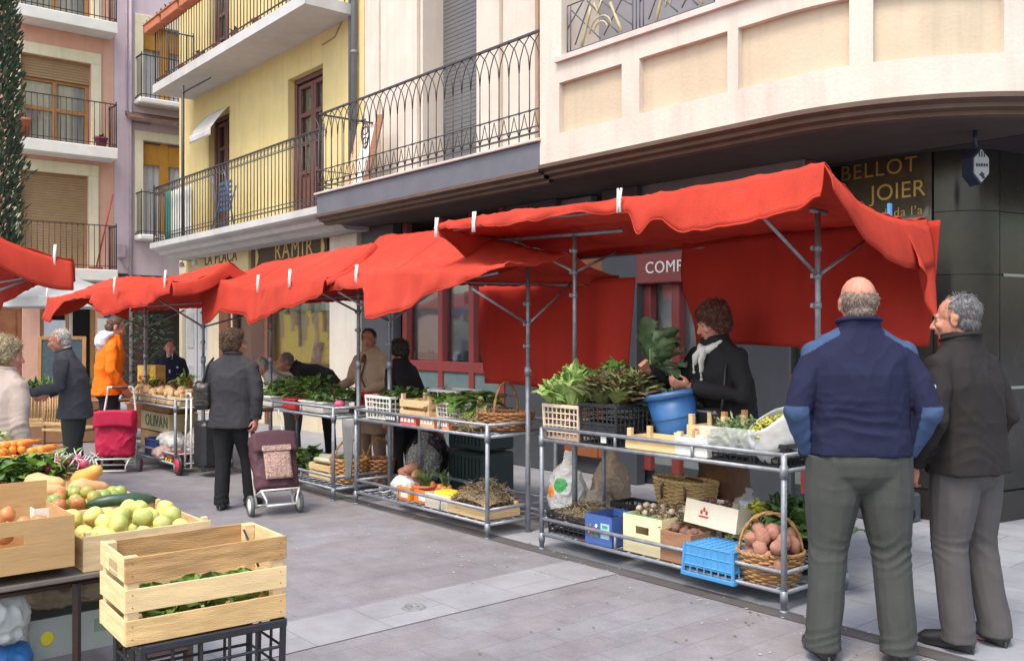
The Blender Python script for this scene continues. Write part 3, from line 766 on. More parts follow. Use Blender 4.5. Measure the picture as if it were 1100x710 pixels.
w.build('joint_strip', mt('metal_strip', (.34, .34, .32), .4, metal=.6), CRM)
w = MB(); w.sheet(lambda u, v: V((*cw(.30 + .83 * u, .015), 1.9 + 1.15 * v)), 10, 1); gs = w.build('glass_sign', mt('smoked_glass', (.115, .103, .08), .14, .3, 3, spec=.5), CRM, solid=.01)  # panel colour lightened in place of missing reflections of the houses opposite
def on_cw(l, z): x, y = cw(l, .026); return Matrix.Translation((x, y, z)) @ RX
text('lettering', 'BELLOT', .185, GOLD, gs, on_cw(.66, 2.965), .002, 1.15)
text('lettering', 'JOIER', .195, GOLD, gs, on_cw(.84, 2.755), .002, 1.05)
text('lettering', 'fundada l’a', .11, GOLD, gs, on_cw(.80, 2.575), .002, 1.1)
w = MB(); w.sheet(lambda u, v: V((*cw(3.35 + 1.2 * u, .02), .4 + 1.5 * v)), 8, 1); w.build('side_window', mt('side_window', (.33, .20, .18), .4), CRM)
# hexagonal lamp sign hung from the soffit
hx = FO + Matrix.Rotation(FROT, 3, 'Z') @ V((6.27, .25, 0))
T = thing('hanging_sign', 'small hexagonal white shop sign on a dark case under the corner overhang', 'sign', (3.45, 6.86, 0), radians(8))
w = MB(); hexp = [(0, .155), (.095, .07), (.095, -.07), (0, -.155), (-.095, -.07), (-.095, .07)]
def hexpr(mb_, k, y0, y1, zc): 
    P_ = [(x * k * .78, z * k) for x, z in hexp]
    vs = [(x, y0, zc + z) for x, z in P_] + [(x, y1, zc + z) for x, z in P_]
    mb_.add(vs, [tuple(range(6)), tuple(range(6, 12))[::-1]] + [(i, (i + 1) % 6, 6 + (i + 1) % 6, 6 + i) for i in range(6)])
hexpr(w, .86, -.005, .12, 2.78); w.tube((0, .06, 2.93), (0, .06, 3.07), .015); w.build('case', mt('navy_case', (.02, .03, .07), .4), T)
w = MB(); hexpr(w, .78, -.018, -.007, 2.78); fc = w.build('face', mt('dull_white', (.33, .33, .33), .5), T)
w = MB()
[w.box((-.04 + .02 * q, -.021, 2.785), (.012, .004, .022)) for q in range(5)]; [w.path([(.02 * q - .02, -.021, 2.845), (.02 * q - .02, -.021, 2.885)], .004, 5) for q in range(3)]; w.box((.0, -.021, 2.715), (.03, .004, .03), Matrix.Rotation(.6, 4, 'Y')); w.box((.012, -.021, 2.695), (.018, .004, .02)); w.build('emblem', mt('black_print', (.03, .03, .04)), fc)

# ---------------------------------------------------------------- orange and lilac houses closing the street
def g_world(k, out, z): return GO + Matrix.Rotation(GROT, 3, 'Z') @ V((k, -out, z))
ORG = thing('orange_house', 'salmon orange house with cream window surrounds and white balcony slabs', 'house', GO, GROT)
OP = plaster('orange_plaster', (.68, .40, .31), .3, (.58, .33, .26))
SURR = plaster('surround', (.74, .68, .50), .2)
hO = [(-1.95, -.46, 5.83, 7.82), (-1.95, -.52, 3.03, 5.2), (-1.95, -.46, 8.75, 10.8), (-2.6, -1.9, .02, 2.3), (-1.55, -.35, .02, 2.35)]
hF = [(a - 3.9, b - 3.9, c, d) for a, b, c, d in hO[:3]]
w = MB(); wall_cells(w, -9, .05, 0, 13, hO + hF, .35); w.build('wall', OP, ORG)
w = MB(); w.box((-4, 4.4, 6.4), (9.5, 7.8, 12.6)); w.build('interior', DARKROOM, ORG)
for (a, b, c, d), lv in zip(hO[:3] + hF, (0, 1, 2, 0, 1, 2)):
    w = MB(); w.box(((a + b) / 2, -.015, d + .13), (b - a + .44, .05, .26), ch=.008)
    for q in (a - .11, b + .11): w.box((q, -.017, (c + d) / 2), (.22, .05, d - c), ch=.008)
    w.build('window_surround', SURR, ORG)
    w = MB()
    sb = c if lv == 1 else d - .5
    for k in range(int((d - sb) / .06)): w.box(((a + b) / 2, .12, d - .03 - k * .06), (b - a, .02, .055), ch=.006)
    w.build('roller_blind', mt('tan_blind', (.33, .22, .12), .7, .08), ORG)
    if lv != 1:
        w = MB(); m_ = (a + b) / 2
        for q in (a + .04, b - .04, m_ - .0): w.box((q, .2, (c + d) / 2), (.09, .08, d - c), ch=.006)
        for z in (c + .05, c + (d - c) * .42, d - .5): w.box((m_, .204, z), (b - a - .02, .08, .09), ch=.006)
        o = w.build('window', mt('oak_frame', (.34, .17, .06), .5, .15, 6), ORG)
        w = MB(); w.box((m_, .22, (c + d) / 2), (b - a, .008, d - c)); w.build('pane', GLASS, o)
        w = MB(); w.sheet(lambda u, v: V((a + (b - a) * u, .255 + .018 * sin(u * 50), c + (d - c) * v)), 80, 1); w.build('net_curtain', mt('net_grey', (.72, .74, .77), .9, .05, trans=.2), o)
WSL = mt('white_slab', (.72, .71, .68), .7, .06, 3, stain=.3)
for k_, z in [(k_, z) for k_ in (0, -3.9) for z in (2.75, 5.56, 8.46)]:
    w = MB(); w.box((-1.13 + k_, -.3, z + .13), (2.2, .6, .26), ch=.015); sl = w.build('balcony_slab', WSL, ORG)
    railing(sl, [(-2.2 + k_, -.02), (-2.2 + k_, -.55), (-.06 + k_, -.55), (-.06 + k_, -.02)], z + .27, z + 1.27, .12, r=.009, mat=mt('rust_iron', (.06, .035, .03), .6))
w = MB(); w.box((-2.25, .12, 1.16), (.68, .06, 2.26), ch=.01); w.box((-2.25, .085, 1.6), (.46, .03, .9), ch=.01); w.build('door', mt('cafe_door', (.26, .10, .045), .5, .2), ORG)
w = MB()
for q in (-1.5, -.95, -.4): w.box((q, .12, 1.2), (.09, .1, 2.3), ch=.006)
w.build('cafe_window', mt('oak2', (.34, .17, .06), .5), ORG)
w = MB(); w.box((-1.2, .09, 1.45), (.5, .02, .8), ch=.004); w.build('menu_sheet', mt('bluish_white', (.6, .62, .7), .6), ORG)
w = MB(); w.box((-.85, -.06, 2.53), (1.4, .14, .13), ch=.01); w.build('lit_sign', mt('amber_sign', (.85, .45, .06), .4), ORG)
w = MB(); w.box((-.03, -.03, 2.02), (.3, .03, .2), ch=.005); w.build('street_plaque', mt('blue_plaque', (.03, .07, .2), .4), ORG)
w = MB(); w.box((-.15, -.02, 1.65), (.35, .03, .5), ch=.005); w.build('notice', CARDW, ORG)
LIL = thing('lilac_house', 'lilac plastered house wedged between the orange and yellow houses', 'house', GO, GROT)
LP = plaster('lilac_plaster', (.62, .51, .57), .3)
hL = [(.72, 1.75, 6.95 + .25, 9.0), (.72, 1.75, 3.95, 6.2)]
w = MB(); wall_cells(w, .055, 6, 2.95, 13, hL, .3); w.build('wall', LP, LIL)
w = MB(); w.box((3.1, 4.4, 7.9), (5.8, 7.9, 9.6)); w.build('interior', DARKROOM, LIL)
for a, b, c, d in hL:
    w = MB(); w.box(((a + b) / 2, -.015, d + .11), (b - a + .4, .05, .22), ch=.008)
    for q in (a - .1, b + .1): w.box((q, -.017, (c + d) / 2), (.2, .05, d - c), ch=.008)
    w.build('window_surround', SURR, LIL)
    w = MB(); w.box((a + .55, .15, (c + d) / 2), (.22, .06, d - c), ch=.01); w.box(((a + b) / 2, .16, d - .3), (b - a, .06, .5), ch=.01); w.build('shutter', mt('ochre_shutter', (.50, .24, .03), .6), LIL)
    w = MB(); w.sheet(lambda u, v: V((a + (b - a) * u, .25 + .02 * sin(u * 40), c + (d - c) * v)), 50, 1); w.build('net_curtain', mt('net_grey', (.45, .47, .5)), LIL)
    w = MB(); w.box((1.55, -.22, c - .12), (2.1, .45, .14), ch=.03); sl = w.build('balcony_slab', WSL, LIL)
    railing(sl, [(.55, -.02), (.55, -.42), (2.5, -.42)], c - .05, c + .95, .11, r=.008)
w = MB(); profile_q(w, .3, 2.2, [(-.02, 6.75), (-.35, 6.58), (-.35, 6.66), (-.02, 6.85)]); w.build('tiled_hood', mt('old_tiles', (.16, .09, .075), .8, .4, 14), LIL)
w = MB(); wall_cells(w, .055, 6, 0, 2.95, [(.85, 1.9, .02, 2.2)], .4); w.build('dark_shopfront', mt('brown_front', (.075, .035, .03), .6, .1, 4), LIL)
w = MB(); w.box((1.35, .3, 1.1), (1.04, .06, 2.2)); w.build('door', mt('dark_door', (.03, .022, .02), .5), LIL)
w = MB(); w.tube((.42, -.05, 0), (.42, -.05, 13), .04)
w.path([(.33, -.02, 13), (.33, -.02, 6.9), (.40, -.02, 6.6), (.9, -.02, 6.6)], .018, 5); w.path([(.2, -.02, 3.3), (.3, -.04, 3.1), (.42, -.05, 3.1)], .02, 5)
w.box((.2, -.06, 3.5), (.2, .1, .32), ch=.015); w.build('drainpipe', mt('lilac_pipe', (.42, .34, .38), .6), LIL)
w = MB(); w.box((.25, -.03, 2.85), (.22, .03, .24), ch=.004); w.build('number_plaque', mt('dark_plaque', (.03, .035, .05), .4), LIL)
T = thing('red_broom', 'thin red pole leaning on the lowest orange house balcony', 'pole', g_world(-.35, .35, 3.02), GROT)
w = MB(); w.tube((-.1, 0, 0), (.25, -.1, 1.75), .018); w.box((-.1, 0, .03), (.3, .06, .06), ch=.01); w.build('pole', mt('red_paint', (.35, .03, .03), .5), T)
pot(g_world(-2.0, .4, 5.83), .18, .42, 'tall orange pot at the left end of the middle orange house balcony', False)
pot(g_world(-.35, .4, 5.83), .14, .22, 'low pot of dark pink flowers on the middle orange house balcony', True, mt('pink_flowers', (.25, .05, .10), .8))

# ================================================================== STALLS
def interp(tab, x):
    """smooth piecewise interpolation of [(x, y), ...]"""
    if x <= tab[0][0]: return tab[0][1]
    for (a, p), (b, q) in zip(tab, tab[1:]):
        if x <= b:
            t = (x - a) / (b - a); t = t * t * (3 - 2 * t); return p + (q - p) * t
    return tab[-1][1]

def stall(label, s0, s1, b0, depth, top, poles, braces=(), shelf=.17, wide=True):
    """tubular market table; children in the row's own axes"""
    T = thing('market_stall', label, 'market stall', MO, MROT, 'red market stalls in the row')
    L_ = s1 - s0; b1 = b0 + depth
    for s in (s0, s1):
        for b in (b0, b1):
            m = MB(); m.tube((s, b, 0), (s, b, top), .017, n=10); m.tube((s, b, top - .13), (s, b, top - .06), .023, n=10); m.tube((s, b, .05), (s, b, .12), .022, n=10); m.tube((s, b, 0), (s, b, .012), .024, n=10)
            m.build('leg', STEEL, T)
    f = MB()
    for z in (top - .09, top - .002, shelf - .06, shelf + .05):
        for b in (b0, b1): f.tube((s0, b, z), (s1, b, z), .0135, n=8)
        for s in (s0, s1): f.tube((s, b0, z - .003), (s, b1, z - .003), .0135, n=8)
    for s in (s0 + L_ * .36, s0 + L_ * .68):
        f.tube((s, b0, top - .09), (s, b0, top), .011, n=8); f.tube((s, b0, shelf - .06), (s, b0, shelf + .05), .009, n=8)
    f.build('frame', STEEL, T)
    m = MB()
    n = 16
    for k in range(n): m.tube((s0 + L_ * (k + .5) / n, b0, top - .092), (s0 + L_ * (k + .5) / n, b1, top - .092), .006, n=6)
    for k in range(5): m.tube((s0, b0 + depth * (k + .5) / 5, top - .095), (s1, b0 + depth * (k + .5) / 5, top - .095), .005, n=6)
    m.build('table_grid', STEEL, T)
    m = MB()
    for k in range(n): m.tube((s0 + L_ * (k + .5) / n, b0, shelf - .055), (s0 + L_ * (k + .5) / n, b1, shelf - .055), .005, n=6)
    for k in range(6): m.tube((s0, b0 + depth * (k + .5) / 6, shelf - .052), (s1, b0 + depth * (k + .5) / 6, shelf - .052), .005, n=6)
    m.build('shelf', STEEL, T)
    for s, b, z0, z1 in poles:
        m = MB(); m.tube((s, b, 0), (s, b, 1.27), .021, n=10); m.tube((s, b, 1.2), (s, b, z1), .016, n=10)
        m.tube((s, b, 1.22), (s, b, 1.29), .027, n=10); m.tube((s - .045, b, 1.26), (s + .04, b, 1.26), .006, n=6)
        p = m.build('pole', STEEL, T)
        for z in (z0, z0 + .16, z0 - .17):
            m = MB(); m.tube((s, b, z - .018), (s, b, z + .018), .022, n=10); m.box((s - .026, b - .01, z), (.02, .02, .025)); m.build('clamp', STEEL, p)
    for a, b in braces:
        m = MB(); m.tube(a, b, .0105, n=8); m.build('brace', STEEL, T)
    return T

def canopy(parent, ss, front, ridge, back, flap, rear, seed, curtain=None, endflap=None, sag=.05, nv=(8, 14, 14, 6), shear=0):
    """front/ridge/back: functions s -> (b, z); flap/rear: drop of cloth below each edge"""
    s0, s1 = ss; nu = max(30, int((s1 - s0) * 40))
    def sec(s):
        fb, fz = front(s); rb, rz = ridge(s); bb, bz = back(s); P = []
        d = flap(s); e = rear(s); N1 = noise.noise(V((s * 2.2, seed, 0)))
        for k in range(nv[0]):
            t = 1 - k / nv[0]
            P.append((fb - .025 * sin(t * 2.5) - .05 * t * t * d / .3 + .045 * t * noise.noise(V((s * 4.5, seed + 5, t))), fz - d * t))
        for k in range(nv[1]):
            t = k / nv[1]; q = t * (1 - t) * 4
            P.append((fb + (rb - fb) * t, fz + (rz - fz) * t - sag * q * (.7 + .8 * N1) + .015 * q * noise.noise(V((s * 5 + t * 4, seed, t * 2)))))
        for k in range(nv[2]):
            t = k / nv[2]; q = t * (1 - t) * 4
            P.append((rb + (bb - rb) * t, rz + (bz - rz) * t - sag * q * (.7 - .8 * N1)))
        for k in range(nv[3] + 1):
            t = k / nv[3]
            P.append((bb + .02 * sin(t * 2.5) + .03 * t * noise.noise(V((s * 4, seed + 9, t))), bz - e * t))
        return P
    secs = [sec(s0 + (s1 - s0) * i / nu) for i in range(nu + 1)]
    m = MB()
    F0 = front(s1)[0]
    def roof_pt(u, v):
        b, z = secs[round(u * nu)][round(v * (len(secs[0]) - 1))]; s = s0 + (s1 - s0) * u
        q = V((s * 3.0 + b * 3.5, b * 2.2 - s * 1.2, seed * 2.0)); r = max(0, 1 - abs(noise.noise(q)) * 3) ** 2; r2 = max(0, 1 - abs(noise.noise(q * 2.7)) * 3) ** 2
        return V((s + .02 * noise.noise(V((u * 9, v * 5, seed))) + shear * (b - F0) * u ** 4, b + .012 * r, z + .014 * r + .006 * r2))
    m.sheet(roof_pt, nu, len(secs[0]) - 1)
    roof = m.build('canopy', CLOTH, parent, solid=.005)
    for j in (0, sum(nv)):
        m = MB(); m.path([roof_pt(i / nu, j / sum(nv)) for i in range(nu + 1)], .0065, 6); m.build('hem', CLOTH, roof)
    for q in range(1, int((s1 - s0) / 1.1)):
        u = round(q * 1.1 / (s1 - s0) * nu) / nu
        m = MB(); m.path([roof_pt(u, j / sum(nv)) + V((0, 0, .003)) for j in range(nv[0], sum(nv) + 1)], .005, 5); m.build('seam', CLOTH, roof)
    for which, fn in (endflap or {}).items():
        sec_ = secs[0] if which == 'a' else secs[-1]; s = s0 if which == 'a' else s1; sg = -1 if which == 'a' else 1
        A, B = nv[0], nv[0] + nv[1] + nv[2]
        pts = sec_[A:B + 1]; n = len(pts) - 1
        m = MB()
        def ef(u, v):
            x = u * n; i = min(int(x), n - 1); t = x - i
            b = pts[i][0] + (pts[i + 1][0] - pts[i][0]) * t; z = pts[i][1] + (pts[i + 1][1] - pts[i][1]) * t
            d, out = fn(u)
            return V((s + shear * (b - F0) * (sg > 0) + sg * (out * v + .012 * sin(v * 3) + .03 * v * noise.noise(V((u * 6, seed, v)))), b, z - d * v))
        m.sheet(ef, n * 2, 7)
        m.build('end_flap', CLOTH, parent, solid=.005)
    if curtain:
        a, b, zt, zb, yb = curtain
        m = MB()
        def cf(u, v):
            s = a + (b - a) * u
            fold = .035 * sin(u * (b - a) * 9 + seed) * (.4 + v) + .05 * noise.noise(V((s * 2.4, seed, v * .6)))
            e = (.10 * math.exp(-u * 26) - .10 * math.exp(-(1 - u) * 26)) * v
            return V((s + e + .05 * sin(v * 5 + seed) * math.exp(-u * 9), yb(s) + fold, zt(s) + (zb(s) - zt(s)) * v))
        m.sheet(cf, int((b - a) * 40), 16)
        m.build('back_curtain', CURTAIN, parent, solid=.005)
    for f, sg in ((front, 1), (back, -1)):
        N = 10; m = MB()
        m.path([(s0 + .12 + (s1 - s0 - .3) * k / N, f(s0 + (s1 - s0) * k / N)[0] + (.06 if sg > 0 else .015), f(s0 + (s1 - s0) * k / N)[1] - .055) for k in range(N + 1)], .0115, 8)
        m.build('eave_bar', STEEL, parent)
    return secs

def clip(p, label, ln=.12):
    T = thing('cloth_clip', label, 'clip', p, MROT, 'clips holding the red canopies')
    m = MB()
    for sg in (-1, 1): m.path([(sg * .014, -.012, ln * .55), (sg * .005, -.02, .0), (sg * .012, -.02, -ln * .45)], [.0075, .010, .008], 6)
    m.tube((-.012, -.02, 0), (.012, -.02, 0), .012, n=8); m.build('jaws', mt('clip_white', (.72, .70, .66), .4, .05), T)

C_ = lambda v: (lambda s: v)
# ---- nearest stall
S1 = stall('nearest stall under the largest red canopy, holding the lettuces and potato basket', -2.0, 0, 0, .64, .875,
           [(-1.98, .31, 2.0, 2.30), (.02, .31, 1.88, 2.255)],
           [((-1.98, .31, 2.0), (-2.62, .31, 2.27)), ((-1.98, .31, 2.0), (-1.98, .74, 2.17)), ((.02, .31, 1.88), (.02, -.22, 2.17)), ((.02, .31, 1.88), (.02, .83, 2.11))])
for a_, b_, r_ in (((-2.88, .31, 2.30), (-1.5, .31, 2.27), .016), ((.02, .24, 2.255), (.02, .40, 2.25), .016)):
    m = MB(); m.tube(a_, b_, r_); m.build('cross_bar', STEEL, S1)
fl1 = [(-2.93, .05), (-2.6, .07), (-2.0, .10), (-1.4, .06), (-.95, .10), (-.80, .24), (-.70, .16), (-.45, .26), (0, .25), (.25, .22), (.39, .17)]
canopy(S1, (-2.93, .39), lambda s: (-.24, 2.395 + .015 * sin(s * 2)), lambda s: (.40, interp([(-.5, 2.335), (.05, 2.29), (.39, 2.225)], s)), lambda s: (1.15, 2.25),
       lambda s: interp(fl1, s), C_(.06), 3, sag=.035, endflap={'a': lambda u: (.10 + .22 * sin(pi * min(1, u * 1.25)) ** 2, -.02), 'b': lambda u: (.13 + .16 * sin(pi * u * .6), .05)}, shear=-.10,
       curtain=(-1.655, .33, C_(2.24), lambda s: 1.46 + .01 * sin(s * 4), lambda s: 1.13 + .02 * sin(s * 3)))
m = MB()
m.sheet(lambda u, v: V((.272 + .015 * u + .07 * v + .03 * sin(u * 9) * v, 1.14 - .34 * u + .03 * sin(v * 5 + u * 4) * v, 2.205 - (.76 - .50 * u ** .8) * v)), 18, 14)
m.build('corner_drape', CLOTH, S1, solid=.005)
for s, lb in ((-2.90, 'white peg at the far left corner of the largest canopy'), (-2.43, 'white peg second from the left on the front edge of the largest canopy'), (-.98, 'white peg in the middle of the largest canopy front edge, by the wrinkled drop')):
    clip(MK(s, -.265, 2.36), lb, .15)
m = MB(); m.box((0, 0, 0), (.02, .03, .09), ch=.004); m.build('cloth_clip', BLUEC, label='blue peg near the back right corner of the largest canopy', cat='clip', loc=MK(.29, .62, 2.25), rz=MROT)

# ---- second stall
S2 = stall('second stall from the right, with the white crates and handled wicker basket on top', -4.40, -2.50, -.10, .70, .86,
           [(-2.48, .29, 1.62, 2.09), (-4.40, .26, 1.62, 2.3)],
           [((-2.48, .29, 1.62), (-2.48, -.26, 1.88)), ((-2.48, .29, 1.62), (-2.48, .78, 1.97)), ((-4.4, .26, 1.66), (-4.4, -.28, 1.92)), ((-4.4, .26, 1.66), (-4.4, .76, 1.95)), ((-4.4, .26, 1.66), (-4.95, .24, 1.98))])
fl2 = [(-4.5, .10), (-4.05, .12), (-3.86, .13), (-3.78, .40), (-3.3, .33), (-2.8, .16), (-2.4, .08), (-2.2, .03)]
rz2 = [(-4.65, 2.47), (-3.7, 2.45), (-3.0, 2.32), (-2.1, 2.14)]
canopy(S2, (-4.62, -2.05), lambda s: (-.30 + .03 * sin(s * 5), 2.04 + .02 * sin(s * 3)), lambda s: (.29, interp(rz2, s)), lambda s: (.86 + .1 * (s + 2), 1.99 + .10 * max(0, -s - 2.2) / 2),
       lambda s: interp(fl2, s), C_(.08), 8, sag=.05, endflap={'a': lambda u: (.08 + .05 * sin(u * 3), .02)},
       curtain=(-3.86, -1.86, lambda s: 1.98, lambda s: 1.09 + .012 * sin(s * 5), lambda s: .84 + .03 * sin(s * 4)))
clip(MK(-3.98, -.33, 2.05), 'white peg on the second canopy front edge above its dark left pole', .16)
# ---- third stall
S3 = stall('third stall from the right, heaped with parsley and red and white trays', -6.62, -4.67, -.18, .64, .86,
           [(-4.74, .13, 1.75, 2.25), (-6.60, .13, 1.75, 2.1)],
           [((-4.74, .13, 1.75), (-4.74, -.40, 1.98)), ((-4.74, .13, 1.75), (-4.74, .6, 1.98)), ((-6.6, .13, 1.75), (-6.6, -.38, 1.95)), ((-6.6, .13, 1.75), (-6.6, .62, 1.98))])
fz3 = [(-7.3, 2.2), (-6.6, 2.1), (-5.9, 2.0), (-4.4, 2.03)]
fl3 = [(-7.3, .08), (-7.1, .2), (-6.75, .47), (-6.4, .30), (-5.98, .28), (-5.86, .36), (-5.5, .31), (-4.9, .24), (-4.4, .13)]
canopy(S3, (-7.25, -4.45), lambda s: (-.42 + .04 * sin(s * 4), interp(fz3, s)), lambda s: (.13, interp([(-7.25, 2.26), (-6.66, 2.335), (-4.5, 2.38)], s)), lambda s: (.68, 2.0),
       lambda s: interp(fl3, s), C_(.1), 14, sag=.05, endflap={'a': lambda u: (.12 + .1 * sin(u * 3), .03), 'b': lambda u: (.06, .02)})
for s, z, lb in ((-5.62, 2.01, 'white peg at the left end of the third canopy front edge'), (-4.95, 2.03, 'white peg in the middle of the third canopy front edge')):
    clip(MK(s, -.46, z + .02), lb, .17)
# ---- fourth stall
S4 = stall('farthest stall of the row, heaped with mushrooms over cardboard boxes', -9.10, -7.2, -.70, .64, .82,
           [(-7.22, -.38, 1.62, 1.98), (-9.08, -.38, 1.62, 2.1)],
           [((-7.22, -.38, 1.62), (-7.22, -.90, 1.93)), ((-7.22, -.38, 1.62), (-7.22, .1, 1.75)), ((-9.08, -.38, 1.62), (-9.08, -.88, 1.83)), ((-9.08, -.38, 1.62), (-9.08, .12, 1.85))])
fl4 = [(-11.5, .30), (-11.0, .34), (-10.5, .08), (-9.5, .10), (-8.6, .28), (-8.0, .22), (-7.4, .26), (-6.5, .12)]
canopy(S4, (-11.6, -6.6), lambda s: (-.92 + .05 * sin(s * 3), 2.07 + .03 * sin(s * 2.4)), lambda s: (-.35, 2.27 + .04 * sin(s * 1.7)), lambda s: (.25, 2.0),
       lambda s: interp(fl4, s), C_(.12), 21, sag=.06, endflap={'a': lambda u: (.25, .05), 'b': lambda u: (.15, .02)})
for s, lb in ((-6.72, 'white peg at the right corner of the farthest canopy'), (-8.35, 'white peg in the middle of the farthest canopy front edge'), (-11.3, 'white peg at the far left corner of the farthest canopy')):
    clip(MK(s, -.97, 2.10), lb, .19)

# ---- canopy of the opposite row, at the left
S5 = thing('market_stall', 'red canopy corner of the opposite stall row jutting in at the left', 'market stall', V((-3.38, 7.15, 0)), MROT, None)
# local: x along the row (towards viewer +), y towards the shops; the corner stands at the origin
m5 = lambda: None
canopy(S5, (-2.6, 0.0), lambda s: (-1.5, 2.10), lambda s: (-.72, 2.36), lambda s: (0.0, 2.10 - .03 * s * 0), lambda s: .2, lambda s: interp([(-2.6, .35), (-2.3, .25), (-1, .14), (0, .16)], s), 30, sag=.05,
       endflap={'b': lambda u: (.27 - .06 * u + .03 * sin(u * 9), .04)})
for b in (-1.45, -.1):
    pass
m = MB(); m.tube((-.15, -.72, 0), (-.15, -.72, 2.33), .02); m.build('pole', STEEL, S5)
m = MB(); m.tube((-2.45, -.72, 0), (-2.45, -.72, 2.33), .02); m.build('pole', STEEL, S5)
m = MB(); m.tube((-.15, -.72, 1.75), (-.15, -.1, 2.05), .011); m.tube((-2.45, -.72, 1.75), (-2.45, -.1, 2.05), .011); m.build('brace', STEEL, S5)
clip(V((-3.46, 7.08, 2.13)), 'white peg on the corner of the opposite canopy at the left', .17)

# ================================================================== PEOPLE
def fabric(key, col, var=.12, rough=.85, sc=5, bump=.25):
    return mt(key, col, rough, var, sc, bump, 220, spec=.2)
EYEW = mt('eye_white', (.38, .34, .31), .3, .02); EYED = mt('eye_iris', (.03, .02, .015), .2, .02)
LIP = mt('lips', (.36, .12, .10), .5)
def hand(mb, w, d, pn, k, curl=.5, spread=.02):
    d = V(d).normalized(); pn = V(pn); pn = (pn - d * pn.dot(d)).normalized(); sd = d.cross(pn)
    w = V(w)
    Q = Matrix((sd, pn, d)).transposed()
    mb.path([w - d * .03 * k, w + d * .02 * k], [.026 * k, .025 * k], 8)
    mb.ell(w + d * .05 * k, (.040 * k, .017 * k, .050 * k), 12, 8, Q)
    for i, ln in enumerate((.070, .080, .076, .058)):
        b = w + d * .085 * k + sd * ((i - 1.5) * spread * k)
        a1 = curl * .7; a2 = curl * 1.8
        p1 = b + (d * cos(a1) + pn * sin(a1)) * ln * .5 * k
        p2 = p1 + (d * cos(a2) + pn * sin(a2)) * ln * .5 * k
        mb.path([b - d * .02 * k, b, p1, p2], [.0095 * k, .0092 * k, .0085 * k, .0072 * k], 7); mb.ell(p2, .0072 * k, 7, 5)
    b = w + d * .022 * k - sd * .028 * k
    p1 = b + (d * .7 - sd * .55 + pn * .35).normalized() * .04 * k
    p2 = p1 + (d * .9 - sd * .1 + pn * .45).normalized() * .034 * k
    mb.path([b, p1, p2], [.013 * k, .0105 * k, .0085 * k], 7); mb.ell(p2, .0085 * k, 7, 5)

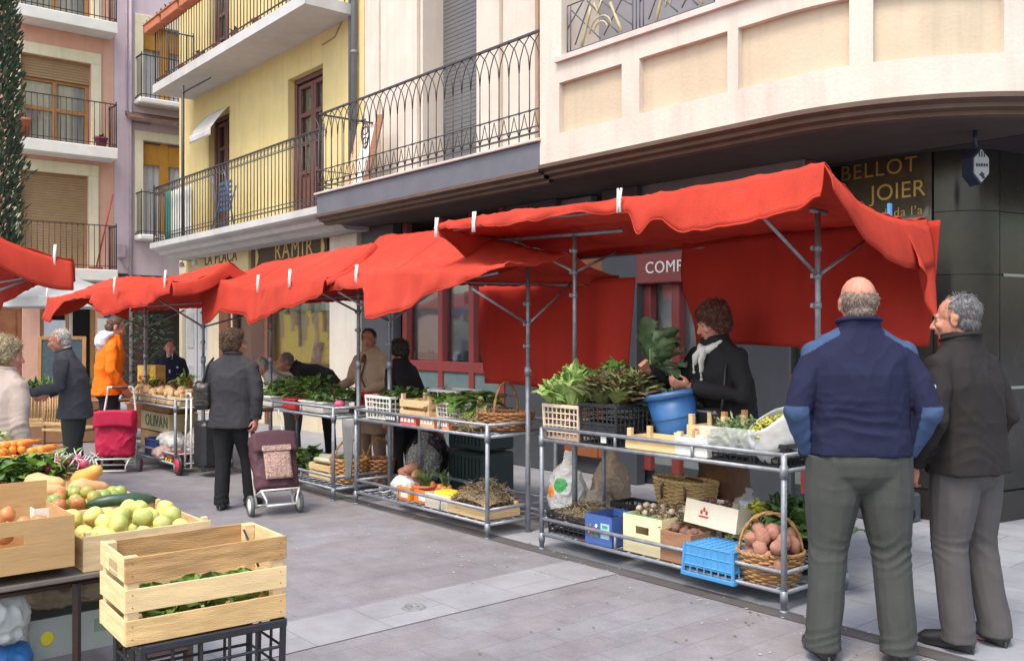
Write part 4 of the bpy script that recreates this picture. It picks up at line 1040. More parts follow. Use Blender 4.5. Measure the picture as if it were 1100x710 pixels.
def person(label, loc, face, h, top, legm, hair, hairkind='short', skin=SKIN, lean=0, girth=1.0, sw=1.0, yaw=0, pitch=0,
           armL=None, armR=None, handL=None, handR=None, hem=.88, flare=1.0, legs=None, vox=.009, wr=.009, paint=None, shoem=None,
           skirt=None, seed=0, tuck=False, glasses=False, name='jacket', legr=1.0, collar=.0, hgrow=1.0, group=None):
    k = h / 1.75
    T = thing('person', label, 'person', loc, atan2(face[0], -face[1]), group)
    PV = V((0, 0, .93))
    def bend(p):
        p = V(p); t = (p.z - .92) / .5; t = max(0, min(1, t)); t = t * t * (3 - 2 * t)
        if lean and t > 0: p = PV + Matrix.Rotation(lean * t, 3, 'X') @ (p - PV)
        return p
    K = lambda p: V(p) * k
    BK = lambda p: bend(p) * k
    HC = bend((0, -.012, 1.615)); NB = bend((0, .012, 1.47))
    HR = Matrix.Rotation(yaw, 4, 'Z') @ Matrix.Rotation(pitch + lean * .5, 4, 'X')
    HM = Matrix.Translation(HC * k) @ HR @ Matrix.Scale(k * 1.0, 4)
    arms = {}
    for sg, A in ((1, armL), (-1, armR)):
        sh = bend((sg * .180 * sw, .005, 1.375))
        if A is None: el, wr_ = V((sg * (.235 * sw + .02), .03, 1.12)), V((sg * (.245 * sw + .03), -.03, .86)); el, wr_ = bend(el), bend(wr_)
        else: el, wr_ = V(A[0]), V(A[1])
        arms[sg] = (sh, el, wr_)
    lg = {}
    for sg in (1, -1):
        q = (legs or {}).get(sg)
        lg[sg] = q or (V((sg * .088, 0, .90)), V((sg * .105, -.015, .50)), V((sg * .12, .02, .08)))
        lg[sg] = tuple(V(p) for p in lg[sg])
    # --- body
    b = MB(HM)
    b.ell((0, .012, .030), (.076, .096, .086)); b.ell((0, -.028, -.028), (.061, .066, .088)); b.ell((0, -.055, -.088), (.036, .036, .025))
    b.ell((0, -.005, -.06), (.058, .06, .05))
    b.path([(0, -.094, .010), (0, -.108, -.012), (0, -.118, -.032)], [.0085, .0105, .0135], 8); b.ell((0, -.118, -.032), .013, 8, 6)
    for sg in (-1, 1):
        b.ell((sg * .010, -.106, -.036), .009, 8, 6); b.ell((sg * .038, -.068, -.026), (.024, .024, .022), 10, 7)
        b.ell((sg * .078, .012, -.012), (.009, .020, .033), 10, 7, Matrix.Rotation(sg * .35, 3, 'Z')); b.ell((sg * .081, .02, .002), (.009, .018, .018), 10, 7)
    b.path([(-.044, -.074, .018), (-.02, -.090, .022), (.02, -.090, .022), (.044, -.074, .018)], .0105, 8)
    b.ell((0, -.090, -.056), (.022, .011, .007)); b.ell((0, -.089, -.067), (.020, .011, .007))
    b.M = Matrix()
    b.path([K(NB) - K((0, 0, .07)), K(NB), (HM @ V((0, .025, -.075))), (HM @ V((0, .02, -.02)))], [.070 * k, .058 * k, .053 * k, .05 * k], 14)
    b.path([BK((0, 0, z)) for z in (.88, 1.0, 1.15, 1.3, 1.43)], [.10 * k, .10 * k, .11 * k, .12 * k, .07 * k], 14)
    for sg in (1, -1):
        sh, el, w_ = arms[sg]
        b.path([K(bend((0, 0, 1.38))), K(sh), K(el), K(w_)], [.05 * k, .042 * k, .033 * k, .025 * k], 10)
        hd = (handL if sg > 0 else handR) or {}
        d = hd.get('d') or (w_ - el); pn = hd.get('pn') or V((-sg, -.2, 0))
        hand(b, K(w_), d, pn, k, hd.get('curl', .5))
        hp, kn, an = lg[sg]
        b.path([K((0, 0, .90)), K(hp), K(kn), K(an), K(an) - V((0, 0, .03 * k))], [.08 * k, .075 * k, .048 * k, .036 * k, .034 * k], 10)
        b.path([K(an) + V((0, 0, -.03 * k)), K(an) + V((0, -.12 * k, -.05 * k))], [.034 * k, .025 * k], 8)
    body = blob('body', b, skin, T, vox * .85 if vox < .01 else vox, 2, wr=.0008, wf=30, seed=seed)
    e = MB(HM)
    for sg in (-1, 1): e.ell((sg * .030, -.0745, .003), .0120, 10, 8); e.ell((sg * .030, -.0835, .003), (.0058, .0042, .0058), 8, 6, mi=1)
    e.build('eyes', [EYEW, EYED], T)
    e = MB(HM); e.path([(-.02, -.098, -.061), (-.008, -.103, -.060), (.008, -.103, -.060), (.02, -.098, -.061)], [.002, .0042, .0042, .002], 6); e.build('mouth', LIP, T)
    # --- hair
    hb = MB(HM); hw = .0
    g = hgrow
    if hairkind == 'bald':
        hb.ell((0, .032, .004), (.081, .084, .060)); hb.ell((0, .05, -.045), (.060, .058, .040)); hw = .003
    elif hairkind == 'short':
        hb.ell((0, .024, .036), (.081 * g, .094 * g, .088 * g)); hb.ell((0, .055, -.02), (.072, .058, .06)); hw = .005
    elif hairkind == 'receding':
        hb.ell((0, .030, .034), (.0795, .091, .086)); hb.ell((0, .050, -.024), (.069, .056, .056)); hw = .003
    elif hairkind == 'curly':
        hb.ell((0, .028, .048), (.098 * g, .104 * g, .092 * g)); hb.ell((0, .060, -.018), (.088 * g, .066 * g, .07 * g)); hb.ell((0, -.035, .085), (.070 * g, .05, .04)); hw = .011
        for sg in (-1, 1): hb.ell((sg * .074, .008, -.005), (.026, .050, .06))
    ho = blob('hair', hb, hair, T, .006 if vox < .01 else .009, 1, wr=hw, wf=34 if hairkind == 'curly' else 46, zs=1, seed=seed + 2, rough=True, strands=(1800 if vox < .0085 else 700), curl=hairkind == 'curly')
    e = MB(HM)
    for sg in (-1, 1): e.path([(sg * .046, -.078, .024), (sg * .030, -.094, .029), (sg * .014, -.097, .026)], [.002, .0032, .003], 6)
    e.build('eyebrows', hair, T)
    if glasses:
        e = MB(HM)
        for sg in (-1, 1):
            e.path([(sg * (.033 + .021 * cos(t)), -.106, .002 + .016 * sin(t)) for t in [j * pi / 6 for j in range(12)]], .0018, 5, closed=True)
            e.path([(sg * .054, -.104, .008), (sg * .078, -.02, .01), (sg * .08, .02, .0)], .002, 5)
        e.path([(-.012, -.107, .005), (.012, -.107, .005)], .0018, 5); e.build('glasses', BLACKP, T)
    # --- jacket
    j = MB(); g = girth
    secs = [(hem, .200 * g * flare, .138 * g * flare), (hem + .10, .196 * g * (1 + flare) / 2, .136 * g * (1 + flare) / 2), (1.05, .188 * g, .130 * g), (1.17, .192 * g, .134 * g), (1.29, .200 * (1 + g) / 2, .140 * (1 + g) / 2),
            (1.37, .200 * sw, .122), (1.42, .160 * sw, .105), (1.455, .128, .096), (1.495, .094, .086), (1.53 + collar, .080 + collar * .4, .080 + collar * .4)]
    secs = [s_ for s_ in secs if s_[0] >= hem]
    j.loft([((0, .005, z), rx, ry) for z, rx, ry in secs], 24, fn=lambda p: bend(p) * k)
    for sg in (1, -1):
        sh, el, w_ = arms[sg]
        mid = sh.lerp(el, .5) + V((sg * .008, 0, 0)); m2 = el.lerp(w_, .5)
        j.path([K(bend((sg * .045, .014, 1.475))), K(bend((sg * .12 * sw, .008, 1.418))), K(sh)], [.050 * k, .057 * k, .062 * k], 12)
        j.path([K(bend((sg * .10, .005, 1.36))), K(sh), K(mid), K(el), K(m2), K(w_.lerp(el, .04))], [.07 * k, .070 * k, .068 * k, .060 * k, .054 * k, .047 * k], 14)
        j.ell(K(el), .060 * k); j.ell(K(sh), .070 * k)
    blob(name, j, top, T, vox, 4, wr, 5.5, .75, paint, seed + 5, folds=((hem * k + .09, .07, .003), (1.1 * k, .10, .002)))
    tm = top[0] if isinstance(top, list) else top
    m = MB(); m.path([BK(((.079 + collar * .4) * cos(q), .005 + (.079 + collar * .4) * sin(q), 1.508 + collar + .012 * sin(q))) for q in [i * pi / 12 for i in range(24)]], .011 * k, 8, closed=True, flat=1.6); m.build('collar', tm, T)
    for sg in (1, -1):
        sh, el, w_ = arms[sg]; d_ = (w_ - el).normalized(); c_ = w_ - d_ * .012; sd_ = d_.orthogonal().normalized(); s2 = d_.cross(sd_)
        m = MB(); m.path([K(c_ + (sd_ * cos(q) + s2 * sin(q)) * .044) for q in [i * pi / 9 for i in range(18)]], .007 * k, 6, closed=True); m.build('cuff', tm, T)
    # --- legs
    t = MB(); lr = legr
    if skirt:
        t.loft([((0, .01, z * k), rx * k, ry * k) for z, rx, ry in ((skirt, .19, .15), (.6, .185, .145), (.75, .185, .14), (.95, .165, .12))], 20)
        blob('skirt', t, legm, T, vox, 4, wr, 7, .5, None, seed + 7)
    else:
        t.loft([((0, .008, z * k), rx * g * k, ry * g * k) for z, rx, ry in ((.76, .06, .06), (.79, .11, .095), (.84, .160, .122), (.90, .178, .130), (.98, .172, .124), (1.04, .165, .118))], 20)
        for sg in (1, -1):
            hp, kn, an = lg[sg]
            f2 = an + V((0, 0, -.025))
            t.path([K(hp + V((0, 0, .02))), K(hp.lerp(kn, .45)), K(kn), K(kn.lerp(an, .5)), K(f2 + V((0, 0, .06))), K(f2)], [.100 * g * lr * k, .094 * g * lr * k, .077 * lr * k, .072 * lr * k, .070 * lr * k, .073 * lr * k], 14)
        blob('trousers', t, legm, T, vox, 4, wr * .75, 5.5, .30, None, seed + 7, folds=((.10 * k, .06, .0045), (.49 * k, .08, .0024), (.80 * k, .06, .002)))
    for sg in (1, -1):
        hp, kn, an = lg[sg]; fwd = V((sg * .18, -1, 0)).normalized()
        c = V((an.x, an.y, 0)) * k
        s_ = MB()
        s_.path([c - fwd * (.065 * k) + V((0, 0, .045 * k)), c + V((0, 0, .052 * k)), c + fwd * (.08 * k) + V((0, 0, .048 * k)), c + fwd * (.16 * k) + V((0, 0, .036 * k)), c + fwd * (.195 * k) + V((0, 0, .030 * k))],
                [.036 * k, .044 * k, .043 * k, .038 * k, .018 * k], 12)
        s_.path([c - fwd * (.07 * k) + V((0, 0, .010)), c + fwd * (.05 * k) + V((0, 0, .010)), c + fwd * (.15 * k) + V((0, 0, .010)), c + fwd * (.205 * k) + V((0, 0, .010))], [.030 * k, .040 * k, .044 * k, .02 * k], 12, flat=.28)
        s_.build('shoe', shoem or mt('black_leather', (.022, .02, .02), .35, .2, 20), T)
    T['k'] = k
    return T, HM, bend, k

HG = mt('hair_grey', (.20, .185, .175), .7, .35, 60, .5, 120)
HW = mt('hair_white', (.50, .48, .45), .7, .2, 60, .5, 120)
HB = mt('hair_black', (.022, .018, .017), .55, .3, 60, .5, 120)
HR_ = mt('hair_auburn', (.105, .032, .020), .6, .4, 50, .6, 110)
HBR = mt('hair_brown', (.10, .055, .03), .6, .4, 50, .6, 110)
HBL = mt('hair_blond_grey', (.30, .23, .14), .7, .3, 50, .6, 110)

# 1 --- big man in the navy fleece, seen from behind
NAVY = fabric('navy_fleece', (.013, .015, .042)); PBLUE = fabric('blue_patch', (.042, .072, .148))
k1 = 1.84 / 1.75
def paint1(c, n):
    c = c / k1
    ax = abs(c.x)
    if c.z < 1.15 and ax > .243 - (1.15 - c.z) * .10: return 1
    if ax > .095 and c.z > 1.49 - .60 * (ax - .06) and ax < .275 and c.y > -.2: return 1
    return 0
P1, HM1, _, _ = person('stout balding man in navy fleece with blue patches, hands in his pockets, back turned', (1.655, 4.44, 0), (.10, 1), 1.84,
    [NAVY, PBLUE], fabric('grey_green_wool', (.055, .058, .054)), mt('hair_cropped', (.21, .155, .13), .7, .3, 60), 'bald', SKIN2, 0.02, 1.13, 1.06, yaw=.0, pitch=.04,
    armL=((.285, .06, 1.12), (.212, -.03, .93)), armR=((-.285, .06, 1.12), (-.212, -.03, .93)), handL={'d': V((-.32, .0, -1)), 'curl': .1}, handR={'d': V((.32, .0, -1)), 'curl': .1},
    hem=.93, flare=.98, legs={1: ((.105, 0, .90), (.135, -.005, .50), (.165, .03, .075)), -1: ((-.105, 0, .90), (-.14, -.005, .50), (-.16, .04, .075))},
    vox=.007, wr=.009, paint=paint1, seed=3, legr=1.14, collar=.02)
m = MB()
for z in (1.235, 1.20): m.ell((-.315 * k1, .05, z * k1), (.004, .014, .012))
m.build('sleeve_badge', mt('pale_badge', (.45, .45, .5)), P1)
# 2 --- man in the dark jacket
DJ = fabric('charcoal_jacket', (.022, .019, .0195))
P2, HM2, _, k2 = person('elderly man in charcoal jacket and grey trousers, in profile with a black pouch', (2.26, 4.62, 0), (-.52, .85), 1.76,
    DJ, fabric('taupe_wool', (.080, .074, .076)), mt('hair_salt', (.14, .135, .14), .7, .45, 60, .5, 120), 'receding', SKIN2, .07, 1.08, 1.06, yaw=.30, pitch=.06,
    armL=((.285, .02, 1.13), (.245, -.12, .90)), armR=((-.285, .03, 1.13), (-.27, -.10, .90)), handL={'d': V((-.02, -.3, -1)), 'curl': .9, 'pn': V((-1, -.1, 0))},
    hem=.86, flare=1.06, legs={1: ((.09, 0, .90), (.10, -.03, .50), (.115, .03, .075)), -1: ((-.09, 0, .90), (-.11, -.01, .50), (-.13, .06, .075))}, vox=.007, wr=.009, seed=9, legr=1.12, collar=.015)
w2 = V((.245, -.15, .80)) * k2
m = MB(); m.path([w2 + V((0, .0, .02)), w2 + V((.02, -.02, -.06)), w2 + V((0, 0, -.11))], .006, 6); m.ell(w2 + V((0, 0, -.15)), (.035, .03, .045)); m.ell(w2 + V((0, -.03, -.15)), (.022, .02, .025))
o = m.build('strap_pouch', BLACKP); o.location = P2.location; o.rotation_euler = P2.rotation_euler
tag(o, 'small black pouch on a strap hanging from the hand of the man in charcoal', 'pouch')
# 3 --- vendor with the chard
BLK = fabric('black_wool', (.020, .019, .021)); SCARF = fabric('white_scarf', (.66, .63, .58), .06)
P3, HM3, b3, k3 = person('auburn-haired vendor woman in black coat and white scarf holding up a bunch of chard', MK(-1.00, .78, .004), (-.78, -.42), 1.76,
    BLK, fabric('brown_skirt', (.13, .065, .04)), HR_, 'curly', SKIN2, .12, 1.32, 1.14, yaw=-.22, pitch=.28,
    armR=((-.30, -.16, 1.17), (-.24, -.46, 1.28)), armL=((.30, -.10, 1.12), (.10, -.37, 1.19)), handR={'d': V((.3, -.6, .5)), 'pn': V((.8, 0, -.4)), 'curl': .7}, handL={'d': V((-.2, -.8, .1)), 'pn': V((-.6, 0, .6)), 'curl': .7},
    hem=.82, flare=1.15, skirt=.42, vox=.008, wr=.012, seed=12, name='coat', hgrow=1.10)
m = MB()
sc = [b3((.075 * cos(t), -.02 + .085 * sin(t), 1.475 - .035 * sin(t) * -1 * (1 if sin(t) < 0 else .2))) * k3 for t in [i * pi / 9 for i in range(18)]]
m.path(sc, .030 * k3, 10, closed=True)
m.path([b3(p) * k3 for p in ((.02, -.11, 1.45), (.03, -.16, 1.38), (.015, -.165, 1.29))], [.035, .03, .02], 8, flat=.6); m.path([b3(p) * k3 for p in ((-.01, -.11, 1.45), (-.03, -.155, 1.40), (-.05, -.16, 1.34))], [.03, .028, .016], 8, flat=.6)
blob('scarf', m, SCARF, P3, .008, 3, .006, 16, 1, seed=4)
m = MB()
for x, z in ((.012, 1.24), (-.055, 1.29)): m.path([b3((x, -.165, z + .06)) * k3, b3((x, -.17, z)) * k3], .006, 6); m.ell(b3((x, -.17, z)) * k3, .011, 8, 6)
m.build('scarf_cord', SCARF, P3)
m = MB(HM3)
for sg in (-1, 1): m.ell((sg * .086, .008, -.052), .008, 8, 6)
m.build('earring', GOLD, P3)
# her shoulder bag
T = thing('shoulder_bag', 'black leather shoulder bag at the hip of the chard vendor', 'bag', P3.location, P3.rotation_euler.z)
m = MB(); m.box((.10, -.24, .93), (.34, .10, .24), Matrix.Rotation(.15, 4, 'X'), .03); m.build('pouch', mt('bag_leather', (.025, .022, .022), .35, .2, 14, .2), T)
m = MB(); m.path([(.26, -.24, 1.03), (.24, -.20, 1.15), (.20, -.15, 1.30), (.15, -.06, 1.46)], .009, 6); m.path([(-.05, -.25, 1.04), (-.02, -.26, 1.06), (.05, -.27, 1.05)], .007, 6); m.build('strap', BLACKP, T)
m = MB(); m.box((.10, -.30, 1.03), (.28, .015, .012)); m.build('zip', STEEL, T)
# 4 --- woman with the trolley
CHAR = fabric('dark_grey_suit', (.038, .037, .043))
P4, HM4, _, k4 = person('woman in dark grey suit with brown hair, seen from behind pulling the plum trolley', (-2.46, 8.2, 0), (.14, 1), 1.585,
    CHAR, fabric('black_trousers', (.016, .016, .018)), HBR, 'curly', SKIN2, .02, 1.12, 1.05, yaw=-.85, pitch=.02,
    armR=((-.275, .05, 1.10), (-.255, .03, .88)), armL=((.275, .02, 1.10), (.20, -.12, 1.0)), handR={'d': V((.05, .3, -1)), 'curl': .9},
    hem=.80, flare=1.08, legs={1: ((.085, 0, .90), (.095, 0, .50), (.10, .03, .08)), -1: ((-.085, 0, .90), (-.12, -.08, .50), (-.13, -.12, .08))}, vox=.008, wr=.010, seed=21, glasses=True, hgrow=1.02)
# 5..9 vendors behind the tables
P5 = person('dark-haired vendor in a beige overcoat standing behind the second and third stalls', (-1.46, 9.75, .004), (-.55, -.8), 1.61, fabric('beige_coat', (.42, .29, .20)), fabric('beige_coat2', (.36, .25, .17)), HB, 'short', SKIN2, .08, 1.15, 1.05,
    yaw=.5, pitch=.1, armR=((-.29, -.06, 1.13), (-.25, -.33, 1.05)), armL=((.29, -.03, 1.12), (.1, -.27, 1.02)), hem=.55, flare=1.15, vox=.011, seed=31, name='coat')[0]
m = MB(); m.path([(.05, -.155, 1.28), (.0, -.175, 1.1), (-.03, -.17, .95)], .007, 6); m.path([(-.06, -.15, 1.28), (-.01, -.175, 1.1), (.06, -.17, .98)], .007, 6); m.ell((0, -.12, 1.27), (.04, .03, .06)); m.build('brown_scarf', fabric('brown_scarf', (.12, .045, .03)), P5)
P6 = person('person with short black curls in a black coat, facing the beige-coated vendor', (-1.07, 9.25, .004), (-.75, .55), 1.49, BLK, BLK, HB, 'curly', SKIN2, .12, 1.1, 1.0, yaw=.2, pitch=.1, vox=.011, seed=33, hem=.7, name='coat')[0]
P7 = person('grey-haired person in black bending over the parsley stall', (-2.16, 11.05, .004), (-.95, -.25), 1.60, BLK, BLK, HG, 'short', SKIN2, .95, 1.15, 1.05, yaw=.1, pitch=-.2, vox=.011, seed=35, armR=((-.24, -.42, 1.0), (-.2, -.5, .86)), armL=((.24, -.42, 1.0), (.2, -.55, .9)))[0]
P8 = person('small white-haired person in pale clothes stooping low beside the parsley stall pole', (-2.50, 10.65, .004), (-.85, -.5), 1.42, fabric('pale_blouse', (.42, .36, .35)), fabric('grey_skirt', (.1, .1, .11)), mt('hair_pale_grey', (.33, .29, .27), .7, .3, 60), 'short', SKIN2, .72, 1.1, 1.0, yaw=.1, vox=.011, seed=37, name='blouse')[0]
P9 = person('man in a navy jacket and pale shirt standing behind the mushroom stall, facing the viewer', (-4.72, 12.85, .004), (.3, -.95), 1.46, fabric('navy_jacket', (.016, .018, .04)), fabric('blue_jeans', (.18, .24, .38)), HBR, 'short', SKIN2, .04, 1.05, 1.0, vox=.010, seed=41, hem=.82)[0]
m = MB(); m.sheet(lambda u, v: V(((.055 - .045 * v) * (u - .5) * 2, -.098 - .05 * v, (1.53 - .33 * v))) * (1.46 / 1.75), 6, 6); m.ell((.10, -.115, 1.08), (.012, .006, .012)); m.build('shirt_front', fabric('pale_shirt', (.5, .48, .42)), P9, solid=.006)
# 10 --- orange anorak
P10, HM10, b10, k10 = person('tall person in a bright orange anorak with a white hood, holding the red trolley', (-4.66, 10.75, 0), (.80, .35), 1.76,
    fabric('orange_anorak', (.85, .16, .010), .08), fabric('dark_jeans', (.025, .02, .025)), HBR, 'short', SKIN2, .10, 1.12, 1.05, yaw=.1, pitch=.35,
    armR=((-.28, -.02, 1.12), (-.22, -.16, .92)), armL=((.28, -.02, 1.12), (.22, -.14, .9)), hem=.84, flare=1.1, vox=.009, wr=.016, seed=45, name='anorak')
m = MB(); m.loft([(p, rx, ry) for p, rx, ry in (((0, .09, 1.34), .10, .05), ((0, .12, 1.40), .17, .075), ((0, .11, 1.48), .17, .085), ((0, .07, 1.54), .13, .085), ((0, .05, 1.56), .10, .07))], 20, fn=lambda p: b10(p) * k10)
blob('hood', m, fabric('white_hood', (.62, .63, .68), .06), P10, .009, 3, .012, 10, 1, seed=6)
# 11 --- old man in grey suit
P11, HM11, b11, k11 = person('white-haired old man in a grey suit jacket leaning to the left', (-4.30, 9.15, 0), (-.95, -.25), 1.62,
    fabric('grey_suit', (.060, .062, .074)), fabric('green_grey_trousers', (.045, .05, .045)), HW, 'receding', SKIN2, .20, 1.12, 1.02, yaw=-.1, pitch=.12,
    armL=((.27, -.10, 1.12), (.18, -.38, 1.06)), armR=((-.27, -.06, 1.12), (-.2, -.3, 1.02)), handL={'d': V((-.1, -1, .1)), 'pn': V((0, 0, -1)), 'curl': .6}, hem=.78, flare=1.12, vox=.008, wr=.010, seed=51)
m = MB(); m.path([b11((.066 * cos(t), .0 + .072 * sin(t), 1.505 - .02 * -sin(t))) * k11 for t in [i * pi / 8 for i in range(16)]], .016, 8, closed=True); m.build('shirt_collar', WHITE, P11)
# 12 --- woman at the left edge
P12 = person('blond-grey haired woman in a taupe coat at the left edge, her back half turned', (-3.29, 5.98, 0), (.45, .85), 1.53, fabric('taupe_coat', (.36, .29, .255)), fabric('taupe_coat2', (.33, .27, .24)), HBL, 'curly', SKIN2, .06, 1.15, 1.05, yaw=-.5, pitch=.15, hem=.55, flare=1.12, vox=.009, wr=.012, seed=55, name='coat', hgrow=1.06)[0]

# ================================================================== GOODS: makers
def pcrate(name, label, cat, loc, rz, w, d, h, mat, rows=4, cols=7, taper=.94, solid_band=.0, group=None, parent=None, flip=False):
    """lattice plastic crate"""
    T = thing(name, label, cat, loc, rz, group); m = MB()
    def P(x, y, z):
        zz = (h - z) if flip else z
        f = taper + (1 - taper) * (z / h); return V((x * f, y * f, zz))
    t = .006
    for sd in range(4):
        L_, o, ax = (w, d / 2, 0) if sd < 2 else (d, w / 2, 1); sg = 1 if sd % 2 else -1
        q = lambda u, z: P(u, sg * o, z) if ax == 0 else P(sg * o, u, z)
        n = cols if ax == 0 else max(3, round(cols * d / w))
        for k in range(n + 1): m.bar(q(-L_ / 2 + L_ * k / n, 0), q(-L_ / 2 + L_ * k / n, h * .97), t * 1.3)
        for r in range(rows + 1):
            z = h * .03 + h * .90 * r / rows
            m.bar(q(-L_ / 2, z), q(L_ / 2, z), t * 1.3)
        if solid_band:
            m.sheet(lambda u, v: q(-L_ / 2 + L_ * u, h * ((0 if flip else .35) + solid_band * v)), 1, 1)
        m.sheet(lambda u, v: q(-L_ / 2 + L_ * u, h * .05 * v), 1, 1)
    for sx_ in (-1, 1):
        for sy in (-1, 1): m.path([P(sx_ * (w / 2), sy * (d / 2), 0), P(sx_ * (w / 2), sy * (d / 2), h)], .012, 6, sm=False)
    for k in range(8): m.bar(P(-w / 2, -d / 2 + d * (k + .5) / 8, .006), P(w / 2, -d / 2 + d * (k + .5) / 8, .006), .012)
    for k in range(6): m.bar(P(-w / 2 + w * (k + .5) / 6, -d / 2, .008), P(-w / 2 + w * (k + .5) / 6, d / 2, .008), .012)
    m.build('lattice', mat, T)
    m = MB(); r = .02
    zt = .012 if flip else h - .012
    for sg in (-1, 1):
        m.box((0, sg * (d / 2 + .003), zt), (w + .02, .016, .026), ch=.004); m.box((sg * (w / 2 + .003), 0, zt), (.016, d - .012, .026), ch=.004)
    m.build('rim', mat, T)
    return T
def slat_crate(name, label, cat, loc, rz, w, d, h, n=3, mat=PINE, gap=.28, vary=None, group=None, post=.032, rot=None, post_up=0, pmat=None):
    T = thing(name, label, cat, loc, rz if rot is None else rot, group); sh = h / n * (1 - gap); th = .008
    for ax, sg in ((0, -1), (0, 1), (1, -1), (1, 1)):
        m = MB()
        for i in range(n):
            z = h * (i + .5) / n + (h / n - sh) * .5 * (1 if i == n - 1 else -1 if i == 0 else 0) * .9
            if ax == 0: m.box((0, sg * (d / 2 - th / 2), z), (w + U(-.004, .002), th, sh * U(.94, 1.05)), Matrix.Rotation(U(-.010, .010), 4, 'Y'), .0015, 0 if not vary else [2, 0, 3][(n - 1 - i) % 3])
            else: m.box((sg * (w / 2 - th / 2), 0, z), (th, d - 2 * th - .003, sh * U(.94, 1.05)), Matrix.Rotation(U(-.008, .008), 4, 'X'), .0015)
            for e in (-1, 1):
                for zz in (-.25, .25):
                    if ax == 0: m.tube((e * (w / 2 - post * .6), sg * d / 2, z + zz * sh), (e * (w / 2 - post * .6), sg * (d / 2 + .0012), z + zz * sh), .0022, n=5, mi=1)
        m.build('side_panel', [mat if ax == 0 else GRAIN.get(mat, mat), mt('staple_grey', (.2, .18, .16), .5, metal=.6)] + (vary or []), T)
    for i in (-1, 1):
        for j in (-1, 1):
            m = MB(); m.box((i * (w / 2 - th - post / 2), j * (d / 2 - th - post / 2), (h + post_up) / 2), (post, post, h + post_up - .004), ch=.002); m.build('corner_post', pmat or mat, T)
    m = MB()
    for k in range(5): m.box((0, -d / 2 + d * (k + .5) / 5, .006), (w - .02, d / 5 - .012, .008), ch=.001)
    m.build('base', mat, T)
    return T
def card_box(name, label, cat, loc, rz, w, d, h, mat=CARD, group=None, hole=True, rot=None, flaps=0):
    T = thing(name, label, cat, loc, rz if rot is None else rot, group); t = .005
    m = MB()
    for sg in (-1, 1):
        if hole and sg == -1:
            hw, hh, hz = w * .17, h * .10, h * .62; y = sg * (d / 2 - t / 2)
            m.box((0, y, (hz - hh) / 2), (w, t, hz - hh)); m.box((0, y, (h + hz + hh) / 2), (w, t, h - hz - hh))
            for e in (-1, 1): m.box((e * (w / 2 + hw) / 2, y, hz), (w / 2 - hw, t, 2 * hh))
        else: m.box((0, sg * (d / 2 - t / 2), h / 2), (w, t, h))
        m.box((sg * (w / 2 - t / 2), 0, h / 2), (t, d - 2 * t - .001, h - .002))
    m.box((0, 0, t / 2 + .001), (w - 2 * t, d - 2 * t, t))
    m.build('box', mat, T)
    return T
def basket(label, loc, rz, w, d, h, handle=0, mat=WICKER, flare=.78, rows=13, rot=None, name='wicker_basket'):
    T = thing(name, label, 'basket', loc, rz if rot is None else rot); m = MB(); n = 44
    for r in range(rows):
        z = h * (r + .5) / rows; f = flare + (1 - flare) * sin(z / h * pi / 2)
        m.path([((w / 2 * f + .006 * (1 if (k // 2 + r) % 2 else -1)) * cos(2 * pi * k / n), (d / 2 * f + .006 * (1 if (k // 2 + r) % 2 else -1)) * sin(2 * pi * k / n), z) for k in range(n)], h / rows * .56, 5, closed=True)
    m.lathe([(0, .01), (.98 * flare, .01)], 24, sc=(w / 2, d / 2)); m.build('weave', mat, T)
    m = MB()
    for q in range(2): m.path([((w / 2 + .004 + .006 * sin(k * 1.9 + q * pi)) * cos(2 * pi * k / 60), (d / 2 + .004 + .006 * sin(k * 1.9 + q * pi)) * sin(2 * pi * k / 60), h + .008 * cos(k * 1.9 + q * pi)) for k in range(60)], .009, 6, closed=True)
    m.build('rim', mat, T)
    if handle:
        m = MB()
        for q in range(2): m.path([(0 + .006 * sin(k * .9 + q * pi), d / 2 * .96 * cos(pi * k / 26), h + handle * sin(pi * k / 26) + .006 * cos(k * .9 + q * pi)) for k in range(27)], .008, 6)
        m.build('handle', mat, T)
    return T
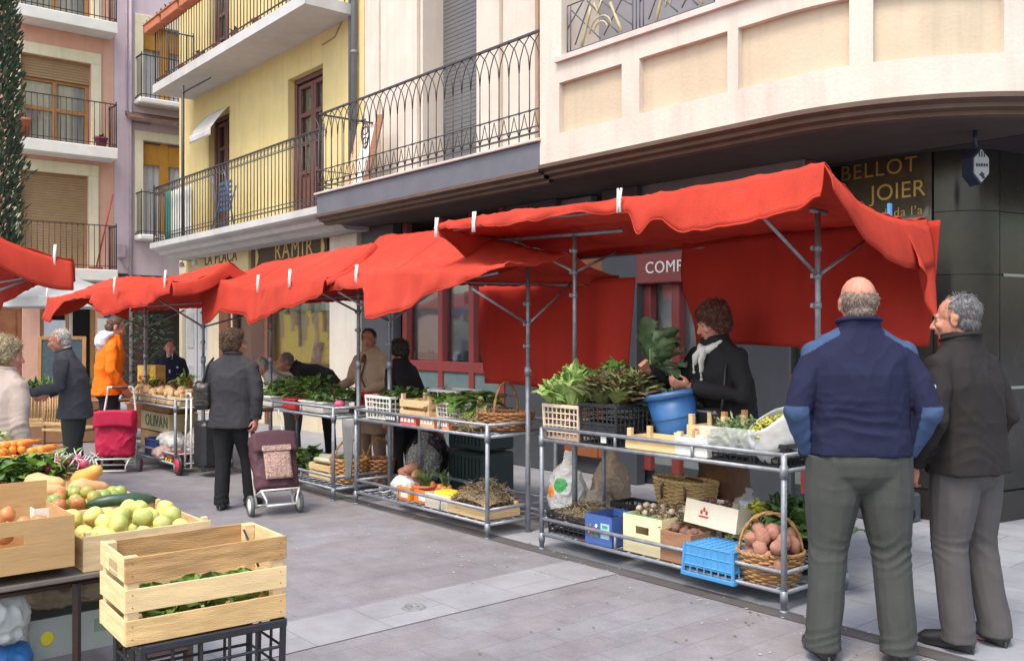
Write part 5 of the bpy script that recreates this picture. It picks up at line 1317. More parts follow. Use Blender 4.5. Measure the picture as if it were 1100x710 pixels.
def lettuce(label, loc, R, H, mats, n=34, ruf=.14, group=None, name='lettuce', wd=.5, cat='lettuce', up=.9):
    if R > .09:                                   # a head: cupped, frilled leaves wrapped round each other
        m = MB(Matrix.Rotation(U(-.35, .35), 4, 'X') @ Matrix.Rotation(U(-.35, .35), 4, 'Y')); frill = ruf > .2; nl = 24 if frill else 17
        for i in range(nl):
            t = i / nl; a = i * 2.4 + U(-.2, .2); h = H * (.62 + .45 * t) * U(.9, 1.08); ro = R * (1.25 - .95 * t) * U(.9, 1.1); ph = U(0, 6); wv = (1.15 if frill else 1.05) * (1 + .5 * t); mi = RN.choice(range(len(mats)))
            def fn(u, v):
                x = (v - .5) * 2; sp = (.30 + .70 * sin(min(1.0, u * 1.15) * pi / 2)) * sqrt(max(.42, 1 - max(0, u - .55) ** 2 * 4.6)) * (1 if u < .98 else .75); r = ro * (.22 + .78 * u ** .75) + (.35 * R * (1 - t) * max(0, u - .7))
                zz = h * (sin(min(1, u) * pi / 2 * (.85 + .25 * t)) - .55 * (1 - t) * max(0, u - .6) ** 1.5); e_ = u * u
                w1 = ruf * R * e_ * (sin(x * 6 + ph + u * 5) * .7 + (.7 * sin(x * 15 + u * 12 + ph * 2) if frill else .30 * sin(x * 13 + u * 11 + ph)))
                w1 += .05 * R * noise.noise(V((x * 3 + i, u * 5, ph))) ; aa = a + x * wv * sp * .8
                return V(((r + w1) * cos(aa), (r + w1) * sin(aa), zz - .22 * h * x * x * u + .45 * w1))
            m.sheet(fn, 11, 14, mi)
            if not frill and len(mats) > 1: m.path([fn(q / 6, .5) + V((.004 * cos(a), .004 * sin(a), 0)) for q in range(6)], [.007, .006, .005, .004, .003, .0015], 5, mi=1)
        return m.build(name, mats, label=label, cat=cat, group=group, loc=loc, rz=U(0, 6))
    m = MB()
    for i in range(n):
        t = i / n; a = i * 2.4 + U(-.2, .2); el = (1.45 - .95 * t) * up
        d = V((cos(a) * cos(el), sin(a) * cos(el), sin(el)))
        leaf(m, (cos(a) * .015, sin(a) * .015, .02), d, H * U(.8, 1.05) * (.85 + .2 * (1 - t)), R * wd * 3.0 * U(.85, 1.2) * (.7 + .4 * t), RN.choice(range(len(mats))), ruf, -.03 + .20 * t, 11, 8, .35, True)
    return m.build(name, mats, label=label, cat=cat, group=group, loc=loc, rz=U(0, 6))
def greens(name, label, cat, loc, rz, w, d, h, n, mats, ln=(.06, .12), wd=(.03, .05), ruf=.06, group=None, stems=False, up=.7):
    m = MB()
    for i in range(n):
        x, y = U(-1, 1), U(-1, 1); top = h * (1 - .55 * (x * x + y * y) / 2)
        z = top * U(.15, .95); a = U(0, 6.28); el = U(-.1, 1.3) * up
        leaf(m, (x * w / 2 * .92, y * d / 2 * .92, z), (cos(a) * cos(el), sin(a) * cos(el), sin(el)), U(*ln), U(*wd), RN.choice(range(len(mats))), ruf, U(.1, .5), 4, 2)
    return m.build(name, mats, label=label, cat=cat, loc=loc, rz=rz, group=group)
def dry_heap(name, label, cat, loc, rz, w, d, h, n, mats, r=.0022, ln=.09, kind=None):
    m = MB()
    for i in range(n):
        x, y = U(-1, 1), U(-1, 1); z = h * (1 - .5 * (x * x + y * y)) * U(.3, 1); a = U(0, 6.28); p = V((x * w / 2, y * d / 2, z)); l = U(.5, 1) * ln
        e = p + V((cos(a) * l, sin(a) * l, U(-.03, .05))); m.path([p, p.lerp(e, .5) + V((U(-.02, .02), U(-.02, .02), U(0, .03))), e], r * U(.7, 1.4), 4, mi=RN.choice(range(len(mats))))
    m.sheet(lambda u, v: V((w * (u - .5), d * (v - .5), h * .62 * (1 - .9 * ((2 * u - 1) ** 4 + (2 * v - 1) ** 4) / 2) + .012 * noise.noise(V((u * 9, v * 9, w)))  )), 12, 12)
    return m.build(name, mats, label=label, cat=cat, loc=loc, rz=rz, kind=kind)
def lump(name, r, mat, label, cat, group, loc, seed, amp=.12, rot=None, proto={}, key=None, sub=(14, 10)):
    """one irregular fruit or tuber; copies share a few meshes"""
    k = (key or name, seed % 4)
    if k not in proto:
        m = MB(); m.ell((0, 0, 0), r, *sub); 
        for i, p in enumerate(m.v):
            p = V(p); q = noise.noise(p.normalized() * 1.6 + V((seed % 4 * 5.1, 0, 0))); m.v[i] = tuple(p * (1 + amp * q * 1.6))
        o = m.build(name, mat); proto[k] = o
    else:
        o = proto[k].copy(); COL.objects.link(o)
    return tag(o, label, cat, group, None, loc, rot or (U(0, 3), U(0, 3), U(0, 6)))
def pile(fn, n, w, d, z0, r, T, rows=3, dome=.6):
    """settle n lumps of radius r in a w x d tray, T maps local to world"""
    pts = []
    tries = 0
    while len(pts) < n and tries < 6000:
        tries += 1
        x, y = U(-w / 2 + r, w / 2 - r), U(-d / 2 + r, d / 2 - r); z = z0 + r
        for p in pts:
            h2 = (p.x - x) ** 2 + (p.y - y) ** 2; s = (1.75 * r) ** 2
            if h2 < s: z = max(z, p.z + sqrt(s - h2))
        if z > z0 + r * 2 * rows * (1 - dome * ((2 * x / w) ** 2 + (2 * y / d) ** 2) / 2): continue
        pts.append(V((x, y, z)))
    for i, p in enumerate(pts): fn(i, T @ p)
def bagmesh(name, label, cat, loc, w, d, h, mat, seed, wr=.02, group=None, prints=(), open_top=False, rz=MROT):
    T = thing(name, label, cat, loc, rz, group)
    m = MB(); m.ell((0, 0, h * .42), (w / 2, d / 2, h * .45), 18, 12); m.ell((0, 0, h * .15), (w * .48, d * .46, h * .16), 16, 8)
    if not open_top: m.path([(0, 0, h * .7), (.01, 0, h * .92), (.0, .02, h)], [w * .25, w * .09, w * .15], 10)
    def pf(c, n):
        for i, (x, z, r, mm) in enumerate(prints):
            if c.y < 0 and (c.x - x) ** 2 + (c.z - z) ** 2 < r * r: return i + 1
        return 0
    blob('sack', m, [mat] + [p[3] for p in prints], T, .007, 1, wr, 11, .8, paint=pf if prints else None, seed=seed)
    return T
def loc_T(loc, rz): return Matrix.Translation(V(loc)) @ Matrix.Rotation(rz, 4, 'Z')
DRY = [mt('dry_stalk', (.20, .145, .085), .85, .3), mt('dry_dark', (.11, .075, .045), .85, .3), mt('dry_pale', (.33, .27, .17), .85, .2)]
LET = [mt('romaine', (.19, .33, .07), .45, .35, 9, trans=.25), mt('romaine_pale', (.34, .46, .15), .45, .25, 9, trans=.25)]
OAK = [mt('oakleaf', (.13, .14, .05), .5, .4, 14, trans=.2), mt('oakleaf_brown', (.14, .085, .045), .5, .4, 14, trans=.2), mt('oakleaf_green', (.20, .24, .08), .5, .3, 14, trans=.2)]
CABB = [mt('cabbage_blue', (.12, .20, .16), .5, .2, 9), mt('cabbage_green', (.10, .19, .09), .5, .25, 9)]
SPIN = [LEAFD, LEAFM]
POTATO = mt('potato', (.37, .175, .125), .85, .28, 14, .5, 70, stain=.55, stcol=(.24, .125, .085))
Z1, Z2, Z3, Z4, ZS = .795, .78, .78, .74, .123

# ------------------------------------------------------------------ nearest stall, top
pcrate('plastic_crate', 'beige plastic crate at the left end of the nearest stall, filled with romaine lettuce', 'crate', MK(-1.84, .17, Z1), MROT, .36, .27, .25, BEIGEP, 5, 8)
for i, (s, b, z, R_, H_) in enumerate(((-1.93, .14, .14, .15, .28), (-1.80, .12, .16, .16, .29), (-1.88, .24, .18, .16, .33), (-1.74, .24, .17, .15, .30))):
    lettuce('pale green romaine lettuce heaped in the beige crate of the nearest stall', MK(s, b + .02, Z1 + z + .05), R_, H_, LET, 30, .13, 'romaine lettuces in the beige crate', up=1.0)
lettuce('drooping romaine lettuce hanging over the left rim of the beige crate', MK(-1.97, .12, Z1 + .22), .14, .22, LET, 18, .13, up=.6)
pcrate('plastic_crate', 'black plastic crate beside the beige one, filled with dark oak leaf lettuce', 'crate', MK(-1.46, .20, Z1), MROT, .34, .36, .28, BLACKP, 6, 8, solid_band=.2)
for s, b, z in ((-1.52, .12, .24), (-1.40, .14, .25), (-1.47, .25, .28), (-1.36, .28, .27), (-1.58, .28, .27), (-1.46, .34, .27)):
    lettuce('dark brownish oak leaf lettuce heaped in the black crate', MK(s, b, Z1 + z + .03), .13, .19, OAK, 80, .36, 'oak leaf lettuces in the black crate')
lettuce('bright green lettuce showing behind the dark oak leaf heads', MK(-1.64, .42, Z1 + .30), .17, .26, [LEAFL, LET[0]], 26, .14)
m = MB(); m.box((0, 0, 0), (.05, .004, .06)); m.build('price_tag', WHITE, label='small white price tag on the front of the black crate', cat='tag', loc=MK(-1.40, .015, Z1 + .05), rz=MROT)
pcrate('plastic_crate', 'second black crate, behind the bucket, holding the blue-green cabbages', 'crate', MK(-1.22, .44, Z1), MROT, .32, .30, .26, BLACKP, 6, 8)
for s, b in ((-1.30, .40), (-1.16, .47)): lettuce('blue-green savoy cabbage in the crate behind the bucket', MK(s, b, Z1 + .20), .15, .18, CABB, 26, .06, 'cabbages behind the bucket', 'cabbage', cat='cabbage')
T = thing('bucket', 'blue plastic bucket standing tilted on the nearest stall', 'bucket', MK(-1.07, .40, Z1 + .03), (radians(6), radians(-9), MROT))
m = MB(); m.lathe([(0, 0), (.118, 0), (.125, .01), (.172, .335), (.165, .335), (.12, .02), (0, .02)], 36); m.build('tub', BLUEP, T)
m = MB(); m.lathe([(.170, .30), (.186, .305), (.188, .338), (.178, .345), (.166, .342)], 36); m.lathe([(.150, .16), (.156, .165), (.154, .172)], 36); m.build('rim', BLUEP, T)
m = MB(); m.path([(.186 * cos(t), .186 * sin(t), .32 - .012 * sin(t * 1)) for t in [pi + pi * i / 16 for i in range(17)]], .004, 6); m.build('handle', STEEL, T)
slat_crate('fruit_tray', 'low pale tray lying empty in front of the blue bucket', 'tray', MK(-.98, .13, Z1), MROT, .44, .24, .09, 1, PINE2, .06, post_up=.05, pmat=PINE)
slat_crate('fruit_tray', 'small white sided tray near the bucket, red tomato printed on the one behind', 'tray', MK(-.66, .09, Z1), MROT, .25, .16, .12, 1, CARDW, .06, post_up=.03, pmat=PINE)
T = slat_crate('fruit_tray', 'pale tray with a red tomato printed on its front, right of the bucket', 'tray', MK(-.72, .35, Z1 + .06), MROT, .30, .24, .11, 1, PINE2, .06, post_up=.07, pmat=PINE)
m = MB(); m.ell((-.07, -.1215, .06), (.032, .002, .030), 16, 6); m.build('tomato_print', REDP, T)
slat_crate('fruit_tray', 'wide tray with tall orange corner posts behind the bagged herbs', 'tray', MK(-.43, .46, Z1 + .02), MROT, .52, .26, .14, 1, PINE2, .06, post_up=.10, pmat=mt('orange_post', (.55, .26, .08), .6))
for i, (s, b) in enumerate(((-.62, .40), (-.40, .48))): lump('aubergine', (.035, .035, .06), mt('aubergine', (.05, .02, .06), .25), ['dark aubergine in the tomato-print tray', 'dark aubergine in the tray with orange corner posts'][i], 'aubergine', None, MK(s, b, Z1 + .15), i)
pcrate('plastic_crate', 'low black crate under the bagged curly herbs', 'crate', MK(-.40, .17, Z1), MROT, .36, .24, .11, BLACKP, 3, 8)
FEA = [mt('curly_green', (.15, .24, .075), .5, .4, 20, trans=.3), mt('curly_pale', (.30, .38, .20), .5, .3, 20, trans=.3)]
greens('curly_endive', 'curly pale green herbs bulging from a clear bag on the low black crate', 'endive', MK(-.40, .17, Z1 + .06), MROT, .36, .26, .20, 420, FEA, (.03, .08), (.012, .03), .3)
m = MB(); m.sheet(lambda u, v: V((.40 * (u - .5), -.14 + .015 * noise.noise(V((u * 9, v * 7, 2))) - .02 * sin(v * 3), .0 + .15 * v)), 24, 12)
m.build('clear_wrap', mt('clear_film', (.75, .78, .76), .2, .05, 20, .6, 30, alpha=.35), label='crinkled clear film wrapped round the front of the curly herbs', cat='film', loc=MK(-.40, .17, Z1 + .05), rz=MROT)
pcrate('plastic_crate', 'low black crate at the right end of the nearest stall under the white bag', 'crate', MK(-.14, .20, Z1), MROT, .24, .30, .13, BLACKP, 3, 5, solid_band=.4)
T = thing('carrier_bag', 'open white plastic bag of green and yellow olives at the right end of the stall', 'bag', MK(-.15, .18, Z1 + .10), (radians(28), radians(-8), MROT))
m = MB(); m.sheet(lambda u, v: V(((.155 - .06 * abs(v - .45)) * cos(u * 2 * pi) * (1 + .10 * noise.noise(V((cos(u * 6.28) * 2, sin(u * 6.28) * 2, v * 3)))), (.155 - .05 * abs(v - .45)) * sin(u * 2 * pi) * (1 + .1 * noise.noise(V((cos(u * 6.28) * 2, sin(u * 6.28) * 2, v * 3 + 5)))), -.04 + .22 * v + .03 * cos(u * 6.28) * v)), 40, 12); m.build('sack', BAG, T, solid=.003)
m = MB()
for i in range(150):
    a, r = U(0, 6.28), .13 * sqrt(U(0, 1)); m.ell((r * cos(a), r * sin(a), .125 + .03 * (1 - r / .12) + U(0, .02)), (.013, .011, .011), 7, 5, Matrix.Rotation(U(0, 3), 3, 'X'), RN.choice([0, 0, 1]))
m.build('olives', [mt('olive_green', (.28, .30, .04), .35), mt('olive_yellow', (.5, .42, .06), .35)], T)

# ------------------------------------------------------------------ nearest stall, lower shelf
pcrate('plastic_crate', 'low black crate of dry brown seed heads at the left of the bottom shelf', 'crate', MK(-1.76, .25, ZS), MROT, .46, .40, .15, BLACKP, 4, 9, solid_band=.25)
dry_heap('dried_herbs', 'heap of dry brown seed stalks in the low black crate', 'dried herbs', MK(-1.76, .25, ZS + .05), MROT, .42, .36, .17, 700, DRY)
pcrate('plastic_crate', 'black crate end standing behind the dry seed stalks', 'crate', MK(-1.50, .50, ZS), MROT, .36, .22, .22, BLACKP, 5, 8, solid_band=.3)
T = card_box('printed_box', 'blue printed cardboard box on the bottom shelf with vegetables pictured on it', 'box', MK(-1.45, .155, ZS), MROT, .25, .28, .20, mt('blue_card', (.05, .11, .34), .55, .06), hole=False)
m = MB()
for i in range(14): m.ell((U(-.11, -.01), -.142, U(.05, .13)), (U(.008, .018), .002, U(.008, .016)), 8, 5, mi=RN.choice([0, 1, 2]))
m.box((.065, -.142, .10), (.08, .003, .10), mi=3); m.box((.065, -.144, .13), (.05, .002, .02), mi=1); m.build('print', [REDP, GREENP, WHITE, mt('pale_blue_print', (.35, .5, .6), .6)], T)
T = card_box('wooden_box', 'tall pale yellow box with a slot handle and green top edge on the bottom shelf', 'box', MK(-1.08, .19, ZS), MROT, .33, .30, .245, mt('pale_yellow_board', (.74, .65, .40), .65, .08, 6, stain=.2))
m = MB(); m.box((0, -.1475, .249), (.33, .006, .006)); m.build('edging', GREENP, T)
dry_heap('garlic_braids', 'dry stalks and garlic heads spilling from the pale yellow box', 'garlic', MK(-1.05, .22, ZS + .17), MROT, .30, .26, .12, 260, DRY, .003)
for i in range(16): lump('garlic', (.022, .022, .02), mt('garlic_skin', (.42, .32, .25), .6, .25), 'dry garlic head among stalks in the pale yellow box', 'garlic', 'garlic heads in the pale yellow box', MK(-1.08 + U(-.12, .18), .20 + U(-.1, .12), ZS + .25 + U(0, .04)), i)
T = slat_crate('wooden_crate', 'small reddish brown crate between the pale yellow box and blue crate', 'crate', MK(-.79, .15, ZS), MROT, .24, .26, .19, 2, BROWNW, .08)
for i in range(10): lump('beetroot', (.03, .03, .028), mt('beet', (.16, .08, .06), .8, .3), 'earthy brown root in the small reddish brown crate', 'beetroot', 'roots in the small brown crate', MK(-.79 + U(-.08, .08), .15 + U(-.09, .09), ZS + .16 + U(0, .04)), i)
T = card_box('white_box', 'white wooden box with a small red emblem, tipped over the crates', 'box', MK(-.66, .32, ZS + .20), (radians(-8), radians(3), MROT), .40, .27, .15, mt('white_board', (.72, .64, .50), .6, .06, 6), hole=False, rot=(radians(-8), radians(3), MROT))
m = MB()
for i in range(3): m.ell((-.05 + .02 * (i - 1), -.137, .085 + (.018 if i == 1 else 0)), (.010, .002, .014), 8, 5)
m.box((-.05, -.137, .058), (.075, .002, .010)); m.build('emblem', REDP, T)
for i in range(12): lump('chestnut', (.02, .02, .018), mt('chestnut', (.15, .06, .045), .4, .3), 'reddish brown nut inside the tipped white box', 'nut', 'nuts in the tipped white box', MK(-.70 + U(-.12, .14), .34 + U(-.08, .1), ZS + .335 + U(0, .02)), i)
slat_crate('wooden_crate', 'upturned crate under the straw shopping basket', 'crate', MK(-1.12, .50, ZS), MROT, .50, .24, .20, 2, PINE, .2)
TB = basket('pale straw shopping basket with two leather handles behind the tipped white box', MK(-1.10, .50, ZS + .21), MROT, .50, .24, .22, 0, STRAW, .80, 16, name='straw_basket')
for sg in (-1, 1):
    m = MB(); m.path([(-.10, sg * .125, .10), (-.10, sg * .135, .18), (-.08, sg * .11, .215), (.06, sg * .10, .21), (.10, sg * .13, .18), (.10, sg * .125, .10)], .009, 6); m.build('handle', mt('handle_leather', (.12, .05, .03), .5), TB)
slat_crate('wooden_crate', 'pine crate standing behind the pale yellow box', 'crate', MK(-.98, .48, ZS), MROT, .22, .2, .17, 2, PINE, .1)
UPB = pcrate('plastic_crate', 'upturned bright blue plastic crate at the front of the bottom shelf', 'crate', MK(-.50, .11, ZS - .035), MROT, .37, .29, .19, BLUEC, 3, 7, flip=True, solid_band=.70)
m = MB(); m.box((0, 0, .184), (.345, .27, .01), ch=.003)
for k in range(7): m.box((-.15 + .05 * k, 0, .190), (.008, .25, .006))
m.build('base', BLUEC, UPB)
pcrate('plastic_crate', 'black crate holding the sprouting onions behind the blue crate', 'crate', MK(-.42, .40, ZS), MROT, .38, .26, .18, BLACKP, 4, 8)
SPR = [mt('sprout', (.36, .33, .12), .6, .3), mt('sprout_green', (.20, .24, .06), .6, .3), mt('sprout_pale', (.5, .45, .25), .6, .2)]
dry_heap('sprouts', 'heap of yellowish green sprouting shoots behind the blue crate', 'sprouts', MK(-.42, .38, ZS + .11), MROT, .38, .28, .19, 520, SPR, .004, .06)
lettuce('small tuft of bright yellow leaves on top of the sprouting shoots', MK(-.45, .42, ZS + .27), .06, .10, [mt('yellow_leaf', (.55, .50, .05), .5)], 18, .1, name='yellow_tuft', cat='herb')
BKL, BKB = -.20, .17
basket('wicker basket with a hoop handle heaped with pink potatoes at the shelf end', MK(BKL, BKB, ZS - .04), MROT - .95, .33, .37, .20, .22, WICKER, .70)
pile(lambda i, p: lump('potato', (.056, .044, .041), POTATO, 'pinkish potato heaped in the wicker hoop basket', 'potato', 'potatoes in the wicker basket', p, i, .14), 30, .34, .32, .19, .042, loc_T(MK(BKL, BKB, 0), MROT), 2.6)
pcrate('plastic_crate', 'black crate of leafy greens behind the potato basket', 'crate', MK(-.22, .50, ZS), MROT, .42, .24, .2, BLACKP, 4, 8)
for i in range(5): lettuce('dark leafy chard bunch lying behind the potato basket', MK(-.40 + .10 * i, .50, ZS + .16 + .05 * (i % 2)), .14, .24, [LEAFD, LEAFM, LEAFM], 22, .12, 'greens behind the potato basket', 'chard', cat='chard', up=.6)
bagmesh('clear_bag', 'crumpled clear plastic bag behind the tipped white box', 'bag', MK(-.62, .54, ZS + .22), .20, .14, .20, mt('clear_bag', (.6, .6, .6), .2, .06, 20, .5, 30, alpha=.45), 3)
for i, (s, b, z) in enumerate(((-.55, .03, 0), (.05, 1.0, 0))): pass

# held chard bunch
T = thing('chard_bunch', 'bunch of broad dark chard leaves held up by the vendor woman', 'chard', MK(-1.46, .58, 1.28), MROT)
m = MB()
for i, (a, el, ln, wd) in enumerate(((2.3, 1.35, .33, .12), (1.2, 1.4, .30, .14), (.6, 1.0, .29, .16), (.3, .75, .28, .15), (-.1, .45, .26, .14), (.0, 1.2, .27, .15), (2.8, 1.2, .24, .11), (.3, .1, .22, .13), (-.2, -.3, .18, .12), (.6, .6, .24, .14))):
    leaf(m, (.03 * (i % 3 - 1), .015 * (i % 2), .03), (cos(a) * cos(el), sin(a) * cos(el) * .4, sin(el)), ln * 1.2, wd * 1.45, i % 2, .08, .08, 12, 8, .35, True)
m.build('leaves', [mt('chard_leaf', (.15, .23, .11), .5, .35, 12, trans=.25), mt('chard_leaf_light', (.25, .35, .18), .45, .25, 12, trans=.15)], T)
m = MB()
for i in range(9):
    x = U(-.04, .05); m.path([(x, U(-.02, .02), -.10 + U(-.03, .03)), (x * .6, 0, .02), (x + U(.0, .05), 0, .16)], [.010, .009, .005], 6)
m.build('stalks', mt('chard_stalk', (.33, .42, .20), .4, .2), T)

# ------------------------------------------------------------------ bags between the two nearest stalls
bagmesh('paper_sack', 'tall brown paper sack standing between the two nearest stalls', 'sack', MK(-2.22, .95, .004), .34, .3, .62, mt('kraft_paper', (.36, .27, .19), .8, .08, 6, .4, 25), 5)
bagmesh('carrier_bag', 'white carrier bag with green and orange round prints beside the brown sack', 'bag', MK(-2.38, .62, .004), .34, .28, .60, BAG, 7, prints=((-.05, .30, .05, ORANGEP), (.04, .36, .055, GREENP)))
bagmesh('paper_sack', 'short beige cloth sack in front of the tall brown sack', 'sack', MK(-2.12, .70, .004), .26, .24, .38, mt('beige_cloth', (.38, .31, .25), .85, .1, 6, .4, 40), 9)

# ------------------------------------------------------------------ second stall, top
pcrate('plastic_crate', 'white lattice crate at the left end of the second stall, spinach inside', 'crate', MK(-4.16, .15, Z2), MROT, .40, .34, .21, WHITEP, 4, 7)
greens('spinach', 'dark green spinach heaped in the left white crate of the second stall', 'spinach', MK(-4.08, .22, Z2 + .10), MROT, .50, .36, .17, 260, SPIN, (.07, .13), (.04, .06), .08)
pcrate('plastic_crate', 'white crate tipped on edge behind the spinach', 'crate', MK(-3.72, .50, Z2 + .02), MROT, .42, .26, .25, WHITEP, 3, 6)
greens('spinach', 'dark spinach heap reaching back between the two white crates', 'spinach', MK(-3.95, .45, Z2 + .08), MROT, .36, .28, .19, 160, SPIN, (.08, .14), (.04, .06), .08)
slat_crate('fruit_tray', 'slatted pine tray of yellow peppers next to the left white crate', 'tray', MK(-3.62, .14, Z2 + .05), MROT, .44, .28, .15, 2, PINE, .2, post_up=.05)
for i in range(6): lump('pepper', (.045, .04, .04), mt('yellow_pepper', (.75, .42, .03), .3, .1), 'yellow pepper in the slatted pine tray of the second stall', 'pepper', 'yellow peppers in the pine tray', MK(-3.74 + .05 * i, .14 + U(-.06, .08), Z2 + .16), i)
pcrate('plastic_crate', 'grey white lattice crate of broad green leaves on the second stall', 'crate', MK(-3.20, .24, Z2 + .03), MROT, .40, .32, .17, WHITEP, 4, 9)
greens('lettuce_leaves', 'broad bright green leaves lying flat on the lattice crate', 'leaves', MK(-3.22, .25, Z2 + .16), MROT, .44, .36, .12, 90, [LEAFL, LEAFM], (.16, .26), (.09, .13), .05, up=.35)
T = bagmesh('clear_bag', 'yellowish clear bag with a white paper slip beside the wicker basket', 'bag', MK(-2.98, .20, Z2 + .02), .2, .16, .22, mt('yellow_bag', (.50, .44, .20), .3, .1, 10, .4, 30, alpha=.8), 11)
m = MB(); m.box((-.03, -.10, .17), (.09, .004, .09), Matrix.Rotation(.6, 4, 'Y')); m.build('paper_slip', WHITE, T)
basket('shallow reddish wicker basket with a tall hoop handle on the second stall', MK(-2.72, .27, Z2 + .01), MROT + .3, .46, .36, .13, .24, mt('red_wicker', (.30, .13, .05), .6, .4, 30, .3, 50), .8, 8)
dry_heap('dried_herbs', 'loose bunch of dried flower stalks lying before the wicker basket', 'dried herbs', MK(-2.92, .03, Z2), MROT, .30, .18, .10, 260, [DRY[0], DRY[2], SPR[0]], .003, .1)
for i, (s, w_, c, lb) in enumerate(((-3.84, .16, mt('dark_print_card', (.06, .05, .05), .6), 'small dark printed carton at the front edge under the pine tray'), (-3.58, .24, mt('red_white_card', (.62, .10, .07), .6, .3, 30), 'red and white printed carton at the front edge of the second stall'), (-3.30, .20, mt('orange_card', (.68, .36, .18), .6, .2, 25), 'orange printed carton at the front edge near the lattice crate'), (-3.08, .16, mt('orange_card2', (.62, .22, .10), .6, .3, 25), 'last printed carton on the front edge before the dried flowers'))):
    T = card_box('printed_carton', lb, 'carton', MK(s, -.03, Z2), MROT, w_, .12, .075, c, hole=False)
    m = MB()
    for q in range(4): m.box((-w_ * .35 + q * w_ * .22, -.062, .04), (w_ * .14, .003, .03))
    m.build('print', WHITE, T)
m = MB(); m.box((0, 0, .03), (.26, .2, .06), ch=.02); m.box((.1, .05, .08), (.2, .14, .04), ch=.015)
m.build('white_parcel', WHITE, label='white paper parcels at the right end of the second stall behind its pole', cat='parcel', loc=MK(-2.40, .62, Z2), rz=MROT)
# second stall, lower shelf
T = bagmesh('carrier_bag', 'white carrier bag with loop handle holding sweet potatoes on the second stall shelf', 'bag', MK(-3.92, .12, ZS), .30, .24, .20, BAG, 15, open_top=True)
m = MB(); m.path([(-.16, -.08, .06), (-.24, -.12, .05), (-.27, -.12, .02), (-.22, -.1, .0), (-.14, -.06, .03)], .007, 6); m.build('handle', BAG, T)
for i in range(4): lump('sweet_potato', (.085, .045, .045), mt('sweet_potato', (.34, .15, .09), .8, .2), 'reddish sweet potato resting on the white carrier bag', 'sweet potato', 'sweet potatoes on the white bag', MK(-3.95 + .05 * i, .13 + .03 * (i % 2), ZS + .19 + .025 * (i % 3)), i, .1, rot=(0, U(-.2, .2), U(0, 3)))
T = thing('flower_pot', 'terracotta pot of green chives on the bottom shelf of the second stall', 'flower pot', MK(-3.64, .13, ZS), 0)
m = MB(); m.lathe([(0, 0), (.07, 0), (.10, .10), (.11, .10), (.11, .125), (.095, .125), (.09, .1), (0, .1)], 20); m.build('pot', TERRA, T)
m = MB()
for i in range(40):
    a = U(0, 6.28); m.path([(U(-.05, .05), U(-.05, .05), .1), (.06 * cos(a), .06 * sin(a), .2), (.11 * cos(a), .11 * sin(a), U(.2, .3))], [.004, .003, .001], 5)
m.build('plant', LEAFM, T)
for i, (s, b, c, lb) in enumerate(((-3.74, -.02, ORANGEP, 'orange and white carton left of the chive pot, on the shelf'), (-3.50, .0, mt('orange_carton', (.75, .20, .04), .5), 'bright orange carton in front of the chive pot'), (-3.24, .28, ORANGEP, 'orange carton behind the white wooden box of the second stall'))):
    T = card_box('fruit_carton', lb, 'carton', MK(s, b + .08, ZS), MROT, .20, .18, .11, c, hole=False)
    m = MB(); m.box((.02, -.092, .04), (.1, .003, .04)); m.build('print', WHITE, T)
for i in range(7): lump('onion', (.032, .032, .028), mt('orange_onion', (.55, .20, .06), .4, .2), 'small orange onion in the shelf cartons of the second stall', 'onion', 'orange onions on the shelf', MK(-3.52 + U(-.1, .22), .12 + U(-.05, .08), ZS + .12), i)
m = MB()
for i in range(12): m.path([(0, 0, 0), (U(-.05, .05), U(-.05, .05), .12), (U(-.14, .14), U(-.1, .1), U(.14, .22))], [.004, .003, .001], 5)
m.build('spring_onion', LEAFM, label='few thin green onion shoots sticking up from the orange cartons', cat='spring onion', loc=MK(-3.38, .16, ZS + .10))
card_box('white_box', 'low white wooden box with yellow packets on the second stall shelf', 'box', MK(-3.20, .06, ZS), MROT, .34, .24, .12, mt('white_board', (.72, .64, .5)), hole=False)
m = MB(); m.box((0, 0, 0), (.22, .16, .06), .2, .02); m.build('packet', YELLOWP, label='yellow packet lying in the low white box', cat='packet', loc=MK(-3.22, .08, ZS + .10), rz=MROT)
slat_crate('fruit_tray', 'pine tray heaped with dry grey herbs at the right end of the shelf', 'tray', MK(-2.80, .10, ZS), MROT, .50, .34, .09, 1, PINE, .05, post_up=.03)
dry_heap('dried_herbs', 'grey brown tangle of dried herbs in the pine tray', 'dried herbs', MK(-2.80, .12, ZS + .05), MROT, .44, .32, .22, 900, DRY, .0022, .08)
# behind the second stall
T = thing('crate_stack', 'tall dark green plastic box stack behind the second stall', 'crate', MK(-4.15, 1.15, .004), MROT)
for q in range(2):
    m = MB(); m.box((0, 0, .21 + .42 * q), (.55, .4, .40), ch=.02)
    for k in range(9): m.box((-.22 + .055 * k, -.205, .21 + .42 * q), (.02, .012, .3))
    m.build('box', mt('dark_green_plastic', (.035, .055, .055), .5), T)
bagmesh('trolley_bag', 'speckled black and white bag standing behind the second stall', 'bag', MK(-4.55, .75, .1), .42, .3, .46, mt('speckled_cloth', (.25, .24, .23), .8, .95, 60), 19)

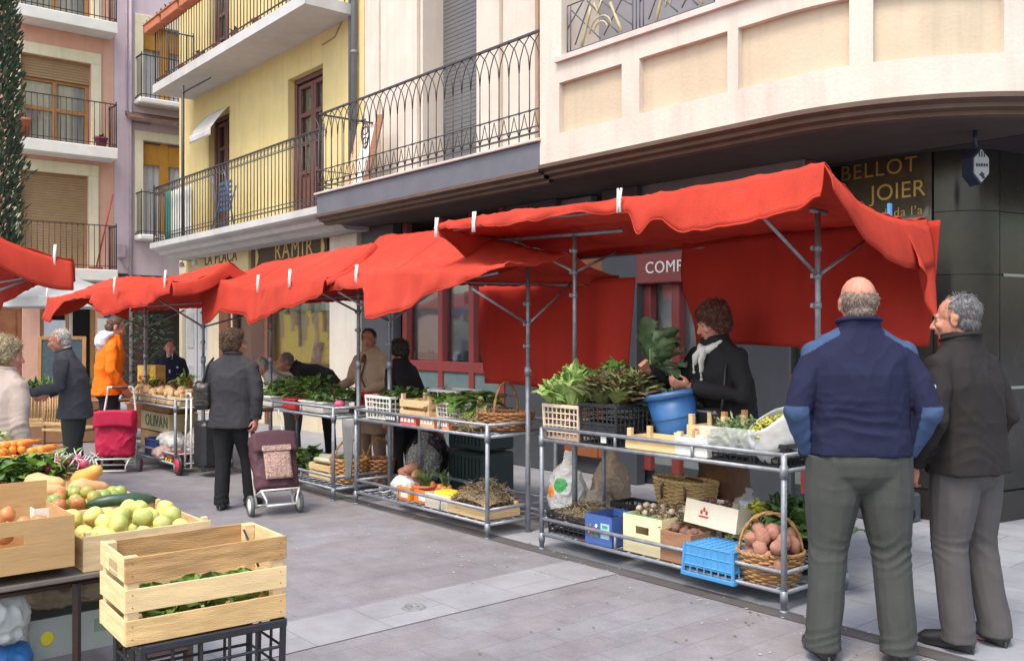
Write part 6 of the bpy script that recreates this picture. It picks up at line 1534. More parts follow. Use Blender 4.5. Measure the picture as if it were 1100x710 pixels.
# ------------------------------------------------------------------ third stall
for i, (s, w_, c, lb) in enumerate(((-6.28, .44, WHITEP, 'white foam tray at the left of the parsley stall'), (-5.66, .26, mt('red_tray', (.50, .03, .025), .5), 'red tray in the middle front of the parsley stall'), (-5.20, .46, WHITEP, 'white foam tray at the right of the parsley stall'))):
    m = MB(); m.box((0, 0, .05), (w_, .3, .10), ch=.01); m.box((0, 0, .103), (w_ + .02, .32, .015), ch=.005); m.build('produce_tray', c, label=lb, cat='tray', loc=MK(s, .02, Z3), rz=MROT)
for s, w_, h_ in ((-6.2, .55, .22), (-5.7, .5, .28), (-5.2, .55, .16)):
    greens('parsley', 'bushy green parsley heaped along the third stall', 'parsley', MK(s, .14, Z3 + .08), MROT, w_, .5, h_, 220, [LEAFM, LEAFD, LEAFL], (.06, .13), (.03, .06), .1, group='parsley heaps on the third stall')
greens('herbs', 'pale greyish herbs at the front right of the parsley stall', 'herbs', MK(-5.15, .02, Z3 + .09), MROT, .5, .24, .10, 200, FEA, (.03, .07), (.015, .03), .2)
greens('herbs', 'pale greyish herbs at the front left of the parsley stall', 'herbs', MK(-6.25, .02, Z3 + .09), MROT, .44, .24, .10, 180, FEA, (.03, .07), (.015, .03), .2)
lump('cauliflower', (.10, .10, .07), mt('cauliflower', (.70, .66, .48), .7, .1, 30, .6, 60), 'cream cauliflower at the left end of the parsley stall', 'cauliflower', None, MK(-6.52, .08, Z3 + .12), 1, .1)
card_box('green_box', 'bright green box at the far left of the parsley stall', 'box', MK(-6.75, -.02, Z3 - .03), MROT, .26, .2, .11, mt('bright_green_card', (.06, .38, .12), .5), hole=False)
card_box('red_box', 'small red box at the back right of the parsley stall', 'box', MK(-4.95, .42, Z3 + .06), MROT, .30, .18, .12, mt('red_tray', (.5, .03, .025)), hole=False)
lump('radish_bunch', (.05, .04, .04), mt('pink_radish', (.60, .10, .20), .5), 'pink radish cluster at the right corner of the parsley stall', 'radish', None, MK(-4.78, -.05, Z3 + .10), 2)
basket('round wicker basket with red hoop handles on the parsley stall shelf', MK(-4.92, .14, ZS), MROT, .40, .34, .22, .18, mt('bright_wicker', (.48, .24, .09), .6, .4, 30, .3, 50), .8, 10)
basket('small dark wicker basket behind the round one on the parsley stall shelf', MK(-4.80, .40, ZS), MROT, .30, .28, .2, .2, mt('red_wicker', (.3, .13, .05)), .8, 9)
for i in range(5):
    m = MB(); m.path([(-.14, 0, 0), (0, 0, .01), (.16, .02, .01)], [.03, .028, .03], 8); m.path([(.15, .02, .01), (.3, .04, .03)], [.03, .02], 8, mi=1)
    m.build('leek', [mt('leek_white', (.68, .66, .5), .5), LEAFM], label='white leek lying on the shelf of the parsley stall', cat='leek', group='leeks on the parsley stall shelf', loc=MK(-5.30 + .02 * i, .06 + .06 * i, ZS + .16 + .03 * (i % 2)), rz=MROT + .1 * i)
greens('cabbage_leaves', 'green leaves and stalks heaped on the left of the parsley stall shelf', 'leaves', MK(-5.85, .15, ZS), MROT, .6, .4, .24, 120, [LEAFM, LEAFD, LEAFL], (.1, .2), (.06, .1), .08)
slat_crate('wooden_crate', 'pale crate under the leeks on the parsley stall shelf', 'crate', MK(-5.25, .14, ZS), MROT, .42, .3, .14, 2, PINE2, .1)
for i in range(4): lump('red_pepper', (.09, .025, .025), mt('red_pepper', (.5, .03, .02), .3), 'long red pepper among the leaves on the parsley stall shelf', 'pepper', 'red peppers on the parsley stall shelf', MK(-6.05 + .05 * i, .0, ZS + .18), i, .05, rot=(0, .1, U(0, 3)))
T = thing('hand_truck', 'black folding hand truck standing behind the parsley stall', 'hand truck', MK(-5.0, .72, .004), MROT)
m = MB()
for x in (-.12, .02, .12): m.tube((x, 0, .05), (x, 0, .95), .014)
for z in (.12, .5, .93): m.tube((-.12, 0, z), (.12, 0, z), .012)
m.build('frame', BLACKP, T)
m = MB()
for x in (-.16, .16): m.path([(x, .08 * cos(t), .1 + .08 * sin(t)) for t in [k * pi / 8 for k in range(16)]], .02, 6, closed=True)
m.build('wheel', BLACKP, T)
bagmesh('black_sack', 'black rubbish sack behind the right end of the parsley stall', 'sack', MK(-4.62, .85, .004), .5, .4, .70, mt('bin_liner', (.015, .015, .017), .3, .2, 10, .5, 25), 23)
m = MB(); m.sheet(lambda u, v: V((.10 * (1 - .7 * v) * (u - .5) * 2, -.03 + .02 * sin(u * 9), -.55 * v ** .8)), 10, 12)
m.build('grey_rag', mt('grey_rag', (.17, .17, .17), .9, .15), label='grey rag hanging from the corner between the second and third stalls', cat='rag', loc=MK(-4.50, -.10, Z3 - .02), rz=MROT, solid=.012)

# ------------------------------------------------------------------ fourth stall
for i, (s, b, c, lb) in enumerate(((-8.75, -.52, PINE2, 'mushroom tray at the far left front of the last stall'), (-8.30, -.52, PINE, 'mushroom tray second from the left on the last stall'), (-7.85, -.52, PINE2, 'mushroom tray third from the left on the last stall'), (-7.42, -.50, PINE, 'mushroom tray at the near right front of the last stall'), (-8.5, -.22, BROWNW, 'dark brown crate at the back left of the last stall'), (-7.6, -.2, BROWNW, 'dark brown crate at the back right of the last stall'))):
    slat_crate('fruit_tray', lb, 'tray', MK(s, b, Z4), MROT, .42, .28, .10 if i < 4 else .17, 1, c, .06, post_up=.04)
MUSH = mt('mushroom', (.50, .31, .16), .7, .2); ORG_ = mt('persimmon', (.62, .22, .03), .45, .15)
for i in range(46):
    s = U(-8.95, -7.25); lump('mushroom', (.05, .05, .035), MUSH if i % 4 else MUSH, 'tan mushroom heaped in the trays of the last stall', 'mushroom', 'mushrooms on the last stall', MK(s, U(-.64, -.40), Z4 + .10 + U(0, .05)), i, .2)
for i in range(10): lump('persimmon', (.045, .045, .04), ORG_, 'orange persimmon at the back of the mushroom stall', 'persimmon', 'persimmons on the last stall', MK(U(-8.2, -7.9), U(-.3, -.1), Z4 + .15 + U(0, .1)), i, .05)
greens('herbs', 'green herb heap at the far left of the mushroom stall', 'herbs', MK(-8.85, -.40, Z4 + .08), MROT, .4, .3, .2, 90, SPIN, (.06, .12), (.03, .05))
greens('herbs', 'yellowish leaves standing in the middle of the mushroom stall', 'herbs', MK(-7.95, -.3, Z4 + .08), MROT, .3, .2, .25, 60, [LEAFY, LEAFM], (.1, .16), (.03, .06), up=1.1)
T = card_box('poster_box', 'tall yellow and orange printed carton at the far left of the mushroom stall', 'carton', MK(-9.15, -.28, Z4), MROT + .3, .36, .15, .40, mt('yellow_orange_card', (.75, .42, .10), .6, .3, 9), hole=False)
m = MB()
for i in range(9): m.box((U(-.13, .13), -.078, U(.05, .35)), (U(.04, .1), .003, U(.03, .08)), Matrix.Rotation(U(-.5, .5), 4, 'Y'), mi=i % 2)
m.build('print', [REDP, YELLOWP], T)
bagmesh('blue_bag', 'blue and white plastic bag at the left front of the mushroom stall', 'bag', MK(-9.0, -.76, Z4 - .03), .34, .14, .15, mt('blue_bag', (.25, .42, .68), .4, .4, 9), 27)
T = card_box('fruit_box', 'cardboard box lettered in green, stacked under the mushroom stall', 'box', MK(-8.35, -.35, ZS + .26), MROT, .95, .34, .22, mt('box_tan', (.52, .42, .24), .7, .08, 5), hole=False)
text('lettering', 'OLIVAN', .19, mt('green_letters', (.07, .14, .06), .6), T, Matrix.Translation((.06, -.175, .11)) @ RX, .002, 1.15)
card_box('fruit_box', 'brown cardboard box at the bottom of the stack under the mushroom stall', 'box', MK(-8.45, -.33, ZS), MROT, .9, .34, .24, CARD, hole=True)
card_box('fruit_box', 'brown box on top of the lettered box under the mushroom stall', 'box', MK(-8.40, -.33, ZS + .485), MROT, .9, .34, .11, mt('box_brown', (.33, .17, .08), .7, .1), hole=False)
bagmesh('carrier_bag', 'white printed carrier bag on the shelf of the mushroom stall', 'bag', MK(-7.85, -.50, ZS + .06), .55, .3, .26, BAG, 29, open_top=True)
bagmesh('carrier_bag', 'pale carrier bag at the right of the mushroom stall shelf', 'bag', MK(-7.45, -.30, ZS + .05), .45, .35, .36, mt('pale_bag', (.6, .55, .5), .4, .15, 12, .4, 30), 31, open_top=True)
pcrate('plastic_crate', 'dark blue crate on the left of the mushroom stall shelf', 'crate', MK(-8.05, -.55, ZS), MROT, .36, .24, .2, mt('dark_blue_crate', (.03, .06, .22), .5), 4, 6, solid_band=.5)
bagmesh('net_bag', 'pinkish bag at the front of the mushroom stall shelf', 'bag', MK(-7.72, -.66, ZS), .30, .2, .15, mt('pink_bag', (.45, .30, .28), .6, .4, 20), 33, open_top=True)
bagmesh('net_bag', 'dark red net bag at the right front of the mushroom stall shelf', 'bag', MK(-7.38, -.60, ZS), .34, .22, .14, mt('dark_red_net', (.22, .04, .035), .7, .4, 30), 35, open_top=True)
m = MB(); m.lathe([(0, 0), (.04, 0), (.042, .18), (.02, .25), (.018, .30), (0, .3)], 14); m.build('bottle', mt('green_glass', (.02, .16, .07), .2), label='green bottle standing on the right of the mushroom stall shelf', cat='bottle', loc=MK(-7.28, -.40, ZS + .06))
T = card_box('fruit_tray', 'black and yellow printed tray at the right front of the mushroom stall shelf', 'tray', MK(-7.38, -.64, ZS - .02), MROT, .32, .12, .07, mt('black_card', (.03, .03, .03), .6), hole=False)
m = MB()
for q in range(3): m.box((-.1 + q * .07, -.062, .035), (.03, .003, .05), Matrix.Rotation(.6, 4, 'Y'))
m.build('print', YELLOWP, T)
T = thing('cart', 'small dark folding cart with one red wheel beside the mushroom stall', 'cart', MK(-6.98, -.55, 0), MROT)
m = MB(); m.box((.1, .1, .35), (.28, .26, .5), ch=.04); m.build('bag', BLACKP, T)
m = MB(); m.tube((-.08, -.1, .1), (-.02, -.1, .85), .011); m.tube((.1, -.1, .1), (.1, -.1, .85), .011); m.path([(-.02, -.1, .85), (.0, -.1, .9), (.08, -.1, .9), (.1, -.1, .85)], .011); m.build('frame', WHITEP, T)
m = MB(); m.lathe([(0, -.02), (.10, -.02), (.11, 0), (.10, .02), (0, .02)], 20); w_ = m.build('wheel', BLACKP, T); w_.rotation_euler = (pi / 2, 0, 0); w_.location = (-.16, -.14, .11)
m = MB(); m.lathe([(0, -.026), (.075, -.026), (.075, .026), (0, .026)], 20); m.build('hub', mt('red_wheel', (.5, .03, .05), .5), w_)

# ------------------------------------------------------------------ shopping trolleys
def trolley(label, loc, rz, cloth, frame, tilt, w, d, h, wheel_r, pocket=None, hub=None):
    T = thing('shopping_trolley', label, 'trolley', loc, rz)
    G = thing('x', None, None); bpy.data.objects.remove(G)
    Q = Matrix.Translation((0, 0, wheel_r)) @ Matrix.Rotation(tilt, 4, 'X')
    m = MB(Q)
    m.loft([((0, -d / 2, z), w * (.46 + .05 * q), d * (.42 + .07 * q)) for z, q in ((.10, 0), (.12, .7), (.30, 1), (h * .75, 1), (h * .92, .9), (h, .5))], 24)
    blob('bag', m, cloth, T, .008, 2, .016, 6, .8, seed=int(w * 100))
    m = MB(Q); m.sheet(lambda u, v: V((w * .50 * (u - .5) * 2, -d / 2 - d * .53 - .010 - .01 * sin(u * pi), h * .98 - .30 * h * v + .02 * sin(u * pi))), 12, 6); m.build('flap', cloth, T, solid=.006)
    f = MB(Q)
    for x in (-w * .42, w * .42):
        f.path([(x, .01, -.01), (x, .01, h * .9), (x * .8, .02, h + .22), (x * .75, -.01, h + .27)], .011, 8)
        f.path([(x, .01, .08), (x, -d * 1.02, .07), (x * .8, -d * 1.05, -.02), (x * .8, -d * .96, -.06)], .008, 8)
    f.tube((-w * .315, -.01, h + .27), (w * .315, -.01, h + .27), .012); f.tube((-w * .42, -d * 1.02, .07), (w * .42, -d * 1.02, .07), .008); f.tube((-w * .335, -d * .96, -.06), (w * .335, -d * .96, -.06), .008)
    f.tube((-w * .55, .01, 0), (w * .55, .01, 0), .008); f.tube((-w * .42, .01, h * .5), (w * .42, .01, h * .5), .008)
    f.build('frame', frame, T)
    g = MB(Q); g.tube((-w * .2, -.01, h + .27), (w * .2, -.01, h + .27), .019); g.build('grip', mt('trolley_grip', (.12, .05, .03), .6), T)
    for sx_ in (-1, 1):
        wm = MB(Matrix.Translation((sx_ * w * .55, 0.0, wheel_r)) @ Matrix.Rotation(pi / 2, 4, 'Y')); wm.lathe([(wheel_r * .72, -.014), (wheel_r * .95, -.016), (wheel_r, 0), (wheel_r * .95, .016), (wheel_r * .72, .014)], 24)
        wo = wm.build('wheel', mt('tyre_grey', (.12, .12, .125), .7), T)
        wm = MB(Matrix.Translation((sx_ * w * .55, 0.0, wheel_r)) @ Matrix.Rotation(pi / 2, 4, 'Y')); wm.lathe([(0, -.018), (wheel_r * .25, -.018), (wheel_r * .7, -.012), (wheel_r * .72, .012), (wheel_r * .25, .018), (0, .018)], 20); wm.build('rim', hub or WHITEP, wo)
    if pocket:
        m = MB(Q); m.sheet(lambda u, v: V((w * .30 * (u - .5) * 2, -d / 2 - d * .50 - .022 - .015 * sin(u * pi) * sin(v * pi), .16 + .26 * v)), 10, 10); m.build('pocket', pocket, T, solid=.006)
        m = MB(Q); m.box((0, -d / 2 - d * .52 - .03, .425), (w * .66, .014, .05), ch=.005); m.build('pocket_trim', pocket, T)
    return T
PLUM = fabric('plum_nylon', (.085, .038, .050), .15, .6)
trolley('plum shopping trolley with a patterned pocket and white frame, pulled by the grey-suited woman', V((-2.03, 7.98, 0)), radians(30), PLUM, WHITEP, radians(-24), .38, .20, .58, .09,
        mt('patterned_pocket', (.34, .22, .18), .8, .75, 70))
trolley('red shopping trolley standing at the feet of the person in orange', V((-4.42, 10.45, 0)), radians(8), fabric('crimson_nylon', (.42, .015, .055), .12, .55), WHITEP, radians(-6), .42, .24, .60, .075, hub=mt('red_hub', (.35, .03, .06), .5))
T = thing('shoulder_bag', 'black handbag hanging at the left elbow of the grey-suited woman', 'bag', (-2.72, 8.22, 0), .2)
m = MB(); m.box((0, 0, 1.0), (.16, .26, .24), ch=.04); blob('pouch', m, mt('bag_leather', (.025, .022, .022)), T, .009, 4, .006, 12, seed=3)
m = MB(); m.path([(0, -.09, 1.10), (.03, -.06, 1.26), (.08, 0, 1.33), (.03, .06, 1.26), (0, .09, 1.10)], .010, 6); m.build('strap', BLACKP, T)

# ================================================================== THE NEAR LEFT TABLE
CT = V((-1.028, 3.0, 0))
CROT = atan2(.603, .797)
cc = V((-1.15, 2.765, 0)) + V((.797, .603, 0)) * .255 + V((-.603, .797, 0)) * .15
slat_crate('wooden_crate', 'big pale pine crate of green leaves in the left foreground, set on a black crate', 'crate', cc + V((0, 0, .617)), CROT, .51, .30, .265, 3, PINE2, .16, post=.036, pmat=PINE, vary=[mt('crate_weathered', (.44, .25, .10), .65, .35, 6, .35, 40, stretch=(1, 9, 9), stain=.7, stcol=(.30, .16, .06)), mt('crate_warm', (.66, .43, .19), .65, .25, 6, .3, 40, stretch=(1, 9, 9), stain=.6, stcol=(.44, .25, .10))])
for i in range(4): lettuce('green lettuce packed inside the foreground pine crate', cc + V((.797, .603, 0)) * (-.13 + .095 * i) + V((0, 0, .635)), .08, .10, [LEAFM, LEAFL, LET[0]], 26, .12, 'lettuces inside the foreground pine crate')
PC = [o for o in bpy.data.objects if o.name.startswith('wooden_crate') and o.get('label', '').startswith('big pale pine')][0]
m = MB(); R9 = Matrix.Translation((-.2562, -.02, .225))
for q in range(5): m.box((-.2562, -.06 + .02 * q, .222), (.001, .011, .026)); m.box((-.2562, -.06 + .02 * q, .198), (.001, .015, .006))
m.build('stamp', mt('faded_stamp', (.46, .33, .20), .7), PC)
m = MB(); m.path([(.205, .10, .25), (.215, .06, .20), (.218, .0, .14)], .004, 5); m.build('cord', BLACKP, label='thin black cord across the inner corner of the foreground pine crate', cat='cord', loc=cc + V((0, 0, .617)), rz=CROT)
for q, lb in ((0, 'black plastic crate standing on the ground at the bottom of the foreground stack'), (1, 'black plastic crate directly under the foreground pine crate')):
    pcrate('plastic_crate', lb, 'crate', cc + V((.797, .603, 0)) * .02 + V((0, 0, .307 * q)), CROT, .45, .29, .303, BLACKP, 4, 5, taper=.97)
# table
DKM = mt('brown_metal', (.045, .022, .02), .5, .2, 14)
T = thing('trestle_table', 'dark brown metal table of the left stall, under the fruit boxes', 'table', MO, MROT)
for s in (-.70, -3.1):
    for b in (-3.08, -3.95):
        m = MB(); m.bar((s, b, 0), (s, b, .64), .03); m.build('leg', DKM, T)
m = MB()
for z in (.10, .30, .635):
    for b in (-3.08, -3.95): m.bar((-.70, b, z), (-3.1, b, z), .024)
    for s in (-.70, -3.1): m.bar((s, -3.08, z - .001), (s, -3.95, z - .001), .024)
for b in (-3.35, -3.5): m.bar((-.69, b, .10), (-.69, b, .63), .022)
m.build('frame', DKM, T)
m = MB(); m.box((-1.9, -3.52, .665), (2.55, 1.0, .02), ch=.004); m.build('table_top', mt('grey_board', (.16, .13, .11), .7, .2, 6), T)
ZT = .677
def frame_box(label, s0, s1, b0, b1, h, near_mat, mat=PINE, name='fruit_tray', z=ZT):
    T = thing(name, label, 'tray', MK((s0 + s1) / 2, (b0 + b1) / 2, z), MROT); L_, W_ = abs(s1 - s0), abs(b1 - b0); t = .008
    m = MB(); m.box((L_ / 2 - t / 2, 0, h / 2), (t, W_, h), ch=.001); m.build('end_panel', GRAIN.get(near_mat, near_mat), T)
    m = MB(); m.box((-L_ / 2 + t / 2, 0, h / 2), (t, W_, h), ch=.001); m.build('end_panel', GRAIN.get(near_mat, near_mat), T)
    for sg in (-1, 1):
        m = MB(); m.box((0, sg * (W_ / 2 - t / 2), h * .46), (L_ - 2 * t, t, h * .92), ch=.001); m.build('side_panel', mat, T)
    m = MB(); m.box((0, 0, .004), (L_ - 2 * t, W_ - 2 * t, .006)); m.build('base', mat, T)
    for sg in (-1, 1):
        for e in (-1, 1):
            m = MB(); m.box((e * (L_ / 2 - .02), sg * (W_ / 2 - .02), h * .55), (.022, .022, h * 1.1), ch=.002); m.build('corner_post', mat, T)
    return T
frame_box('pine tray of quinces, the nearest on the left table', -.64, -1.20, -3.49, -3.01, .13, PINE)
frame_box('tray of mixed green and red tomatoes on the left table', -1.22, -1.74, -3.47, -3.0, .12, PINE2)
frame_box('tray of squashes behind the tomatoes on the left table', -1.76, -2.20, -3.49, -3.02, .11, PINE2)
QU = [mt('quince', (.68, .58, .17), .6, .15, 14, .15, 60, stain=.5, stcol=(.50, .40, .14)), mt('quince_green', (.44, .47, .14), .6, .18, 14, .15, 60, stain=.5, stcol=(.52, .46, .15))]
TQ = loc_T(MK(-.92, -3.25, 0), MROT)
pile(lambda i, p: lump('quince', (.037, .035, .039), QU[i % 3 == 0], 'yellow green quince piled in the nearest tray of the left table', 'quince', 'quinces in the nearest tray', p, i, .12, key='q%d' % (i % 3 == 0)), 36, .50, .44, ZT + .055, .036, TQ, 1.5)
TO = [mt('tomato_green', (.30, .31, .06), .35, .25, 20, stain=.9, stcol=(.46, .20, .06)), mt('tomato_red', (.48, .17, .06), .35, .25, 20, stain=.8, stcol=(.34, .28, .07)), mt('tomato_bright', (.22, .33, .07), .35, .15, 20, stain=.5, stcol=(.4, .3, .08))]
TQ = loc_T(MK(-1.48, -3.23, 0), MROT)
pile(lambda i, p: lump('tomato', (.033, .033, .029), TO[i % 3], ['green tomato in the mixed tomato tray of the left table', 'reddish tomato in the mixed tomato tray of the left table', 'bright green tomato in the mixed tomato tray of the left table'][i % 3], 'tomato', ['green tomatoes in the tray', 'reddish tomatoes in the tray', 'bright green tomatoes in the tray'][i % 3], p, i, .06, key='t%d' % (i % 3)), 46, .46, .43, ZT + .05, .032, TQ, 1.6)
m = MB(); m.path([(-.14, .02, 0), (-.10, .012, .006), (-.05, 0, .012), (.05, 0, .014), (.10, .012, .006), (.135, .025, 0)], [.010, .024, .028, .028, .022, .010], 12)
m.build('courgette', mt('dark_courgette', (.025, .06, .03), .35, .3, 14), label='dark green courgette lying between the quinces and tomatoes', cat='courgette', loc=MK(-1.20, -3.17, ZT + .14), rz=MROT + 1.3)
SQ = mt('butternut', (.60, .35, .15), .6, .15, 8, .2, 40, stain=.5, stcol=(.5, .26, .09)); SQ2 = mt('butternut_dark', (.62, .30, .06), .5, .15, 8)
def squash(label, loc, rot, mat, k=1.0):
    m = MB(); m.path([(-.13 * k, 0, 0), (-.10 * k, 0, 0), (-.04 * k, 0, 0), (.03 * k, 0, 0), (.11 * k, 0, .0), (.15 * k, 0, 0)], [.02 * k, .06 * k, .075 * k, .055 * k, .045 * k, .02 * k], 16)
    m.build('squash', mat, label=label, cat='squash', loc=loc, rz=rot)
squash('long pale butternut squash at the left of the squash tray', MK(-1.86, -3.34, ZT + .12), (0, 0, MROT + 1.2), SQ, .72)
squash('pale butternut squash lying across the front of the squash tray', MK(-1.82, -3.14, ZT + .12), (0, .1, MROT + 1.7), SQ, .7)
squash('deep orange squash standing highest at the right of the squash tray', MK(-1.98, -3.10, ZT + .15), (0, -.5, MROT + .4), SQ2, .75)
squash('pale squash half hidden behind the orange one', MK(-2.06, -3.28, ZT + .13), (0, .0, MROT + .8), SQ, .72)
# radishes
slat_crate('fruit_tray', 'low brown tray holding the radish bunches on the left table', 'tray', MK(-2.42, -3.26, ZT), MROT, .38, .52, .10, 1, BROWNW, .05)
for i in range(5):
    greens('radish_leaves', 'leafy green top of a radish bunch on the left table', 'radish leaves', MK(-2.32 - .04 * (i % 2), -3.46 + .075 * i, ZT + .09), MROT, .24, .16, .16, 60, [LEAFM, LEAFL, LEAFL, LEAFD], (.07, .14), (.035, .055), .1, group='radish bunches on the left table')
for i in range(18):
    m = MB(); m.ell((0, 0, 0), (.021, .021, .024), 10, 8); m.path([(0, 0, .018), (.003, 0, .035), (.012, .005, .06)], [.006, .003, .001], 6, mi=1)
    m.build('radish', [mt('radish_pink', (.55, .06, .14), .4, .25, 6), mt('root_white', (.72, .66, .6), .5)], label='pink radish with a thin white root in the left table bunches', cat='radish', group='radishes on the left table', loc=MK(-2.28 + U(-.10, .06), -3.14 + U(-.07, .11), ZT + .17 + U(0, .04)), rz=(U(-.8, .8), U(-.8, .8), U(0, 6)))
m = MB()
for i in range(26):
    x, y = U(-.1, .1), U(-.1, .12); m.path([(x, y, 0), (x + U(-.03, .03), y + U(-.03, .03), .03), (x + U(-.06, .06), y + U(-.05, .05), U(.04, .08))], [.004, .0028, .0012], 5)
m.build('radish_roots', mt('root_white', (.72, .66, .6), .5), label='tangle of thin white roots over the radishes', cat='roots', loc=MK(-2.30, -3.10, ZT + .17))
# carrots
slat_crate('fruit_tray', 'brown tray of carrots at the far end of the left table', 'tray', MK(-2.90, -3.30, ZT), MROT, .42, .58, .12, 1, BROWNW, .05)
CAR = mt('carrot', (.80, .26, .035), .5, .14, 8)
cm = []
for q in range(3):
    m = MB(); m.path([(0, 0, 0), (.014, 0, 0), (.08, .004, 0), (.17, -.004 + .01 * q, 0), (.24, .008, .002)], [.012, .022, .019, .011, .002], 9); cm.append(m.mesh('carrot')); cm[-1].materials.append(CAR)
for i in range(38):
    o = bpy.data.objects.new('carrot', cm[i % 3]); COL.objects.link(o); row = i // 10
    tag(o, 'orange carrot in the bunch heap at the far end of the left table', 'carrot', 'carrots on the left table', None, MK(-2.78 - .05 * row + U(-.04, .04), -3.52 + .045 * (i % 10) + U(-.01, .01), ZT + .13 + .035 * row + U(0, .01)), (U(-.1, .1), U(-.12, .12), MROT + 2.4 + U(-.35, .35)))
greens('carrot_greens', 'pale green carrot tops behind the carrot heap', 'carrot leaves', MK(-3.10, -3.42, ZT + .12), MROT, .24, .5, .20, 150, [LEAFL, LEAFY, LEAFM], (.06, .14), (.02, .045), .1)
greens('celery', 'green celery leaves at the near side of the carrot heap', 'celery', MK(-2.62, -3.62, ZT + .08), MROT, .3, .26, .18, 80, [LEAFM, LEAFD], (.07, .14), (.03, .05), .1)
bagmesh('carrier_bag', 'crumpled white plastic bag on the left table by the cardboard box', 'bag', MK(-1.52, -3.70, ZT + .03), .46, .34, .22, mt('lavender_bag', (.72, .71, .76), .35, .08, 12, .4, 30, trans=.3), 41, open_top=True)
# cardboard boxes at the left edge
T = card_box('cardboard_box', 'brown cardboard box with a slot handle at the left edge, pink onions inside', 'box', MK(-.81, -3.775, .712), MROT + pi / 2, .50, .38, .185, CARD)
m = MB(); m.box((0, .187, .22), (.5, .005, .09)); m.build('raised_back', CARD, T)
for i in range(16): lump('onion', (.042, .042, .037), mt('pink_onion', (.58, .33, .30), .4, .25, 8, stain=.5, stcol=(.5, .2, .22)), 'pink onion inside the cardboard box at the left edge', 'onion', 'pink onions in the cardboard box', MK(-.81 + U(-.14, .14), -3.775 + U(-.2, .2), .712 + .12 + U(0, .05)), i, .08)
card_box('cardboard_box', 'brown box with a slot handle behind the onion box at the left edge', 'box', MK(-1.17, -3.86, .70), MROT + pi / 2, .50, .26, .22, mt('cardboard2', (.46, .25, .10), .8, .1, 5))
T = card_box('white_carton', 'small white carton between the onion box and tomato tray', 'carton', MK(-1.05, -3.545, ZT), MROT, .22, .08, .20, CARDW, hole=False)
# under the table
T = card_box('printed_box', 'grey printed box with a yellow fruit under the left table', 'box', MK(-1.02, -3.44, .325), MROT + pi / 2, .36, .34, .15, mt('grey_print_card', (.40, .40, .37), .7, .08, 6), hole=False)
m = MB(); m.ell((-.12, -.172, .075), (.025, .002, .028), 14, 6); m.build('fruit_print', YELLOWP, T)
m = MB(); m.box((.12, -.172, .09), (.14, .003, .05)); m.build('text_print', mt('grey_green_print', (.22, .30, .22), .6), T)
bagmesh('brown_sack', 'brown paper sack lying on the printed box under the left table', 'sack', MK(-1.06, -3.44, .475), .36, .3, .13, mt('kraft_paper', (.36, .27, .19)), 45, open_top=True, rz=MROT + pi / 2)
bagmesh('carrier_bag', 'white plastic bag hanging under the onion box at the left edge', 'bag', MK(-.82, -3.76, .43), .24, .26, .23, BAG, 47, open_top=True)
bagmesh('blue_bag', 'blue plastic bag under the white one at the left edge', 'bag', MK(-.83, -3.76, .31), .26, .28, .14, mt('blue_film', (.04, .16, .42), .4, .2, 9), 49, open_top=True)
T = card_box('green_box', 'bright green cardboard box with a white bag inside at the bottom left corner', 'box', MK(-.46, -3.72, 0), MROT + pi / 2, .34, .28, .36, mt('lime_card', (.16, .38, .035), .6, .1, 6), hole=False)
bagmesh('carrier_bag', 'grey white bag stuffed into the green box at the bottom left', 'bag', MK(-.46, -3.72, .20), .28, .22, .19, mt('grey_bag', (.5, .5, .5), .4, .3, 14, .4, 30), 51, open_top=True)

# ================================================================== CAFE CORNER AND PLANTS AT THE LEFT
T = thing('cypress_tree', 'tall dark cypress at the left edge in front of the orange house', 'tree', (-8.75, 15.6, 0))
m = MB(); m.path([(0, 0, 0), (.03, 0, 2), (0, .02, 5), (.02, 0, 9)], [.14, .11, .07, .02], 10); m.build('trunk', mt('bark', (.10, .07, .05), .9, .3, 12, .6, 30), T)
m = MB()
for i in range(9000):
    z = 2.3 + 6.4 * U(0, 1) ** 1.05; R_ = .62 * (1 - ((z - 4.6) / 4.6) ** 2 * .55) * (.75 + .35 * noise.noise(V((z * 1.3, i % 7, 0)))); a = U(0, 6.28); r = R_ * sqrt(U(.25, 1)) * (1 + .22 * noise.noise(V((cos(a) * 2, sin(a) * 2, z * 2))))
    p = V((r * cos(a), r * sin(a), z)); d = V((cos(a) * .5, sin(a) * .5, U(.4, 1.3))).normalized(); s_ = d.cross(V((U(-1, 1), U(-1, 1), U(-1, 1)))).normalized() * U(.012, .028); l = U(.07, .16)
    m.add([p - s_, p + s_, p + d * l * .6 + s_ * .7, p + d * l, p + d * l * .6 - s_ * .7], [(0, 1, 2, 3, 4)], RN.choice([0, 0, 1, 2]))
m.build('crown', [mt('cypress_dark', (.022, .045, .025), .7, .3), mt('cypress_mid', (.045, .075, .04), .7, .3), mt('cypress_light', (.075, .105, .06), .7, .3)], T)
T = thing('potted_shrub', 'tall dark glossy shrub in a pot beside the navy-jacketed man', 'plant', (-6.05, 15.3, 0))
m = MB(); m.lathe([(0, 0), (.2, 0), (.27, .4), (.29, .4), (.29, .45), (.25, .45), (0, .42)], 18); m.build('pot', TERRA, T)
m = MB(); m.path([(0, 0, .4), (.02, 0, .9), (0, 0, 1.6)], [.03, .025, .01], 6)
for k in range(8): m.path([(0, 0, .7 + .1 * k), (.25 * cos(k * 2.4), .25 * sin(k * 2.4), .95 + .1 * k)], [.012, .006], 5)
m.build('stem', mt('bark', (.1, .07, .05)), T)
m = MB()
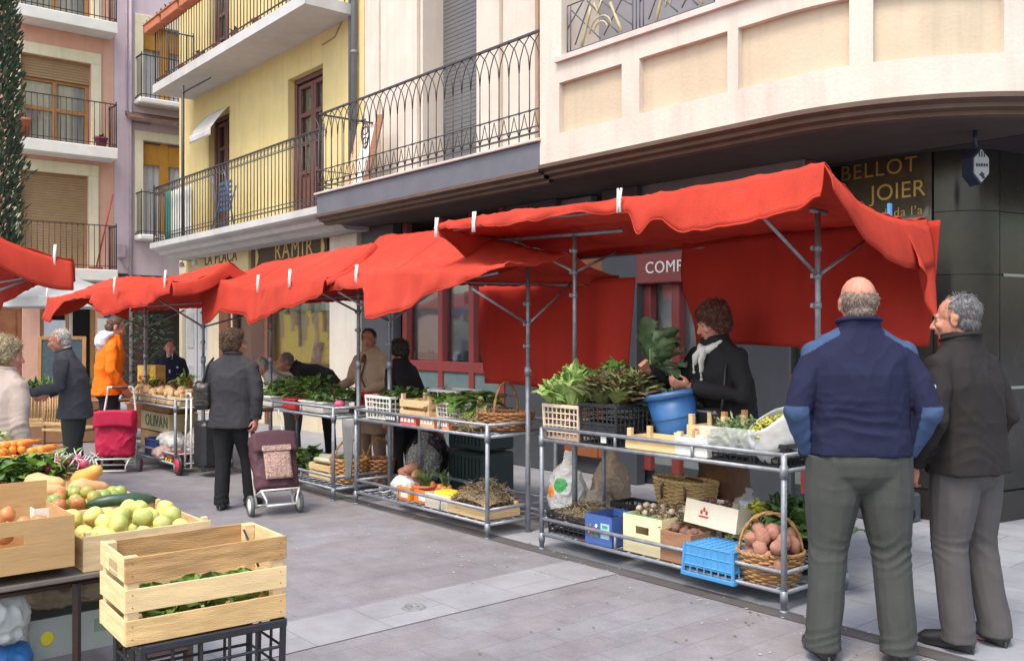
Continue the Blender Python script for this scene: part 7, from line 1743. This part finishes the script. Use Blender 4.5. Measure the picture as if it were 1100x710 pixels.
for i in range(420):
    z = U(.5, 1.85); R_ = .48 * (1 - abs(z - 1.15) / 1.1 * .6) * (1 + .3 * noise.noise(V((z * 3, i % 5, 2)))); a = U(0, 6.28); r = R_ * sqrt(U(.1, 1)); leaf(m, (r * cos(a), r * sin(a), z), (cos(a), sin(a), U(-.3, .9)), U(.10, .2), U(.035, .06), RN.choice([0, 0, 1]))
m.build('foliage', [mt('laurel_dark', (.02, .05, .025), .4, .3, trans=.1), mt('laurel_mid', (.04, .09, .035), .4, .3, trans=.1)], T)
OAKW = mt('cafe_wood', (.20, .10, .045), .6, .2, 8)
T = thing('planter', 'brown planter of bushy green ferns behind the cafe chair', 'planter', (-6.55, 13.2, 0), .3)
m = MB(); m.box((0, 0, .38), (1.7, .3, .76), ch=.02); m.build('trough', OAKW, T)
m = MB()
for i in range(500): leaf(m, (U(-.8, .8), U(-.14, .14), U(.74, .80)), (U(-.6, .6), U(-.6, .6), U(.4, 1)), U(.10, .30), U(.02, .04), RN.choice([0, 1, 1]))
m.build('foliage', [LEAFM, mt('fern', (.07, .17, .05), .6, .3, trans=.2)], T)
def chair(label, loc, rz):
    T = thing('wicker_chair', label, 'chair', loc, rz, None)
    for x in (-.23, .23):
        for y in (-.22, .22):
            m = MB(); m.tube((x, y, 0), (x, y, .45 if y < 0 else .86), .017); m.build('leg', OAKW, T)
    m = MB(); m.box((0, 0, .45), (.5, .48, .03), ch=.01); m.build('seat', STRAW, T)
    m = MB()
    for k in range(12): m.tube((-.21 + .42 * k / 11, .22, .5), (-.21 + .42 * k / 11, .22, .84), .009, n=6)
    m.box((0, .22, .86), (.5, .03, .05), ch=.01); m.box((0, .22, .52), (.5, .03, .04), ch=.01); m.build('backrest', STRAW, T)
    m = MB()
    for x in (-.25, .25): m.path([(x, .22, .66), (x, -.1, .67), (x, -.22, .62), (x, -.22, .45)], .014, 6)
    m.build('armrest', OAKW, T)
chair('straw-backed cafe chair just left of the old man in grey', (-5.05, 10.75, 0), radians(160))
chair('straw-backed cafe chair behind the taupe-coated woman', (-5.65, 11.3, 0), radians(200))
T = thing('cafe_table', 'small round brown cafe table between the straw-backed chairs', 'table', (-4.95, 11.5, 0))
m = MB(); m.lathe([(0, .72), (.34, .72), (.35, .735), (.34, .75), (0, .75)], 26); m.build('table_top', OAKW, T)
m = MB(); m.tube((0, 0, .02), (0, 0, .72), .03); m.lathe([(0, 0), (.22, 0), (.2, .03), (.04, .06), (0, .06)], 20); m.build('base', IRON, T)
T = thing('menu_stand', 'small white framed menu card standing above the ferns', 'sign', (-6.15, 12.85, .78), .2)
m = MB(); m.box((0, 0, .17), (.22, .02, .30), Matrix.Rotation(-.15, 4, 'X'), .004); m.build('frame', WHITE, T)
m = MB(); m.box((0, -.013, .17), (.15, .004, .22), Matrix.Rotation(-.15, 4, 'X')); m.build('card', mt('menu_blue', (.12, .17, .25), .6), T)
T = thing('chalkboard', 'wood framed dark chalkboard beside the cafe door', 'sign', (-7.35, 15.2, 0), .35)
m = MB(); m.box((0, 0, .8), (.62, .03, 1.3), Matrix.Rotation(-.12, 4, 'X')); m.build('board', mt('slate_board', (.035, .06, .075), .7, .3, 20), T)
m = MB()
for x in (-.33, .33): m.box((x, -.005, .8), (.06, .05, 1.4), Matrix.Rotation(-.12, 4, 'X'), .005)
for z in (.12, 1.47): m.box((0, -.005 - (z - .8) * -.12, z), (.6, .05, .06), ch=.005)
m.build('frame', mt('oak_frame', (.34, .17, .06)), T)
T = thing('parasol', 'white cafe parasol half hidden behind the left canopy', 'parasol', (-8.15, 17.2, 0))
m = MB(); m.tube((0, 0, 0), (0, 0, 2.6), .03); m.build('pole', WHITEP, T)
m = MB(); m.lathe([(1.15, 2.02), (1.15, 2.18), (.6, 2.40), (.05, 2.58), (0, 2.6)], 8, sm=False); m.build('canopy', mt('white_awning', (.68, .68, .66)), T, solid=.006)

# ================================================================== LIGHT AND CAMERA
w = bpy.data.worlds.new('World'); SC.world = w; w.use_nodes = True
nt = w.node_tree; sky = nt.nodes.new('ShaderNodeTexSky'); sky.sky_type = 'NISHITA'; sky.sun_disc = False
AZ, EL = radians(210), radians(60)        # azimuth clockwise from +Y; the light comes from behind the viewer's left shoulder
sky.sun_elevation = EL; sky.sun_rotation = AZ; sky.air_density = 1.6; sky.dust_density = 3.5; sky.ozone_density = 1
nt.links.new(sky.outputs[0], nt.nodes['Background'].inputs[0]); nt.nodes['Background'].inputs[1].default_value = .15
ld = bpy.data.lights.new('Sun', 'SUN'); ld.energy = 1.0; ld.angle = radians(16); ld.color = (1, .93, .82)
lo = bpy.data.objects.new('Sun', ld); COL.objects.link(lo)
sd = V((sin(AZ) * cos(EL), cos(AZ) * cos(EL), sin(EL)))
lo.rotation_euler = sd.to_track_quat('Z', 'Y').to_euler()
cam = bpy.data.cameras.new('Camera'); co = bpy.data.objects.new('Camera', cam); COL.objects.link(co); SC.camera = co
cam.sensor_width = 36; cam.lens = 36 * 1000 / 1100; cam.clip_end = 400; cam.shift_y = 3 / 1100
co.location = (0, 0, EYE); co.rotation_euler = (radians(90), 0, 0)
SC.view_settings.view_transform = 'Standard'; SC.view_settings.look = 'None'; SC.view_settings.exposure = 1.22; SC.view_settings.gamma = 1
SC.view_settings.use_curve_mapping = False
SC.render.engine = 'CYCLES'; SC.cycles.use_denoising = True; SC.cycles.max_bounces = 8
SC.cycles.transparent_max_bounces = 12
